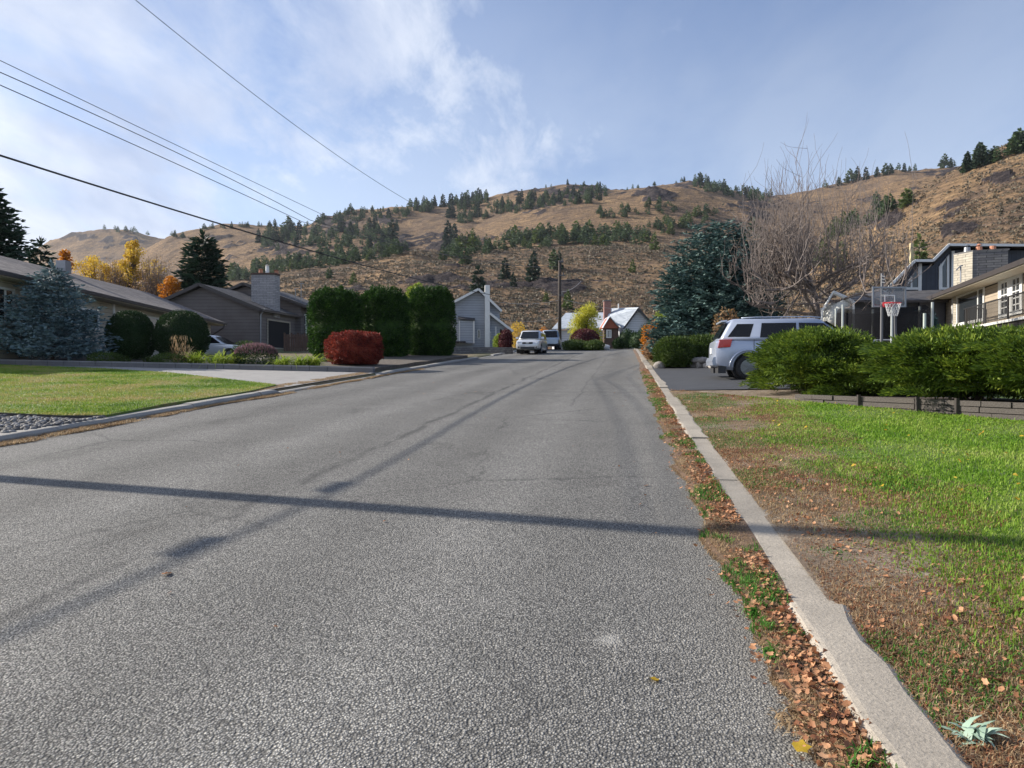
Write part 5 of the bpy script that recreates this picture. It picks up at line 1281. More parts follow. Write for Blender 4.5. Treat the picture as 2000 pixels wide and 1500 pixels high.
shrub('red_shrub', 692, 28.4, 651, 718, 108, M['red'], 'bright red clipped shrub in front of the tall cedars', 'shrub', 16000, .075, .045, 2.9, 'bed', seed=21, lump=.18, depth=.22, spread=.9)

# border plants
def blades(n, rx, ry, L, W, spread, seed, base=(0, 0, 0), bend=-.25, segs=3, flop=.35):
    """arching strap leaves: each a strip of quads"""
    rr = np.random.default_rng(seed); a = rr.uniform(0, 6.283, n); q = np.sqrt(rr.random(n))
    P = np.stack([q * np.cos(a) * rx, q * np.sin(a) * ry, np.zeros(n)], 1) + np.array(base)
    ang = rr.uniform(0, 6.283, n); tilt = np.abs(rr.normal(size=n)) * spread
    H = np.stack([np.cos(ang), np.sin(ang), np.zeros(n)], 1); Lr = L * rr.uniform(.55, 1.25, n)
    sd = np.stack([-np.sin(ang), np.cos(ang), np.zeros(n)], 1) * (W * rr.uniform(.6, 1.3, n))[:, None] * .5
    rows = []
    for i in range(segs + 1):
        t = i / segs; out_ = np.sin(np.minimum(tilt + flop * t * 1.6, 2.2)) * t; up = np.cos(np.minimum(tilt + flop * t * 1.6, 2.2)) * t
        c = P + H * (Lr * out_)[:, None] + np.array([0, 0, 1]) * (Lr * up)[:, None]; w_ = 1 - t ** 2 * .95
        rows.append((c - sd * w_, c + sd * w_))
    V = np.stack([x for r_ in rows for x in r_], 1).reshape(-1, 3); k = 2 * (segs + 1); b = np.arange(n)[:, None] * k
    Fs = [np.concatenate([b + 2 * i, b + 2 * i + 1, b + 2 * i + 3, b + 2 * i + 2], 1) for i in range(segs)]
    return V, np.concatenate(Fs)
for i, (px, Y, hh, w_, lab) in enumerate(((382, 27.2, .62, .85, 'yellow-green strap-leaved clump left in the bed'), (428, 26.8, .70, .9, 'tall yellow-green strap-leaved clump left of the pink flowering shrub'), (462, 27.4, .5, .6, 'small yellow-green clump touching the pink flowering shrub'),
        (552, 26.4, .55, .55, 'yellow-green clump just right of the pink flowering shrub'), (585, 26.3, .6, .6, 'yellow-green strap-leaved clump midway to the red shrub'), (612, 26.6, .62, .5, 'yellow-green clump next to the red shrub'), (300, 27.2, .40, .9, 'low dull green clump in front of the round shrubs'), (235, 26.9, .35, .9, 'low clump at the foot of the blue spruce'))):
    p = onbed(px, Y); V, Fc = blades(190, w_ * .42, .22, hh * 1.35, .038, .62, 40 + i, flop=.6)
    o = mesh_np('border_clump', V, Fc, M['daylily'] if i < 6 else M['juniper_dark']); o.location = p; tag(o, lab, 'garden plant', 'strap-leaved clumps in the bed')
for i, (px, lab) in enumerate(((343, 'buff feathery grass plumes in front of the round shrubs'), (360, 'second tuft of buff grass plumes beside the first'))):
    p = onbed(px, 27.0); V, Fc = blades(60, .10, .1, .75, .012, .30, 60 + i, flop=.2); V2, F2 = leaves(np.array([[random.gauss(0, .10), random.gauss(0, .08), random.uniform(.45, .98)] for _ in range(46)]), np.array([[random.uniform(-.25, .25), random.uniform(-.25, .25), 1.0] for _ in range(46)]), .20, .026)
    V, Fc = merge([(V, Fc), (V2, F2)]); o = mesh_np('plume_grass', V, Fc, M['straw']); o.location = p; tag(o, lab, 'ornamental grass', 'grass plumes in the bed')
def lav():
    p = onbed(500, 27.2); e = empty('flowering_shrub', p, 0, 'pinkish flowering shrub between the yellow-green clumps', 'shrub')
    V, Fc = shrub_shell(.82, .6, .42, .3, 3600, .10, .03, 2.2, .3, .1, seed=71); V[:, 2] = np.maximum(V[:, 2], .01); mesh_np('foliage', V, Fc, M['roundshrub'], e)
    rr = np.random.default_rng(3); D = sphere_dirs(900, rr, .1); P = D * np.array([.80, .58, .42]) + np.array([0, 0, .34]); V, Fc = leaves(P, D * .5 + np.array([0, 0, 1.0]), .16, .025, rr); mesh_np('flower_spikes', V, Fc, M['lavender'], e)
lav()
for i, (px, Y, y0, wpx, lab) in enumerate(((205, 26.8, 690, 60, 'low ground-hugging green plant near the spruce trunk'), (330, 26.6, 692, 60, 'low dark green plant under the grass plumes'), (480, 28.6, 668, 52, 'dull green shrub behind the yellow-green clumps'), (640, 30.5, 692, 40, 'small grey plant beside the red shrub'))):
    shrub('low_shrub', px, Y, y0, None, wpx, M['juniper_dark'], lab, 'shrub', 1500, .08, .03, 2.2, 'bed', stems=False, spread=.9, core=False, depth=.4)

# ------------------------------------------------------------------ trees behind the houses, left
def tree_conifer(name, px, Y, y0, wpx, m, label, zg=None, nl=26, nb=12, per=12, L=.5, W=.16, seed=0, shape=.7, base=.06, ragged=.4, up=.1, droop=.3, dens=1):
    x = ray(px, 700).x * Y; zg = G(x, Y) if zg is None else zg; h = at(px, y0, Y).z - zg; e = empty(name, (x, Y, zg), seed, label, 'tree')
    trunk_obj(e, h * .95, h * .02 + .05, M['bark'])
    V, Fc = merge([conifer(h, wpx / 2 / F * Y, nl, nb, per, L, W, seed + k, base, up=up, shape=shape, droop=droop, ragged=ragged) for k in range(dens)])
    mesh_np('crown', V, Fc, m, e); return e
tree_conifer('dark_conifer', -30, 50, 335, 215, M['conifer'], 'tall dark conifer cut by the left edge above the bungalow roof', nl=40, nb=20, per=20, L=.5, W=.22, seed=2, shape=.6, ragged=.6, dens=2)
tree_conifer('dark_conifer', 82, 56, 468, 80, M['conifer'], 'lower dark conifer between the tall edge conifer and the orange tree', L=.5, W=.18, seed=4, shape=.45, ragged=.4, dens=2)
tree_conifer('dark_conifer', 398, 60, 455, 104, M['conifer'], 'wide dark conifer behind the peak of the grey-brown house', nl=26, nb=15, per=14, L=.6, W=.2, seed=6, shape=.42, ragged=.5, dens=3)
def broadleaf(name, px, Y, y0, wpx, m, label, n=2500, L=.22, W=.16, seed=0, clumps=14, hfrac=.8, narrow=1.0, cat='tree', zg=None, cr=.42, limbs=True, lean=0):
    x = ray(px, 700).x * Y; zg = G(x, Y) if zg is None else zg; h = at(px, y0, Y).z - zg; R_ = wpx / 2 / F * Y; rr = np.random.default_rng(seed)
    e = empty(name, (x, Y, zg), 0, label, cat); mb = MB(); Ps = []; Ds = []
    mb.tube([(0, 0, -.2), (.05, 0, h * .3), (.1, 0, h * .55)], [h * .03, h * .022, h * .014], 7)
    for i in range(clumps):
        a = rr.uniform(0, 6.283); t = (i + .5) / clumps; zc = h * (1 - hfrac) + h * hfrac * t * .92; rad = R_ * (1 - t * .55 * narrow) * rr.uniform(.15, .75); cx, cy = rad * math.cos(a), rad * math.sin(a)
        cs = R_ * cr * rr.uniform(.6, 1.25) * (1 - .3 * t); k = max(8, int(n / clumps)); D = sphere_dirs(k, rr); P = D * cs * (rr.random(k) ** .45)[:, None] * np.array([1, 1, .85]) + np.array([cx, cy, zc - cs * .2])
        Ps.append(P); Ds.append(D + rr.normal(size=D.shape) * .8)
        if limbs: mb.tube([(.05, 0, h * (.2 + .3 * t)), (cx * .5, cy * .5, h * .2 + zc * .6), (cx, cy, zc)], [h * .012, h * .008, .012], 5)
    mb.build('trunk', M['bark'], e, world=False)
    V, Fc = leaves(np.concatenate(Ps), np.concatenate(Ds), L, W, rr); V[:, 2] = np.maximum(V[:, 2], .02); mesh_np('crown', V, Fc, m, e); return e
broadleaf('orange_tree', 132, 60, 478, 62, M['orange'], 'dull orange tree behind the small blue spruce', 3000, .2, .15, 8)
broadleaf('yellow_tree', 190, 62, 494, 125, M['yellow'], 'loose yellow tree at the left of the autumn thicket', 8000, .15, .10, 9, 34, cr=.36, narrow=.5)
broadleaf('yellow_tree', 260, 61, 458, 62, M['yellow'], 'tallest narrow yellow tree rising from the autumn thicket', 6500, .15, .10, 10, 32, narrow=.55, cr=.5)
broadleaf('yellow_tree', 226, 63, 500, 90, M['yellow'], 'thin yellow tree between the loose one and the tallest one', 4500, .14, .09, 19, 30, cr=.40, narrow=.4)
broadleaf('yellow_tree', 298, 62, 497, 80, M['yellow'], 'sparse yellow tree right of the tallest one', 2200, .14, .09, 20, 26, cr=.42, narrow=.4)
broadleaf('orange_tree', 333, 57, 533, 60, M['orange'], 'small bright orange tree touching the roof of the grey-brown house', 4600, .15, .13, 11, cr=.5)
def twiggy(name, px, Y, y0, wpx, label, n=260, seed=0, m=None, leafn=1400, zg=None):
    """many fine rising stems with a haze of last leaves"""
    x = ray(px, 700).x * Y; zg = G(x, Y) if zg is None else zg; h = at(px, y0, Y).z - zg; R_ = wpx / 2 / F * Y; rr = random.Random(seed); e = empty(name, (x, Y, zg), 0, label, 'tree'); mb = MB(); tips = []
    for i in range(n):
        a = rr.uniform(0, 6.283); q = rr.random() ** .6 * R_; hh = h * rr.uniform(.6, 1.0) * (1 - .35 * (q / R_) ** 2); p0 = Vector((q * .35 * math.cos(a), q * .35 * math.sin(a), 0)); p2 = Vector((q * math.cos(a), q * math.sin(a), hh)); p1 = p0.lerp(p2, .5) + Vector((rr.uniform(-.2, .2), rr.uniform(-.2, .2), .2))
        mb.tube([p0, p1, p2], [.03, .018, .008], 3, False); tips += [p1.lerp(p2, rr.random()) for _ in range(6)]
    mb.build('branches', M['greybark'], e, world=False)
    P = np.array([tuple(rr.choice(tips) + Vector((rr.gauss(0, .22), rr.gauss(0, .22), rr.gauss(0, .2)))) for _ in range(leafn)]); V, Fc = leaves(P, np.random.default_rng(seed).normal(size=P.shape), .13, .09); mesh_np('crown', V, Fc, m or M['mauve'], e)
twiggy('thinning_tree', 222, 60, 500, 80, 'half-bare mauve-brown tree between the two yellow trees', 260, 31, leafn=5000)
twiggy('thinning_tree', 305, 60, 490, 95, 'half-bare mauve-brown tree between the tall yellow tree and the dark conifer', 320, 32, leafn=6500)
broadleaf('lime_tree', 815, 54, 549, 84, M['lime'], 'yellow-green tree showing above the rightmost tall cedar', 4200, .2, .12, 13, 18, cr=.5)

# ------------------------------------------------------------------ end of the street
broadleaf('willow_tree', 1143, 66, 594, 84, M['willow'], 'bright yellow-green willow left of the brick chimney', 7500, .26, .07, 15, 26, hfrac=.98, cr=.48)
shrub('dark_red_shrub', 1143, 62, 645, None, 54, M['darkred'], 'dark red rounded shrub under the yellow willow', 'shrub', 3500, .14, .08, 2.2, 'ground', seed=41)
for i, (px, Y, y0, wpx, m_, lab, nm) in enumerate((
    (1122, 60, 665, 48, 'juniper_dark', 'low spreading juniper left of the dark red shrub', 'low_juniper'),
    (1160, 59, 666, 40, 'juniper_dark', 'low spreading juniper right of the dark red shrub', 'low_juniper'),
    (1226, 67, 646, 34, 'roundshrub', 'dark shrub against the wall of the white house', 'dark_shrub'),
    (1250, 62, 650, 40, 'roundshrub', 'dark shrub at the right corner of the white house', 'dark_shrub'),
    (1262, 72, 636, 34, 'roundshrub', 'tall dark shrub behind the corner of the white house', 'dark_shrub'),
    (1208, 64, 662, 22, 'roundshrub', 'small dark shrub before the porch door of the white house', 'dark_shrub'),
    (988, 57, 646, 26, 'darkred', 'rusty shrub right of the pale blue house', 'rusty_shrub'),
    (975, 58, 655, 22, 'lime', 'pale green shrub under the carport roof of the pale blue house', 'green_shrub'),
    (1010, 80, 632, 36, 'yellow', 'yellow-leaved bush behind the white car', 'yellow_bush'),
    (1062, 84, 643, 22, 'orange', 'small orange bush behind the blue truck', 'orange_bush'),
    (1276, 40, 634, 44, 'orange', 'orange-leaved bush at the left foot of the big spruce', 'orange_bush'),
    (1294, 42, 606, 34, 'lime', 'yellow-green bush left of the big spruce', 'green_bush'),
    (1312, 40, 640, 40, 'juniper_dark', 'dull green bush under the big spruce', 'green_bush'),
    (1420, 33, 612, 60, 'mauve', 'rusty half-bare bush in the shade of the big spruce', 'rusty_bush'),
    (1275, 36, 668, 30, 'mauve', 'grey-brown twiggy bush beside the kerb', 'twiggy_bush'))):
    fine = m_ in ('orange', 'mauve', 'lime', 'yellow')
    shrub(nm, px, Y, y0, None, wpx, M[m_], lab, 'shrub', 1800, .16 if fine else .13, .08, 2.1, 'ground', seed=50 + i, core=not fine, spread=1.0, lump=.25, depth=.6 if fine else .2)
def boulder(name, px, Y, w_, h_, m, label, seed=0):
    x = ray(px, 700).x * Y; z = G(x, Y); V, Fc = dome_mesh(w_ / 2, w_ / 2 * .8, h_ / 2, h_ * .42, 2.3, 14, 9, 1.0, .35, seed)
    o = mesh_np(name, V, Fc, m, smooth=True); o.location = (x, Y, z - .02); return tag(o, label, 'rock')
M['rock'] = simple('field_stone', (0.30, 0.275, 0.25), 0.9, 0, 0.45, 4, 0.03)
boulder('boulder', 1182, 60, .9, .55, simple('pale_stone', (0.55, .54, .52), .9), 'pale rounded boulder right of the dark red shrub', 3)
boulder('boulder', 1278, 40, .7, .5, M['rock'], 'tan boulder beside the kerb at the street end', 4)
# juniper on dry-stone edging, left of the driveway
for i, (px, Y, y0, wpx) in enumerate(((1318, 27.5, 664, 74), (1372, 28.2, 660, 72), (1425, 29, 658, 70))):
    shrub('spreading_juniper', px, Y, y0, None, wpx, M['juniper_dark'], ['spreading juniper nearest the kerb above the dry-stone edging', 'spreading juniper just left of the silver car', 'spreading juniper half hidden by the silver car'][i], 'shrub', 9000, .14, .035, 2.3, 'ground', seed=80 + i, lump=.22, bias=(-.3, 0, .2), depth=.3, group='junipers above the dry-stone edging')
def dry_stones():
    rr = random.Random(9); labs = 0
    a, b = gp(1292, 716), gp(1480, 724); e = empty('dry_stone_edging', a, 0, 'dry-laid stone edging between the driveway and the junipers', 'wall')
    V_, o_ = [], 0
    for row in range(2):
        n = 13
        for i in range(n):
            q = (i + rr.uniform(-.2, .2) + row * .5) / n; p = a.lerp(b, max(0, q)); V, Fc = dome_mesh(rr.uniform(.15, .27), .2, rr.uniform(.10, .15), 0, 2.8, 12, 7, 1.0, .5, 100 + i + row * 20)
            V = V + np.array([p.x + rr.uniform(-.05, .05), p.y + .15 + row * .06, G(p.x, p.y) + .1 + row * .2]); V_.append((V, Fc))
    V, Fc = merge(V_); o = mesh_np('stones', V, Fc, M['rock'], e, True, world=True)
dry_stones()
boulder('boulder', 1288, 27.2, .45, .32, M['rock'], 'rounded stone at the kerb end of the dry-stone edging', 6)

# big spruce
def big_spruce():
    Y = 36; x = ray(1385, 700).x * Y; zg = G(x, Y); h = at(1385, 392, Y).z - zg
    e = empty('large_spruce', (x, Y, zg), 0, 'big dense blue-green spruce behind the silver car', 'spruce tree'); trunk_obj(e, h * .85, .2, M['bark'])
    parts = []
    for k, (cx, cy, hh, rr_) in enumerate(((-.3, 0, .98, 1.8), (-1.15, -.3, .88, 1.6), (.6, -.2, 1.0, 1.9), (1.4, 0, .94, 1.7), (.2, -1.1, .80, 1.9), (-1.9, -.2, .66, 1.3), (2.2, -.2, .80, 1.5), (-.5, -.9, .5, 2.3), (1.3, -.9, .62, 1.9))):
        V, Fc = conifer(h * hh, rr_, int(34 * hh), 19, 25, .25, .075, 500 + k, .03, up=.30, shape=.36, top=.12, droop=.25, ragged=.42, side_spread=.7); parts.append((V + np.array([cx, cy, 0]), Fc))
    V, Fc = merge(parts); mesh_np('crown', V, Fc, M['spruce_big'], e)
big_spruce()
tree_conifer('dark_conifer', 1470, 44, 430, 110, M['conifer'], 'dark conifer in the shade behind the bare tree', seed=16, shape=.5, L=.45, W=.14, dens=2, ragged=.4)

# bare tree
def bare_tree():
    Y = 30; x = ray(1597, 700).x * Y; zg = G(x, Y); rr = random.Random(12)
    e = empty('bare_tree', (x, Y, zg), 0, 'leafless wide-spreading tree with many upright shoots beside the big spruce', 'tree')
    tr = MB(); br = MB(); tw = MB()
    fork = Vector((-.15, 0, 2.9)); tr.tube([(0, 0, -.2), (.05, 0, 1.2), (-.05, 0, 2.2), fork], [.2, .16, .14, .13], 9)
    H = at(1597, 300, Y).z - zg
    def limb(p, d, ln, r0, lvl):
        pts = [p.copy()]; n = 6; dd = d.normalized()
        for i in range(n):
            dd = (dd + Vector((rr.gauss(0, .13), rr.gauss(0, .13), rr.gauss(.03 + .03 * lvl, .09)))).normalized(); pts.append(pts[-1] + dd * ln / n)
        r1 = r0 * .45; (br if lvl < 2 else tw).tube(pts, [r0 + (r1 - r0) * i / n for i in range(n + 1)], 6 if lvl < 2 else 3, False)
        if lvl >= 4: return
        k = {0: 6, 1: 5, 2: 3, 3: 2}[lvl]
        for j in range(k):
            q = rr.uniform(.25, 1.0); i = min(n - 1, int(q * n)); b = pts[i].lerp(pts[i + 1], q * n - i)
            if lvl >= 1 and rr.random() < .38:   # upright water shoot
                nd = Vector((rr.gauss(0, .22), rr.gauss(0, .22), 1)); l2 = min(ln * rr.uniform(.8, 1.3), 2.1)
            else:
                ax = Vector((rr.gauss(0, 1), rr.gauss(0, 1), rr.gauss(.1, .7))); nd = dd * .7 + ax.normalized() * .9; l2 = ln * rr.uniform(.42, .68)
            limb(b, nd, l2, max(.0085, r0 * .55), lvl + 1)
    for i in range(11):
        a = i / 11 * 6.283 + rr.uniform(-.2, .2); el = rr.uniform(-.12, .75); limb(fork - Vector((0, 0, rr.uniform(-.4, .9))), Vector((math.cos(a) * 1.1 - .38, math.sin(a) * .8, el)), rr.uniform(2.5, 3.4), .075, 0)
    for i in range(3): limb(fork, Vector((rr.gauss(-.3, .4), rr.gauss(0, .3), 1)), H - 7.4, .08, 0)
    tr.build('trunk', M['greybark'], e, True, world=False); br.build('limbs', M['greybark'], e, world=False); tw.build('twigs', M['greybark'], e, world=False)
bare_tree()

# ------------------------------------------------------------------ juniper hedge on its low stone wall, right
WA, WB = gp(1588, 786), gp(2000, 823)
wd = (WB - WA).normalized(); wn_ = Vector((-wd.y, wd.x, 0)); wn_ = wn_ if wn_.y > 0 else -wn_
def hedge_wall():
    e = empty('stone_retaining_wall', WA, 0, 'low stacked stone retaining wall under the juniper hedge', 'retaining wall'); topz = 1.04; rr = random.Random(4)
    L_ = 9.0; x = 0.0; mb = MB(); back = MB()
    a = WA - wd * 0.3; b = WA + wd * L_
    back.prism([Vector((a.x, a.y, .3)) + wn_ * .1, Vector((b.x, b.y, .3)) + wn_ * .1, Vector((b.x, b.y, .3)) + wn_ * .35, Vector((a.x, a.y, .3)) + wn_ * .35], (0, 0, topz - .33)); back.build('wall_core', M['dark_interior'], e)
    z = topz
    rows = 5; hgt = .092
    for r_ in range(rows):
        z0 = topz - (r_ + 1) * hgt; x = -.3 + rr.uniform(-.2, 0)
        while x < L_:
            w_ = rr.uniform(.35, 1.1); p = WA + wd * x; q = WA + wd * (x + w_ - .015); o_ = wn_ * rr.uniform(0, .03)
            if z0 + hgt > min(G(p.x, p.y), G(q.x, q.y)) - .05:
                mb.prism([Vector((p.x, p.y, z0 + .006)) + o_, Vector((q.x, q.y, z0 + .006)) + o_, Vector((q.x, q.y, z0 + .006)) + wn_ * .12, Vector((p.x, p.y, z0 + .006)) + wn_ * .12], (0, 0, hgt - .012))
            x += w_
    mb.build('stone_course', concrete('stacked_stone', (0.115, 0.10, 0.09), .01), e)
    for k in (1.0, 2.1, 2.75, 4.1, 5.2, 6.6):
        p = WA + wd * k; mb = MB(); mb.box((p.x, p.y, topz - .22), (.05, .05, .5)); mb.build('wall_post', M['fascia_dark'], e)
hedge_wall()
def raised_bed():
    A = WA + wd * .1 + wn_ * .3; B = WA + wd * 8.8 + wn_ * .3; mb = MB(); mb.prism([Vector((A.x, A.y, .2)), Vector((B.x, B.y, .2)), Vector((B.x, B.y, .2)) + wn_ * 2.3, Vector((A.x, A.y, .2)) + wn_ * 2.3], (0, 0, .80)); tag(mb.build('raised_bed_soil', M['bark']), kind='structure')
raised_bed()
def hedge_juniper(cx, cy, rx, ry, top, seed, label, n=15000, zb=None):
    zb = G(cx, cy) - .05 if zb is None else zb; h = top - zb
    e = empty('juniper_hedge', (cx, cy, zb), 0, label, 'juniper shrub', 'junipers in the hedge above the stone wall')
    parts = []; rr = np.random.default_rng(seed)
    for k in range(70):
        D = sphere_dirs(1, rr, -.25)[0]; f = rr.uniform(.80, 1.06); bx, by, bz_ = D[0] * rx * f * .92, D[1] * ry * f * .92, h * .50 + D[2] * h * .42 * f; sz = rr.uniform(.20, .38); nn = int(n / 55)
        Dd = sphere_dirs(nn, rr, -.5); P = Dd * np.array([sz * 1.25, sz * 1.1, sz * .42]) * (rr.random((nn, 1)) ** .4) + np.array([bx, by, min(bz_, h - sz * .3)])
        ax = np.array([D[0] * .9 - .55, D[1] * .9, .35]); dr = ax + Dd * .6 + rr.normal(size=(nn, 3)) * .35
        parts.append(leaves(P, dr, .085 * rr.uniform(.6, 1.5, nn), .024, rr))
    for k in range(26):   # sprays that drape outward and sideways into the next shrub
        a = rr.uniform(0, 6.283); zz = h * rr.uniform(.10, .75); bx, by = rx * 1.02 * math.cos(a), ry * 1.0 * math.sin(a); sz = rr.uniform(.18, .34); nn = int(n / 90)
        Dd = sphere_dirs(nn, rr, -.5); P = Dd * np.array([sz * 1.5, sz, sz * .34]) * (rr.random((nn, 1)) ** .4) + np.array([bx, by, zz])
        parts.append(leaves(P, np.array([math.cos(a) * .8 - .5, math.sin(a) * .8, .12]) + Dd * .5 + rr.normal(size=(nn, 3)) * .3, .085 * rr.uniform(.6, 1.5, nn), .024, rr))
    V, Fc = shrub_shell(rx * .95, ry * .95, h * .44, h * .54, int(n * .8), .085, .026, 2.4, .25, .25, 4.0, .1, .7, seed + 5, (-.4, -.1, .1)); parts.append((V, Fc))
    parts.append(dome_mesh(rx, ry, h * .46, h * .5, 2.4, 26, 14, .84, .25, seed))
    V, Fc = merge(parts); V[:, 2] = np.where(V[:, 2] < -.12, -.12, V[:, 2]); mesh_np('foliage', V, Fc, M['juniper'], e)
    mb = MB(); r2 = random.Random(seed)
    for i in range(6): mb.tube([(r2.uniform(-.2, .2), r2.uniform(-.2, .2), -.1), (r2.uniform(-.5, .5) * rx, r2.uniform(-.5, .5) * ry, h * .55)], [.05, .02], 5)
    mb.build('stems', M['bark'], e, world=False)
c0 = at(1600, 700, 15.2); hedge_juniper(c0.x, c0.y, 1.18, 1.3, at(1580, 644, 15.3).z, 1, 'leftmost rounded juniper of the hedge, in front of the silver car', 26000)
c1 = at(1706, 700, 14.5); hedge_juniper(c1.x, c1.y, 1.35, 1.15, at(1712, 700, 14.2).z, 2, 'lower juniper where the hedge dips below the car bonnet', 20000, .92)
c2 = WA + wd * 2.35 + wn_ * 1.0; hedge_juniper(c2.x, c2.y, 1.38, 1.1, at(1830, 640, c2.y).z, 3, 'juniper of the hedge below the trampoline and hoop', 24000, .97)
c3 = WA + wd * 3.8 + wn_ * 1.2; hedge_juniper(c3.x, c3.y, 1.4, 1.15, at(1960, 634, c3.y).z, 4, 'juniper at the right end of the hedge below the balcony', 24000, .97)
c4 = WA + wd * 5.5 + wn_ * 1.2; hedge_juniper(c4.x, c4.y, 1.4, 1.15, at(2000, 618, c4.y).z, 5, 'juniper cut off by the right edge of the picture', 12000, .97)

# ------------------------------------------------------------------ things in the right-hand yard
def hoop():
    Y = 21.5; base = gxy(at(1722, 650, Y).x, Y); e = empty('basketball_hoop', base, 0, 'basketball hoop with clear backboard, red rim and white net above the hedge', 'basketball hoop')
    def A(px, py, dy=0): return at(px, py, Y + dy)
    mb = MB(); p = A(1723, 534, .6); mb.tube([(p.x, p.y, base.z - .1), p], .045, 8); p = A(1736, 606, .8); mb.tube([(p.x + .25, p.y, base.z - .1), A(1748, 575, .5)], .04, 8); mb.build('post', simple('grey_post', (.13, .13, .14), .5, .3), e)
    mb = MB(); 
    for y_ in (539, 545, 551): mb.bar(A(1723, y_, .5), A(1729, y_ + 1, .3), .03, .02)
    mb.bar(A(1723, 577, .5), A(1736, 577, .05), .06); mb.bar(A(1723, 592, .5), A(1736, 592, .05), .06); mb.build('bracket', M['galv'], e)
    q = [A(1703, 600), A(1769, 600), A(1769, 560), A(1703, 560)]
    m = simple('clear_acrylic', (.25, .26, .28), .1, 0, .1, 1, 0, .6, 0, .35); mb = MB(); mb.prism(q, (0, .02, 0)); bb = mb.build('backboard', m, e)
    n = Vector((0, -1, 0)); mb = MB(); mb.ring([v + Vector((0, -.005, 0)) for v in q], n, .05, .03); o = mb.build('backboard_frame', M['galv'], e)
    q2 = [A(1727, 595), A(1748, 595), A(1748, 576), A(1727, 576)]; mb = MB(); mb.ring([v + Vector((0, -.006, 0)) for v in q2], n, .03, .01); mb.build('target_square', M['white'], e)
    rim = simple('red_rim', (.55, .03, .04), .5); c = A(1744, 592, -.34); ry = .225
    mb = MB(); mb.tube([c + Vector((math.cos(a) * ry, math.sin(a) * ry, 0)) for a in np.linspace(0, 6.283, 25)], .014, 6); mb.box(c + Vector((0, .28, -.02)), (.28, .12, .16)); mb.build('rim', rim, e)
    mb = MB(); net = simple('white_net', (.55, .55, .55), .8)
    k = 14
    for i in range(k):
        a0 = i / k * 6.283
        for sg in (-1, 1):
            pts = [c + Vector((math.cos(a0 + sg * t * 1.1) * (ry * (1 - .45 * t)), math.sin(a0 + sg * t * 1.1) * (ry * (1 - .45 * t)), -.40 * t)) for t in np.linspace(0, 1, 6)]; mb.tube(pts, .008, 4)
    mb.build('net', net, e)
hoop()
def trampoline():
    Y = 25.5; c = at(1722, 650, Y); c.z = G(c.x, c.y); e = empty('trampoline', c, 0, 'round trampoline with black safety net behind the juniper hedge', 'trampoline'); R_ = 1.62
    mb = MB(); mb.tube([c + Vector((math.cos(a) * R_, math.sin(a) * R_, .85)) for a in np.linspace(0, 6.283, 33)], .035, 6); mb.build('frame', M['galv'], e)
    zt = at(1700, 602, Y).z - c.z
    net = simple('black_net', (.012, .012, .014), .9, 0, .1, 1, 0, .1, 0, .72)
    V = []; Fc = []; K = 48
    for i in range(K):
        a = i / K * 6.283; sag = -.10 * abs(math.sin(a * 3)); 
        V += [c + Vector((math.cos(a) * R_ * .97, math.sin(a) * R_ * .97, .9)), c + Vector((math.cos(a) * R_ * (.97 - .03 * abs(math.sin(a * 3))), math.sin(a) * R_ * (.97 - .03 * abs(math.sin(a * 3))), zt + sag))]
    for i in range(K): j = (i + 1) % K; Fc.append((2 * i, 2 * j, 2 * j + 1, 2 * i + 1))
    mesh_np('safety_net', [tuple(v) for v in V], Fc, net, e, world=True)
    mb = MB(); V2, F2 = [], []; mb.poly([c + Vector((math.cos(a) * R_ * .9, math.sin(a) * R_ * .9, .84)) for a in np.linspace(0, 6.283, 32, endpoint=False)]); mb.build('jump_mat', M['black'], e)
    for i in range(6):
        a = i / 6 * 6.283 + .52 - 1.35; p = c + Vector((math.cos(a) * R_ * 1.03, math.sin(a) * R_ * 1.03, 0)); mb = MB(); mb.tube([p, p + Vector((0, 0, zt + .1))], .045, 8); mb.build('net_pole', simple('pale_foam', (.42, .45, .43), .8) if 'pale_foam' not in bpy.data.materials else bpy.data.materials['pale_foam'], e)
trampoline()
def canopy():
    Y = 28.5; b = at(1645, 650, Y); b.z = G(b.x, b.y); e = empty('garden_swing_canopy', b, 0, 'white cloth canopy on a bent pole frame left of the trampoline', 'canopy')
    cl = simple('white_cloth', (.66, .66, .62), .85, 0, .15, 2.0)
    outl = [(1618, 630), (1626, 608), (1636, 592), (1648, 584), (1660, 584), (1668, 592), (1667, 606), (1652, 606), (1642, 620), (1640, 632)]
    n = len(outl); V = []; 
    for d in (0, .45, .9):
        for i, (x_, y_) in enumerate(outl): p = at(x_, y_, Y); V.append((p.x + .15 * math.sin(i + d * 3) * .3, p.y + d, p.z - (.08 if d == .45 else 0)))
    Fc = []
    for k in range(2):
        for i in range(n): j = (i + 1) % n; Fc.append((k * n + i, k * n + j, (k + 1) * n + j, (k + 1) * n + i))
    mb = MB(); mb.v = V; mb.f = Fc + [tuple(range(n - 1, -1, -1)), tuple(range(2 * n, 3 * n))]; mb.build('cloth', cl, e, True)
    mb = MB(); mb.tube([at(1606, 607, Y), at(1627, 571, Y), at(1650, 581, Y)], .05, 7); mb.tube([at(1606, 607, Y), Vector((at(1606, 607, Y).x - .1, Y, b.z))], .04, 7); mb.tube([at(1627, 571, Y), at(1650, 581, Y), at(1668, 592, Y)], .085, 7); mb.tube([at(1667, 592, Y - .1), Vector((at(1667, 592, Y).x, Y - .1, b.z))], .05, 7); mb.build('frame', M['white'], e)
canopy()
shrub('dark_shrub', 1800, 27.5, 614, None, 60, M['spruce_big'], 'small bluish conifer bush between the trampoline and the tan house', 'shrub', 2500, .16, .05, 2.0, 'ground', seed=91, lump=.3, depth=.4)
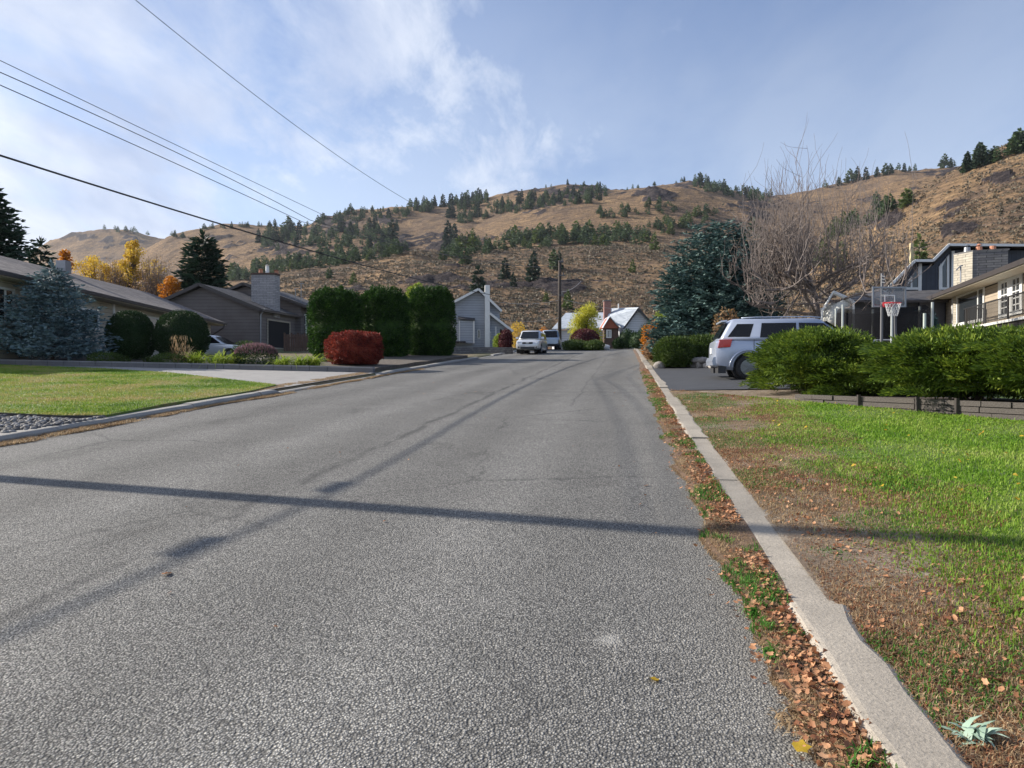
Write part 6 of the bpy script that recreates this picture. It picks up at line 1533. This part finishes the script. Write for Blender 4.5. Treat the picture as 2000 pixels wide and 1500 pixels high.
def stake():
    p = at(1806, 612, 19); g_ = gxy(p.x, p.y); mb = MB(); mb.tube([g_, p], .04, 8); tag(mb.build('garden_post', simple('pale_post', (.45, .5, .45), .7)), 'slim pale post standing in the hedge right of the hoop', 'post')
stake()

# ------------------------------------------------------------------ vehicles (built along +x, wheels on z = 0)
def carpaint(name, col, rough=0.28):
    m = mat(name); t = NT(m); f = t.noise(t.coord(), 1.2, 4, .6)
    t.out(t.ramp(f, [(0.3, mix3(col, (.1, .1, .1), .12)), (0.7, col)]), rough, None, 0.35, .5, .6); return m
M['silver_blue'] = carpaint('silver_blue_paint', (0.44, 0.49, 0.60))
M['white_paint'] = carpaint('white_paint', (0.66, 0.67, 0.69))
M['blue_paint'] = carpaint('blue_paint', (0.34, 0.42, 0.52))
M['tail'] = simple('tail_lamp', (0.55, 0.02, 0.02), 0.15, 0, .1, 1, 0, .6, .5)
M['lamp'] = simple('head_lamp', (0.6, 0.62, 0.65), 0.08, 0.2, .1, 1, 0, .7)
M['chrome'] = simple('chrome', (0.6, 0.6, 0.62), 0.15, 0.9)
M['plastic'] = simple('dark_plastic', (0.03, 0.03, 0.032), 0.55)
M['alloy'] = simple('alloy', (0.42, 0.43, 0.45), 0.3, 0.8)
M['darkglass'] = simple('car_glass', (0.008, 0.009, 0.011), 0.12, 0, .2, 1, 0, .35)
def loft(mb, rows):
    b = len(mb.v); k = len(rows[0])
    for r_ in rows: mb.v += [tuple(p) for p in r_]
    for i in range(len(rows) - 1):
        for j in range(k): j2 = (j + 1) % k; mb.f.append((b + i * k + j, b + i * k + j2, b + (i + 1) * k + j2, b + (i + 1) * k + j))
    mb.f.append(tuple(b + j for j in range(k))); e = b + (len(rows) - 1) * k; mb.f.append(tuple(e + j for j in range(k - 1, -1, -1)))
def vehicle(name, loc, heading, paint, label, cat, prof, W, belt, roof, gh, wheels, wr, glassx, tail=None, front=None, arch=None, gtop=.80, extra=None):
    """prof: stations (x, z_bottom, z_top, half width). gh: (xb0, xb1, xt0, xt1) base and top ends of the greenhouse"""
    e = empty(name, loc, heading, label, cat)
    mb = MB(); rows = []
    for x, z0, z1, w_ in prof:
        h = z1 - z0; pts = [(.86, 0), (.97, .10), (1.0, .32), (1.0, .62), (.985, .80), (.95, .92), (.86, .985), (.45, 1.02)]
        half = [(x, w_ * a, z0 + h * b) for a, b in pts]; rows.append(half + [(p[0], -p[1], p[2]) for p in reversed(half)])
    loft(mb, rows); body = mb.build('body', M[paint], e, False, world=False)
    cut = MB()
    for x in wheels:
        for s_ in (-1, 1): cut.tube([(x, s_ * (W - .28), wr * 1.03), (x, s_ * (W + .2), wr * 1.03)], wr * 1.2, 28)
    co = cut.build('cutter', None, None); co.parent = e
    md = body.modifiers.new('b', 'BOOLEAN'); md.object = co; md.solver = 'EXACT'
    bpy.context.view_layer.update(); dg = bpy.context.evaluated_depsgraph_get(); me = bpy.data.meshes.new_from_object(body.evaluated_get(dg)); body.modifiers.clear(); body.data = me
    bpy.data.objects.remove(co)
    bm = bmesh.new(); bm.from_mesh(me); 
    for f in bm.faces: f.smooth = True
    for ed in bm.edges:
        if len(ed.link_faces) == 2 and ed.calc_face_angle(0) > R(35): ed.smooth = False
    bm.to_mesh(me); bm.free()
    # greenhouse
    xb0, xb1, xt0, xt1 = gh; wb, wt = W * .93, W * gtop
    mb = MB(); rows = []
    for t in np.linspace(0, 1, 6):
        a = xb0 + (xt0 - xb0) * t; b = xb1 + (xt1 - xb1) * t; w_ = wb + (wt - wb) * t; z = belt - .03 + (roof - belt + .03) * t
        if t == 1: pass
        c_ = .10; rows.append([(a, w_ - c_, z), (a + c_, w_, z), (b - c_ * 2, w_, z), (b, w_ - c_ * 2, z), (b + .06, 0, z), (b, -w_ + c_ * 2, z), (b - c_ * 2, -w_, z), (a + c_, -w_, z), (a, -w_ + c_, z), (a - .04, 0, z)])
    top = [(x * 1.0 + (xt0 + xt1) / 2 * 0, y * .86, roof + .045) for x, y, z in rows[-1]]
    xc = (xt0 + xt1) / 2; top = [((x - xc) * .93 + xc, y, z) for x, y, z in top]; rows.append(top)
    loft(mb, rows); g = mb.build('roof', M[paint], e, True, world=False)
    def sp(x, z, s_, off=.006): t = (z - belt) / (roof - belt); return (x, s_ * (wb + (wt - wb) * t + off), z)
    for poly in glassx:
        for s_ in (-1, 1):
            mb = MB(); mb.prism([sp(x, z, s_, .004) for x, z in poly], (0, s_ * .008, 0)); mb.build('side_window', M['darkglass'], e, world=False)
    def endq(xb, xt, off, t0, t1, k0=.86, k1=.84):
        q = []
        for t, sg in ((t0, -1), (t0, 1), (t1, 1), (t1, -1)):
            w_ = (wb + (wt - wb) * t) * (k0 if t == t0 else k1); q.append((xb + (xt - xb) * t + off, sg * w_, belt + (roof - belt) * t))
        return q
    mb = MB(); mb.prism(endq(xb1, xt1, .062, .06, .93, .80, .80), (.006, 0, .004)); mb.build('windshield', M['darkglass'], e, world=False)
    mb = MB(); mb.prism(endq(xb0, xt0, -.048, .1, .88, .84, .82), (-.006, 0, .004)); mb.build('rear_window', M['darkglass'], e, world=False)
    for x in wheels:
        for s_ in (-1, 1):
            mb = MB(); y0 = s_ * (W - .25); y1 = s_ * (W - .015)
            rr_ = [(y0, wr * .7), (y0, wr * .96), (y0 + (y1 - y0) * .12, wr), (y0 + (y1 - y0) * .88, wr), (y1, wr * .95), (y1, wr * .68)]
            mb.tube([(x, y, wr) for y, q in rr_], [q for y, q in rr_], 24); w_ = mb.build('wheel', M['rubber'], e, True, world=False)
            mb = MB(); mb.tube([(x, y1 - s_ * .03, wr), (x, y1 + s_ * .004, wr)], [wr * .66, wr * .64], 20)
            for k in range(5): a = k / 5 * 6.283; mb.bar((x, y1 + s_ * .01, wr), (x + math.cos(a) * wr * .6, y1 + s_ * .01, wr + math.sin(a) * wr * .6), .06, .03)
            o = mb.build('rim', M['alloy'], e, world=False); o.parent = w_
            mb = MB(); mb.tube([(x, s_ * (W - .52), wr * 1.03), (x, s_ * (W - .27), wr * 1.03)], wr * 1.19, 20); mb.build('wheel_well', M['black'], e, world=False)
    if extra: extra(e, sp)
    return e
def suv():
    hd = math.atan2(-.165, .986); hv = Vector((math.cos(hd), math.sin(hd), 0)); lv = Vector((-hv.y, hv.x, 0))
    corner = at(1398, 738, 19.8); W = .925
    c = corner + hv * 2.35 + lv * W; zs = gxy(corner.x + .9, corner.y).z
    prof = [(-2.36, .62, .98, .70), (-2.33, .42, 1.12, .86), (-2.22, .33, 1.17, .905), (-1.9, .28, 1.19, .925), (-1.0, .24, 1.18, .925), (.3, .22, 1.18, .925), (1.05, .24, 1.20, .925), (1.5, .26, 1.19, .92), (2.0, .30, 1.13, .90), (2.25, .34, 1.04, .85), (2.36, .42, .88, .70)]
    def extra(e, sp):
        for s_ in (-1, 1):
            mb = MB(); mb.prism([(-2.30, s_ * .60, .93), (-2.24, s_ * .60, 1.16), (-1.90, s_ * .60, 1.16), (-1.95, s_ * .60, .95)], (0, s_ * .345, 0)); mb.build('tail_lamp', M['tail'], e, world=False)
            mb = MB(); mb.prism([(2.0, s_ * .60, .78), (2.0, s_ * .60, .97), (2.32, s_ * .60, .86), (2.34, s_ * .60, .74)], (0, s_ * .28, 0)); mb.build('head_lamp', M['lamp'], e, world=False)
            mb = MB(); mb.prism([sp(1.15, 1.2, s_, 0), sp(1.3, 1.2, s_, 0), sp(1.25, 1.34, s_, 0), sp(1.1, 1.34, s_, 0)], (0, s_ * .18, 0)); mb.build('mirror', M['silver_blue'], e, world=False)
            for x in (-1.43, 1.43):   # squared wheel-arch lips
                pts = [(x + .52 * math.cos(a) * 1.02, s_ * .925, .36 + .50 * math.sin(a)) for a in np.linspace(.05, 3.09, 14)]
                mb = MB(); mb.tube(pts, .035, 6); mb.build('arch_lip', M['silver_blue'], e, True, world=False)
            for x in (-.35, .75): mb = MB(); mb.box((x, s_ * .93, .98), (.2, .03, .035)); mb.build('door_handle', M['chrome'], e, world=False)
            mb = MB(); mb.tube([(-1.6, s_ * .62, 1.80), (-1.2, s_ * .63, 1.82), (.3, s_ * .63, 1.82), (.6, s_ * .62, 1.79)], .018, 6); mb.build('roof_rail', M['silver_blue'], e, True, world=False)
            mb = MB(); mb.box((-2.17, s_ * .55, .30), (.22, .66, .22)); mb.build('lower_bumper', M['plastic'], e, world=False)
            mb = MB(); mb.prism([(-1.30, s_ * .9235, 1.16), (-1.285, s_ * .9235, 1.16), (-1.285, s_ * .9235, .55), (-1.30, s_ * .9235, .55)], (0, s_ * .004, 0)); mb.prism([(-.12, s_ * .9235, 1.12), (-.105, s_ * .9235, 1.12), (-.105, s_ * .9235, .35), (-.12, s_ * .9235, .35)], (0, s_ * .004, 0)); mb.build('door_seam', M['plastic'], e, world=False)
        mb = MB(); mb.prism([(-2.45, -.80, .47), (-2.42, -.84, .62), (-2.36, -.86, .66), (-2.0, -.935, .66), (-2.0, -.935, .40), (-2.40, -.82, .40)], (0, 1.66, 0)); 
        mb2 = MB(); P = [(-2.42, .42), (-2.44, .55), (-2.40, .66), (-2.28, .68)]
        mb2.prism([(x, -.80, z) for x, z in P] + [(-2.2, -.80, .42)], (0, 1.6, 0)); mb2.build('rear_bumper', M['silver_blue'], e, world=False)
        mb = MB(); mb.box((-2.37, 0, .86), (.04, .34, .17)); mb.build('licence_plate', M['white'], e, world=False)
        mb = MB(); mb.prism([(-2.0, -.66, 1.70), (-2.16, -.62, 1.69), (-2.16, .62, 1.69), (-2.0, .66, 1.70)], (0, 0, .05)); mb.build('spoiler', M['silver_blue'], e, world=False)
    vehicle('parked_suv', (c.x, c.y, zs), hd, 'silver_blue', 'silver-blue SUV parked nose-in behind the juniper hedge', 'car', prof, .925, 1.17, 1.73, (-2.24, 1.42, -1.92, .62), (-1.43, 1.43), .36,
            [[(-2.02, 1.24), (-1.40, 1.24), (-1.28, 1.62), (-1.74, 1.62)], [(-1.12, 1.22), (-.12, 1.22), (-.12, 1.64), (-1.06, 1.64)], [(-.04, 1.22), (1.12, 1.22), (.62, 1.62), (-.04, 1.64)]], extra=extra)
suv()
def minivan():
    hd = math.atan2(-.985, -.17); hv = Vector((math.cos(hd), math.sin(hd), 0)); f = at(1030, 690, 48.5); c = f - hv * 2.4; W = .92
    prof = [(-2.35, .45, 1.0, .75), (-2.25, .3, 1.05, .88), (-1.6, .24, 1.06, .92), (0, .22, 1.04, .92), (1.1, .24, 1.02, .92), (1.7, .25, .96, .90), (2.1, .28, .88, .86), (2.3, .33, .78, .78), (2.37, .40, .66, .62)]
    def extra(e, sp):
        for s_ in (-1, 1):
            mb = MB(); mb.prism([(1.98, s_ * .50, .74), (2.33, s_ * .42, .68), (2.30, s_ * .44, .80), (1.98, s_ * .56, .87)], (.03, s_ * .31, 0)); mb.build('head_lamp', M['lamp'], e, world=False)
            mb = MB(); mb.tube([(2.26, s_ * .62, .42), (2.36, s_ * .62, .42)], .07, 10); mb.build('fog_lamp', M['plastic'], e, world=False)
            mb = MB(); mb.prism([sp(1.05, 1.06, s_, 0), sp(1.2, 1.06, s_, 0), sp(1.15, 1.2, s_, 0), sp(1.0, 1.2, s_, 0)], (0, s_ * .2, 0)); mb.build('mirror', M['white_paint'], e, world=False)
        mb = MB(); mb.box((2.34, 0, .70), (.08, .74, .14)); mb.build('grille', M['plastic'], e, world=False)
        mb = MB(); mb.box((2.385, 0, .71), (.03, .22, .05)); mb.build('badge', M['chrome'], e, world=False)
        mb = MB(); mb.box((2.33, 0, .36), (.12, 1.0, .13)); mb.build('air_intake', M['plastic'], e, world=False)
        mb = MB(); mb.box((2.41, 0, .50), (.03, .32, .13)); mb.build('licence_plate', M['white'], e, world=False)
    vehicle('parked_car', (c.x, c.y, gxy(c.x, c.y).z + .0), hd, 'white_paint', 'white family car parked facing the viewer at the left kerb', 'car', prof, .92, 1.03, 1.64, (-2.2, 1.45, -1.9, .65), (-1.42, 1.45), .33,
            [[(-1.95, 1.1), (-1.3, 1.1), (-1.3, 1.5), (-1.75, 1.5)], [(-1.2, 1.1), (-.2, 1.1), (-.2, 1.52), (-1.2, 1.52)], [(-.1, 1.1), (1.15, 1.1), (.7, 1.5), (-.1, 1.52)]], extra=extra)
minivan()
def left_pickup():
    hd = R(-2); c = at(448, 690, 42); c = Vector((c.x - .95, 42, 0)); z = G(c.x, c.y)
    prof = [(-2.3, .4, .9, .8), (-1.8, .3, .95, .88), (0, .25, .95, .88), (.9, .25, .95, .88), (1.6, .28, .90, .86), (2.05, .34, .82, .78), (2.15, .42, .70, .6)]
    vehicle('parked_car', (c.x, c.y, z), hd, 'white_paint', 'white car parked between the bungalow and the grey-brown house', 'car', prof, .88, .94, 1.45, (-2.1, 1.15, -1.5, .25), (-1.35, 1.35), .32,
            [[(-1.6, 1.0), (-.5, 1.0), (-.5, 1.38), (-1.3, 1.38)], [(-.42, 1.0), (.80, 1.0), (.25, 1.38), (-.42, 1.38)]])
left_pickup()
def blue_truck():
    f = at(1079, 690, 62); hd = math.atan2(-.99, -.1); c = Vector((f.x, 64.5, 0)); z = G(c.x, c.y)
    prof = [(-2.6, .5, 1.0, .85), (-2.4, .35, 1.05, .92), (.4, .3, 1.05, .92), (1.4, .32, 1.05, .92), (2.2, .36, 1.0, .88), (2.4, .45, .85, .75)]
    vehicle('pickup_truck', (c.x, c.y, z), hd, 'blue_paint', 'pale blue pickup truck half hidden behind the white car and the pole', 'truck', prof, .92, 1.04, 1.75, (-1.0, 1.3, -.85, .75), (-1.6, 1.55), .37,
            [[(-.8, 1.12), (.15, 1.12), (.15, 1.62), (-.75, 1.62)], [(.25, 1.12), (1.05, 1.12), (.75, 1.62), (.25, 1.62)]])
blue_truck()

# ------------------------------------------------------------------ small stuff on the ground
def Gv(x, y):
    s = x * RD.x + y * RD.y; l = x * RL.x + y * RL.y; return grade(s) + side(l)
def sl2xy(s, l): return s * RD.x + l * RL.x, s * RD.y + l * RL.y
def grass_blades(name, x, y, z, hgt, wid, m, label, seed, lean=.5, bent=True):
    rr = np.random.default_rng(seed); n = len(x); ang = rr.uniform(0, 6.283, n); sd = np.stack([-np.sin(ang), np.cos(ang), 0 * ang], 1) * (wid * rr.uniform(.6, 1.3, n))[:, None] * .5
    H = np.stack([np.cos(ang), np.sin(ang), 0 * ang], 1); q = np.abs(rr.normal(size=n)) * lean; B = np.stack([x, y, z], 1); up = np.array([0, 0, 1.0])
    hh = (hgt * rr.uniform(.5, 1.25, n))[:, None]
    m1 = B + H * hh * (q[:, None] * .35) + up * hh * .55; m2 = B + H * hh * q[:, None] + up * hh * np.maximum(.25, 1 - q[:, None] * .4)
    V = np.stack([B - sd, B + sd, m1 + sd * .8, m1 - sd * .8, m2 + sd * .12, m2 - sd * .12], 1).reshape(-1, 3); b = np.arange(n)[:, None] * 6
    Fc = np.concatenate([np.concatenate([b, b + 1, b + 2, b + 3], 1), np.concatenate([b + 3, b + 2, b + 4, b + 5], 1)])
    return tag(mesh_np(name, V, Fc, m), label, 'grass', kind='stuff')
def leafmask(s, l):
    return fbm(s * .45 + 3, l * .45, 4, 301) * 1.1 + fbm(s * 1.7, l * 1.7, 3, 302) * .5
def in_wall_side(x, y):   # front side of the hedge wall
    return ((x - WA.x) * wn_.x + (y - WA.y) * wn_.y) < 0.02
rr = np.random.default_rng(99)
# right lawn: dense near the viewer, thinner with distance
n = 460000; s = 1.0 + 16.2 * rr.random(n) ** 1.55; l = 1.3 + rr.random(n) * (1.2 + .95 * s)
m_ = l + leafmask(s, l) * .8 + rr.normal(size=n) * .16 + np.where(rr.random(n) > .9, .7, 0) * rr.random(n) > 2.03 + .5 * np.clip((s - 12) / 5, 0, 1) * 1.5
x, y = sl2xy(s, l); ok = m_ & in_wall_side(x, y) & (np.abs(x) < .80 * y + .6); s, l, x, y = s[ok], l[ok], x[ok], y[ok]
print('grass', len(x))
dd = np.clip((s - 1) / 15, 0, 1)
grass_blades('lawn_grass', x, y, Gv(x, y) - .004, .033 + .02 * (rr.random(len(x)) > .85), .0048 + .012 * dd, M['grass'], 'lush green grass of the right-hand lawn', 1, .55)
# verge: thin green tufts, dry straw, rusty weeds
def verge_patch(name, n, thr, seed, hgt, wid, m, label, lean, lmax=3.2):
    r2 = np.random.default_rng(seed); s = .8 + 16.4 * r2.random(n) ** 1.5; l = 1.10 + r2.random(n) * (lmax - 1.1); k = fbm(s * 1.3 + seed, l * 1.6, 4, seed) + .25 * r2.normal(size=n) * .3
    ok = (k > thr) & (l + leafmask(s, l) * .8 < 2.9); s, l = s[ok], l[ok]; x, y = sl2xy(s, l); ok = in_wall_side(x, y); x, y = x[ok], y[ok]
    grass_blades(name, x, y, Gv(x, y) - .003, hgt, wid, m, label, seed, lean)
verge_patch('green_weeds', 120000, .06, 311, .032, .006, M['weed'], 'thin green weeds in the dry verge behind the kerb', .8)
verge_patch('dry_grass', 200000, -.3, 312, .030, .0045, M['straw'], 'dry straw-coloured grass of the verge', 1.3)
verge_patch('rusty_weeds', 110000, .0, 313, .028, .006, M['redstraw'], 'rusty brown low weeds of the verge', 1.2)
def lw_(s): return .25 + .12 * fbm(s * .8, s * 0 + 1.0, 4, 401) + .07 * fbm(s * 4.0, s * 0 + 2.0, 3, 402)
# gutter strip between asphalt and kerb
def gutter(name, n, thr, seed, hgt, wid, m, label, lean, s1=26.0):
    r2 = np.random.default_rng(seed); s = .6 + (s1 - .6) * r2.random(n) ** 1.6; wv = .16 * fbm(s * .8, s * 0 + 1, 4, 401)
    l = RK + .04 - (r2.random(n) ** 1.1) * (lw_(s) + .06); k = fbm(s * 1.9 + seed, l * 2, 4, seed); ok = k > thr; s, l = s[ok], l[ok]; x, y = sl2xy(s, l)
    grass_blades(name, x, y, grade(s) + np.where(RK - l > lw_(s) * .9, .002, .040), hgt, wid, m, label, seed, lean)
gutter('gutter_straw', 70000, -.22, 321, .024, .0045, M['straw'], 'dry straw growing in the gutter along the right kerb', 1.1)
gutter('gutter_weeds', 30000, .16, 322, .045, .007, M['weed'], 'green weeds growing in the gutter along the right kerb', .8)
def gutter_soil():
    S = np.arange(.0, 60, .12); rows = []
    for i, s in enumerate(S):
        lw = .25 + .12 * float(fbm(np.array(s * .8), np.array(1.0), 4, 401)) + .07 * float(fbm(np.array(s * 4.0), np.array(2.0), 3, 402)); lw *= 1.0 if s < 30 else .6
        for l in (RK + .06, RK - lw * .5, RK - lw): x, y = xy_of(s, l); rows.append((x, y, float(grade(s)) + (.056 if l > RK - .01 else .044 if l > RK - lw * .9 else .004)))
    n = len(S); idx = np.arange(3 * n).reshape(n, 3); Fc = np.concatenate([np.stack([idx[:-1, j], idx[1:, j], idx[1:, j + 1], idx[:-1, j + 1]], 1) for j in (0, 1)])
    tag(mesh_np('gutter_soil', rows, Fc, simple('gutter_dirt', (.15, .095, .06), .95, 0, .7, 18, .02), smooth=True), kind='structure')
gutter_soil()
# left lawn
def left_lawn():
    r2 = np.random.default_rng(331); n = 260000; poly = np.array(lawn_poly); x0, y0 = poly.min(0); x1, y1 = poly.max(0)
    x = r2.uniform(max(x0, -22), x1, n); y = y0 + (y1 - y0) * r2.random(n) ** 1.2
    ins = np.zeros(n, bool); j = len(poly) - 1
    for i in range(len(poly)):
        xi, yi = poly[i]; xj, yj = poly[j]; c = ((yi > y) != (yj > y)) & (x < (xj - xi) * (y - yi) / (yj - yi + 1e-9) + xi); ins ^= c; j = i
    ok = ins & (x > -.80 * y - 1); x, y = x[ok], y[ok]
    grass_blades('lawn_grass', x, y, Gv(x, y) + .035, .045, .014, M['grass_left'], 'mown green and yellowed grass of the left-hand lawn', 3, .7)
left_lawn()
def left_straw():
    r2 = np.random.default_rng(341); n = 110000; s = 6 + 24 * r2.random(n); l = LK + .02 + (r2.random(n) ** 1.5) * (.22 + .24 * fbm(s * .5, s * 0, 3, 342)); k = fbm(s * .7, l * .5, 4, 343) + .5 * fbm(s * 6, l * 9, 3, 348) + .25 * r2.normal(size=n); ok = k > .22; s, l = s[ok], l[ok]; x, y = sl2xy(s, l)
    grass_blades('gutter_straw', x, y, grade(s) + .002, .045, .010, M['straw'], 'orange-tan dry grass along the foot of the left kerb', 343, 1.2)
    n = 9000; s = 15.5 + 9.5 * r2.random(n); l = -9.15 - (r2.random(n) ** 1.3) * .5; k = fbm(s * .9, l, 4, 345); ok = k > .0; s, l = s[ok], l[ok]; x, y = sl2xy(s, l)
    grass_blades('driveway_litter', x, y, Gv(x, y) + .01, .02, .014, M['straw'], 'dry leaf litter drifted across the mouth of the left driveway', 346, 1.6)
left_straw()
# gravel pebbles beside the left lawn
def pebbles():
    r2 = np.random.default_rng(351); parts = []; base, bf = dome_mesh(1, 1, .6, 0, 2.2, 8, 5, 1, .0); n = 1300; cnt = 0; Vs = []; o = 0
    for i in range(n):
        t = r2.random(); px = r2.uniform(-260, 205); 
        top = np.interp(px, [-300, 0, 120, 205], [804, 813, 819, 825]); bot = np.interp(px, [-300, 0, 205], [868, 848, 822]); py = top + (bot - top) * r2.random()
        p = gp(px, py); sz = r2.uniform(.022, .05); a = r2.uniform(0, 6.28); c, s = math.cos(a), math.sin(a); V = base * sz * r2.uniform(.7, 1.3, 3); V = np.stack([V[:, 0] * c - V[:, 1] * s, V[:, 0] * s + V[:, 1] * c, V[:, 2]], 1) + np.array([p.x, p.y, p.z + sz * .15]); Vs.append((V, bf))
    V, Fc = merge(Vs); m = mat('pebble'); t = NT(m); g = t.n('ShaderNodeNewGeometry'); t.out(t.ramp(g.outputs['Random Per Island'], [(0, (.06, .057, .055)), (.5, (.15, .14, .135)), (1, (.36, .34, .32))]), .8)
    tag(mesh_np('pebbles', V, Fc, m, smooth=True), 'grey and white pebbles between the left lawn and the kerb', 'gravel', kind='stuff')
pebbles()
def lawn_edging():
    pts = [g0] + gl; mb = MB()
    for a, b in zip(pts[:-1], pts[1:]): mb.bar(a + Vector((0, 0, -.01)), b + Vector((0, 0, -.01)), .02, .10)
    tag(mb.build('lawn_edging', M['black']), 'black plastic edging strip between the left lawn and the pebbles', 'edging')
lawn_edging()

# fallen leaves
def leaf_shape(n, rr, size, curl=.5):
    """curled dry leaves, triangle fans with a lobed outline"""
    K = 11; an = np.linspace(0, 2 * np.pi, K, endpoint=False); Vs = []; 
    lob = 1 + .28 * np.cos(an * 5)[None, :] * rr.uniform(.3, 1, (n, 1)) + .12 * rr.normal(size=(n, K)); asp = rr.uniform(.55, .95, (n, 1))
    X = np.cos(an)[None, :] * lob; Y = np.sin(an)[None, :] * lob * asp; cu = rr.uniform(.1, curl, (n, 1)); Z = cu * (Y ** 2) + rr.uniform(-.1, .35, (n, 1)) * X ** 2 + .06 * rr.normal(size=(n, K))
    P = np.stack([X, Y, Z], 2); P = np.concatenate([np.zeros((n, 1, 3)), P], 1); return P, K
def scatter_leaves(name, x, y, z, size, m, label, seed, curl=.7, tilt=.35, cat='fallen leaves', kind='stuff'):
    rr = np.random.default_rng(seed); n = len(x); P, K = leaf_shape(n, rr, size, curl); sz = (size * rr.uniform(.55, 1.35, n))[:, None, None]; P = P * sz * .5
    a = rr.uniform(0, 6.283, n); t1 = rr.normal(size=n) * tilt; t2 = rr.normal(size=n) * tilt
    c, s = np.cos(t1)[:, None], np.sin(t1)[:, None]; P = np.stack([P[..., 0], P[..., 1] * c - P[..., 2] * s, P[..., 1] * s + P[..., 2] * c], 2)
    c, s = np.cos(t2)[:, None], np.sin(t2)[:, None]; P = np.stack([P[..., 0] * c + P[..., 2] * s, P[..., 1], -P[..., 0] * s + P[..., 2] * c], 2)
    c, s = np.cos(a)[:, None], np.sin(a)[:, None]; P = np.stack([P[..., 0] * c - P[..., 1] * s, P[..., 0] * s + P[..., 1] * c, P[..., 2]], 2)
    P[..., 2] -= P[..., 2].min(1, keepdims=True); P = P + np.stack([x, y, z], 1)[:, None, :]
    b = np.arange(n)[:, None, None] * (K + 1); k = np.arange(K); tri = np.stack([np.zeros(K, int), 1 + k, 1 + (k + 1) % K], 1)[None]; Fc = (b + tri).reshape(-1, 3)
    o = mesh_np(name, P.reshape(-1, 3), Fc, m); return tag(o, label, cat, kind=kind)
r2 = np.random.default_rng(361)
n = 9500; s = .9 + 27 * r2.random(n) ** 1.7; l = RK + .02 - np.abs(r2.normal(size=n)) * .13 + .02
k = fbm(s * 1.4, l, 3, 362); ok = (k > -.35) & (l > .42); s, l = s[ok], l[ok]; x, y = sl2xy(s, l)
scatter_leaves('fallen_leaves', x, y, grade(s) + .044 + .016 * r2.random(len(s)), .027, M['deadleaf'], 'curled brown leaves heaped in the gutter against the right kerb', 363)
n = 4200; s = .9 + 17 * r2.random(n) ** 1.6; l = 1.14 + np.abs(r2.normal(size=n)) * .75; k = fbm(s * 1.1, l * 1.1, 3, 365); ok = (k > -.05) | (r2.random(n) > .8); s, l = s[ok], l[ok]; x, y = sl2xy(s, l); ok = in_wall_side(x, y); x, y = x[ok], y[ok]
scatter_leaves('fallen_leaves', x, y, Gv(x, y) + .012, .026, M['deadleaf'], 'brown leaves strewn over the dry verge behind the right kerb', 366)
n = 260; s = 2 + 16 * r2.random(n); l = 2.2 + r2.random(n) * 6; x, y = sl2xy(s, l); ok = in_wall_side(x, y); x, y = x[ok], y[ok]
scatter_leaves('fallen_leaves', x, y, Gv(x, y) + .035, .045, M['yellow'], 'few yellow leaves lying on the green right lawn', 367)
n = 110; s = 2 + 40 * r2.random(n); l = .5 - 9 * r2.random(n) ** 2.6; x, y = sl2xy(s, l)
scatter_leaves('fallen_leaves', x, y, grade(s) + .006, .028, M['deadleaf'], 'scattered small leaves and bits on the asphalt', 368)
for px, py, sz, m_, lab in ((326, 1126, .075, 'deadleaf', 'single orange-brown leaf lying alone on the asphalt at the left'), (1565, 1484, .062, 'yellow', 'pale yellow leaf in the gutter at the bottom of the picture'), (1505, 1250, .05, 'yellow', 'bright yellow leaf between the two green weed clumps'), (1385, 1080, .06, 'deadleaf', 'orange leaf at the end of the pole shadow by the gutter'), (1278, 1338, .035, 'yellow', 'tiny yellow leaf on the asphalt low in the picture'), (1262, 950, .05, 'deadleaf', 'pale brown leaf on the asphalt above the pole shadow')):
    p = gp(px, py); o = scatter_leaves('fallen_leaf', np.array([p.x]), np.array([p.y]), np.array([p.z + (.03 if px > 1400 else .006)]), sz, M[m_], lab, px, .5, .12, 'leaf', None)
for px, py, n_, hh, rad, lab in ((1492, 1205, 240, .075, .075, 'bushy green weed clump in the gutter, upper of two near the bottom'), (1535, 1290, 260, .07, .09, 'spreading green weed clump in the gutter, lower of two near the bottom'), (1385, 1000, 150, .06, .07, 'small green weed clump in the gutter above the pole shadow'), (1322, 850, 160, .07, .10, 'green weed clump in the gutter halfway up the kerb'), (1570, 1430, 200, .05, .11, 'straw-coloured tuft in the gutter at the bottom'), (1470, 1130, 150, .05, .08, 'reddish-brown tuft in the gutter under the pole shadow')):
    p = gp(px, py); V, Fc = blades(n_, rad, rad, hh, .008, .75, px, flop=.8)
    if 'straw' in lab or 'reddish' in lab: m_ = M['straw'] if 'straw' in lab else M['redstraw']
    else: m_ = M['weed']
    o = mesh_np('weed_clump', V, Fc, m_); o.location = (p.x, p.y, p.z + .018); tag(o, lab, 'weed')
p = gp(1905, 1445); V, Fc = blades(44, .05, .04, .085, .026, .7, 777, flop=.5); o = mesh_np('silver_leaved_plant', V, Fc, M['silverleaf']); o.location = p; tag(o, 'silvery blue-green rosette plant in the verge at the bottom right', 'plant')

# ------------------------------------------------------------------ air between here and the hills
def haze():
    mb = MB(); mb.prism([(-3600, -70, -40), (3600, -70, -40), (3600, 2300, -40), (-3600, 2300, -40)], (0, 0, 640))
    m = mat('haze_air'); t = NT(m); v = t.n('ShaderNodeVolumePrincipled'); v.inputs['Color'].default_value = (0.80, 0.87, 1.0, 1); v.inputs['Density'].default_value = 0.00006; v.inputs['Anisotropy'].default_value = 0.2
    o = t.n('ShaderNodeOutputMaterial'); t.l(v.outputs[0], o.inputs['Volume']); tag(mb.build('haze', m), kind='stuff')
haze()
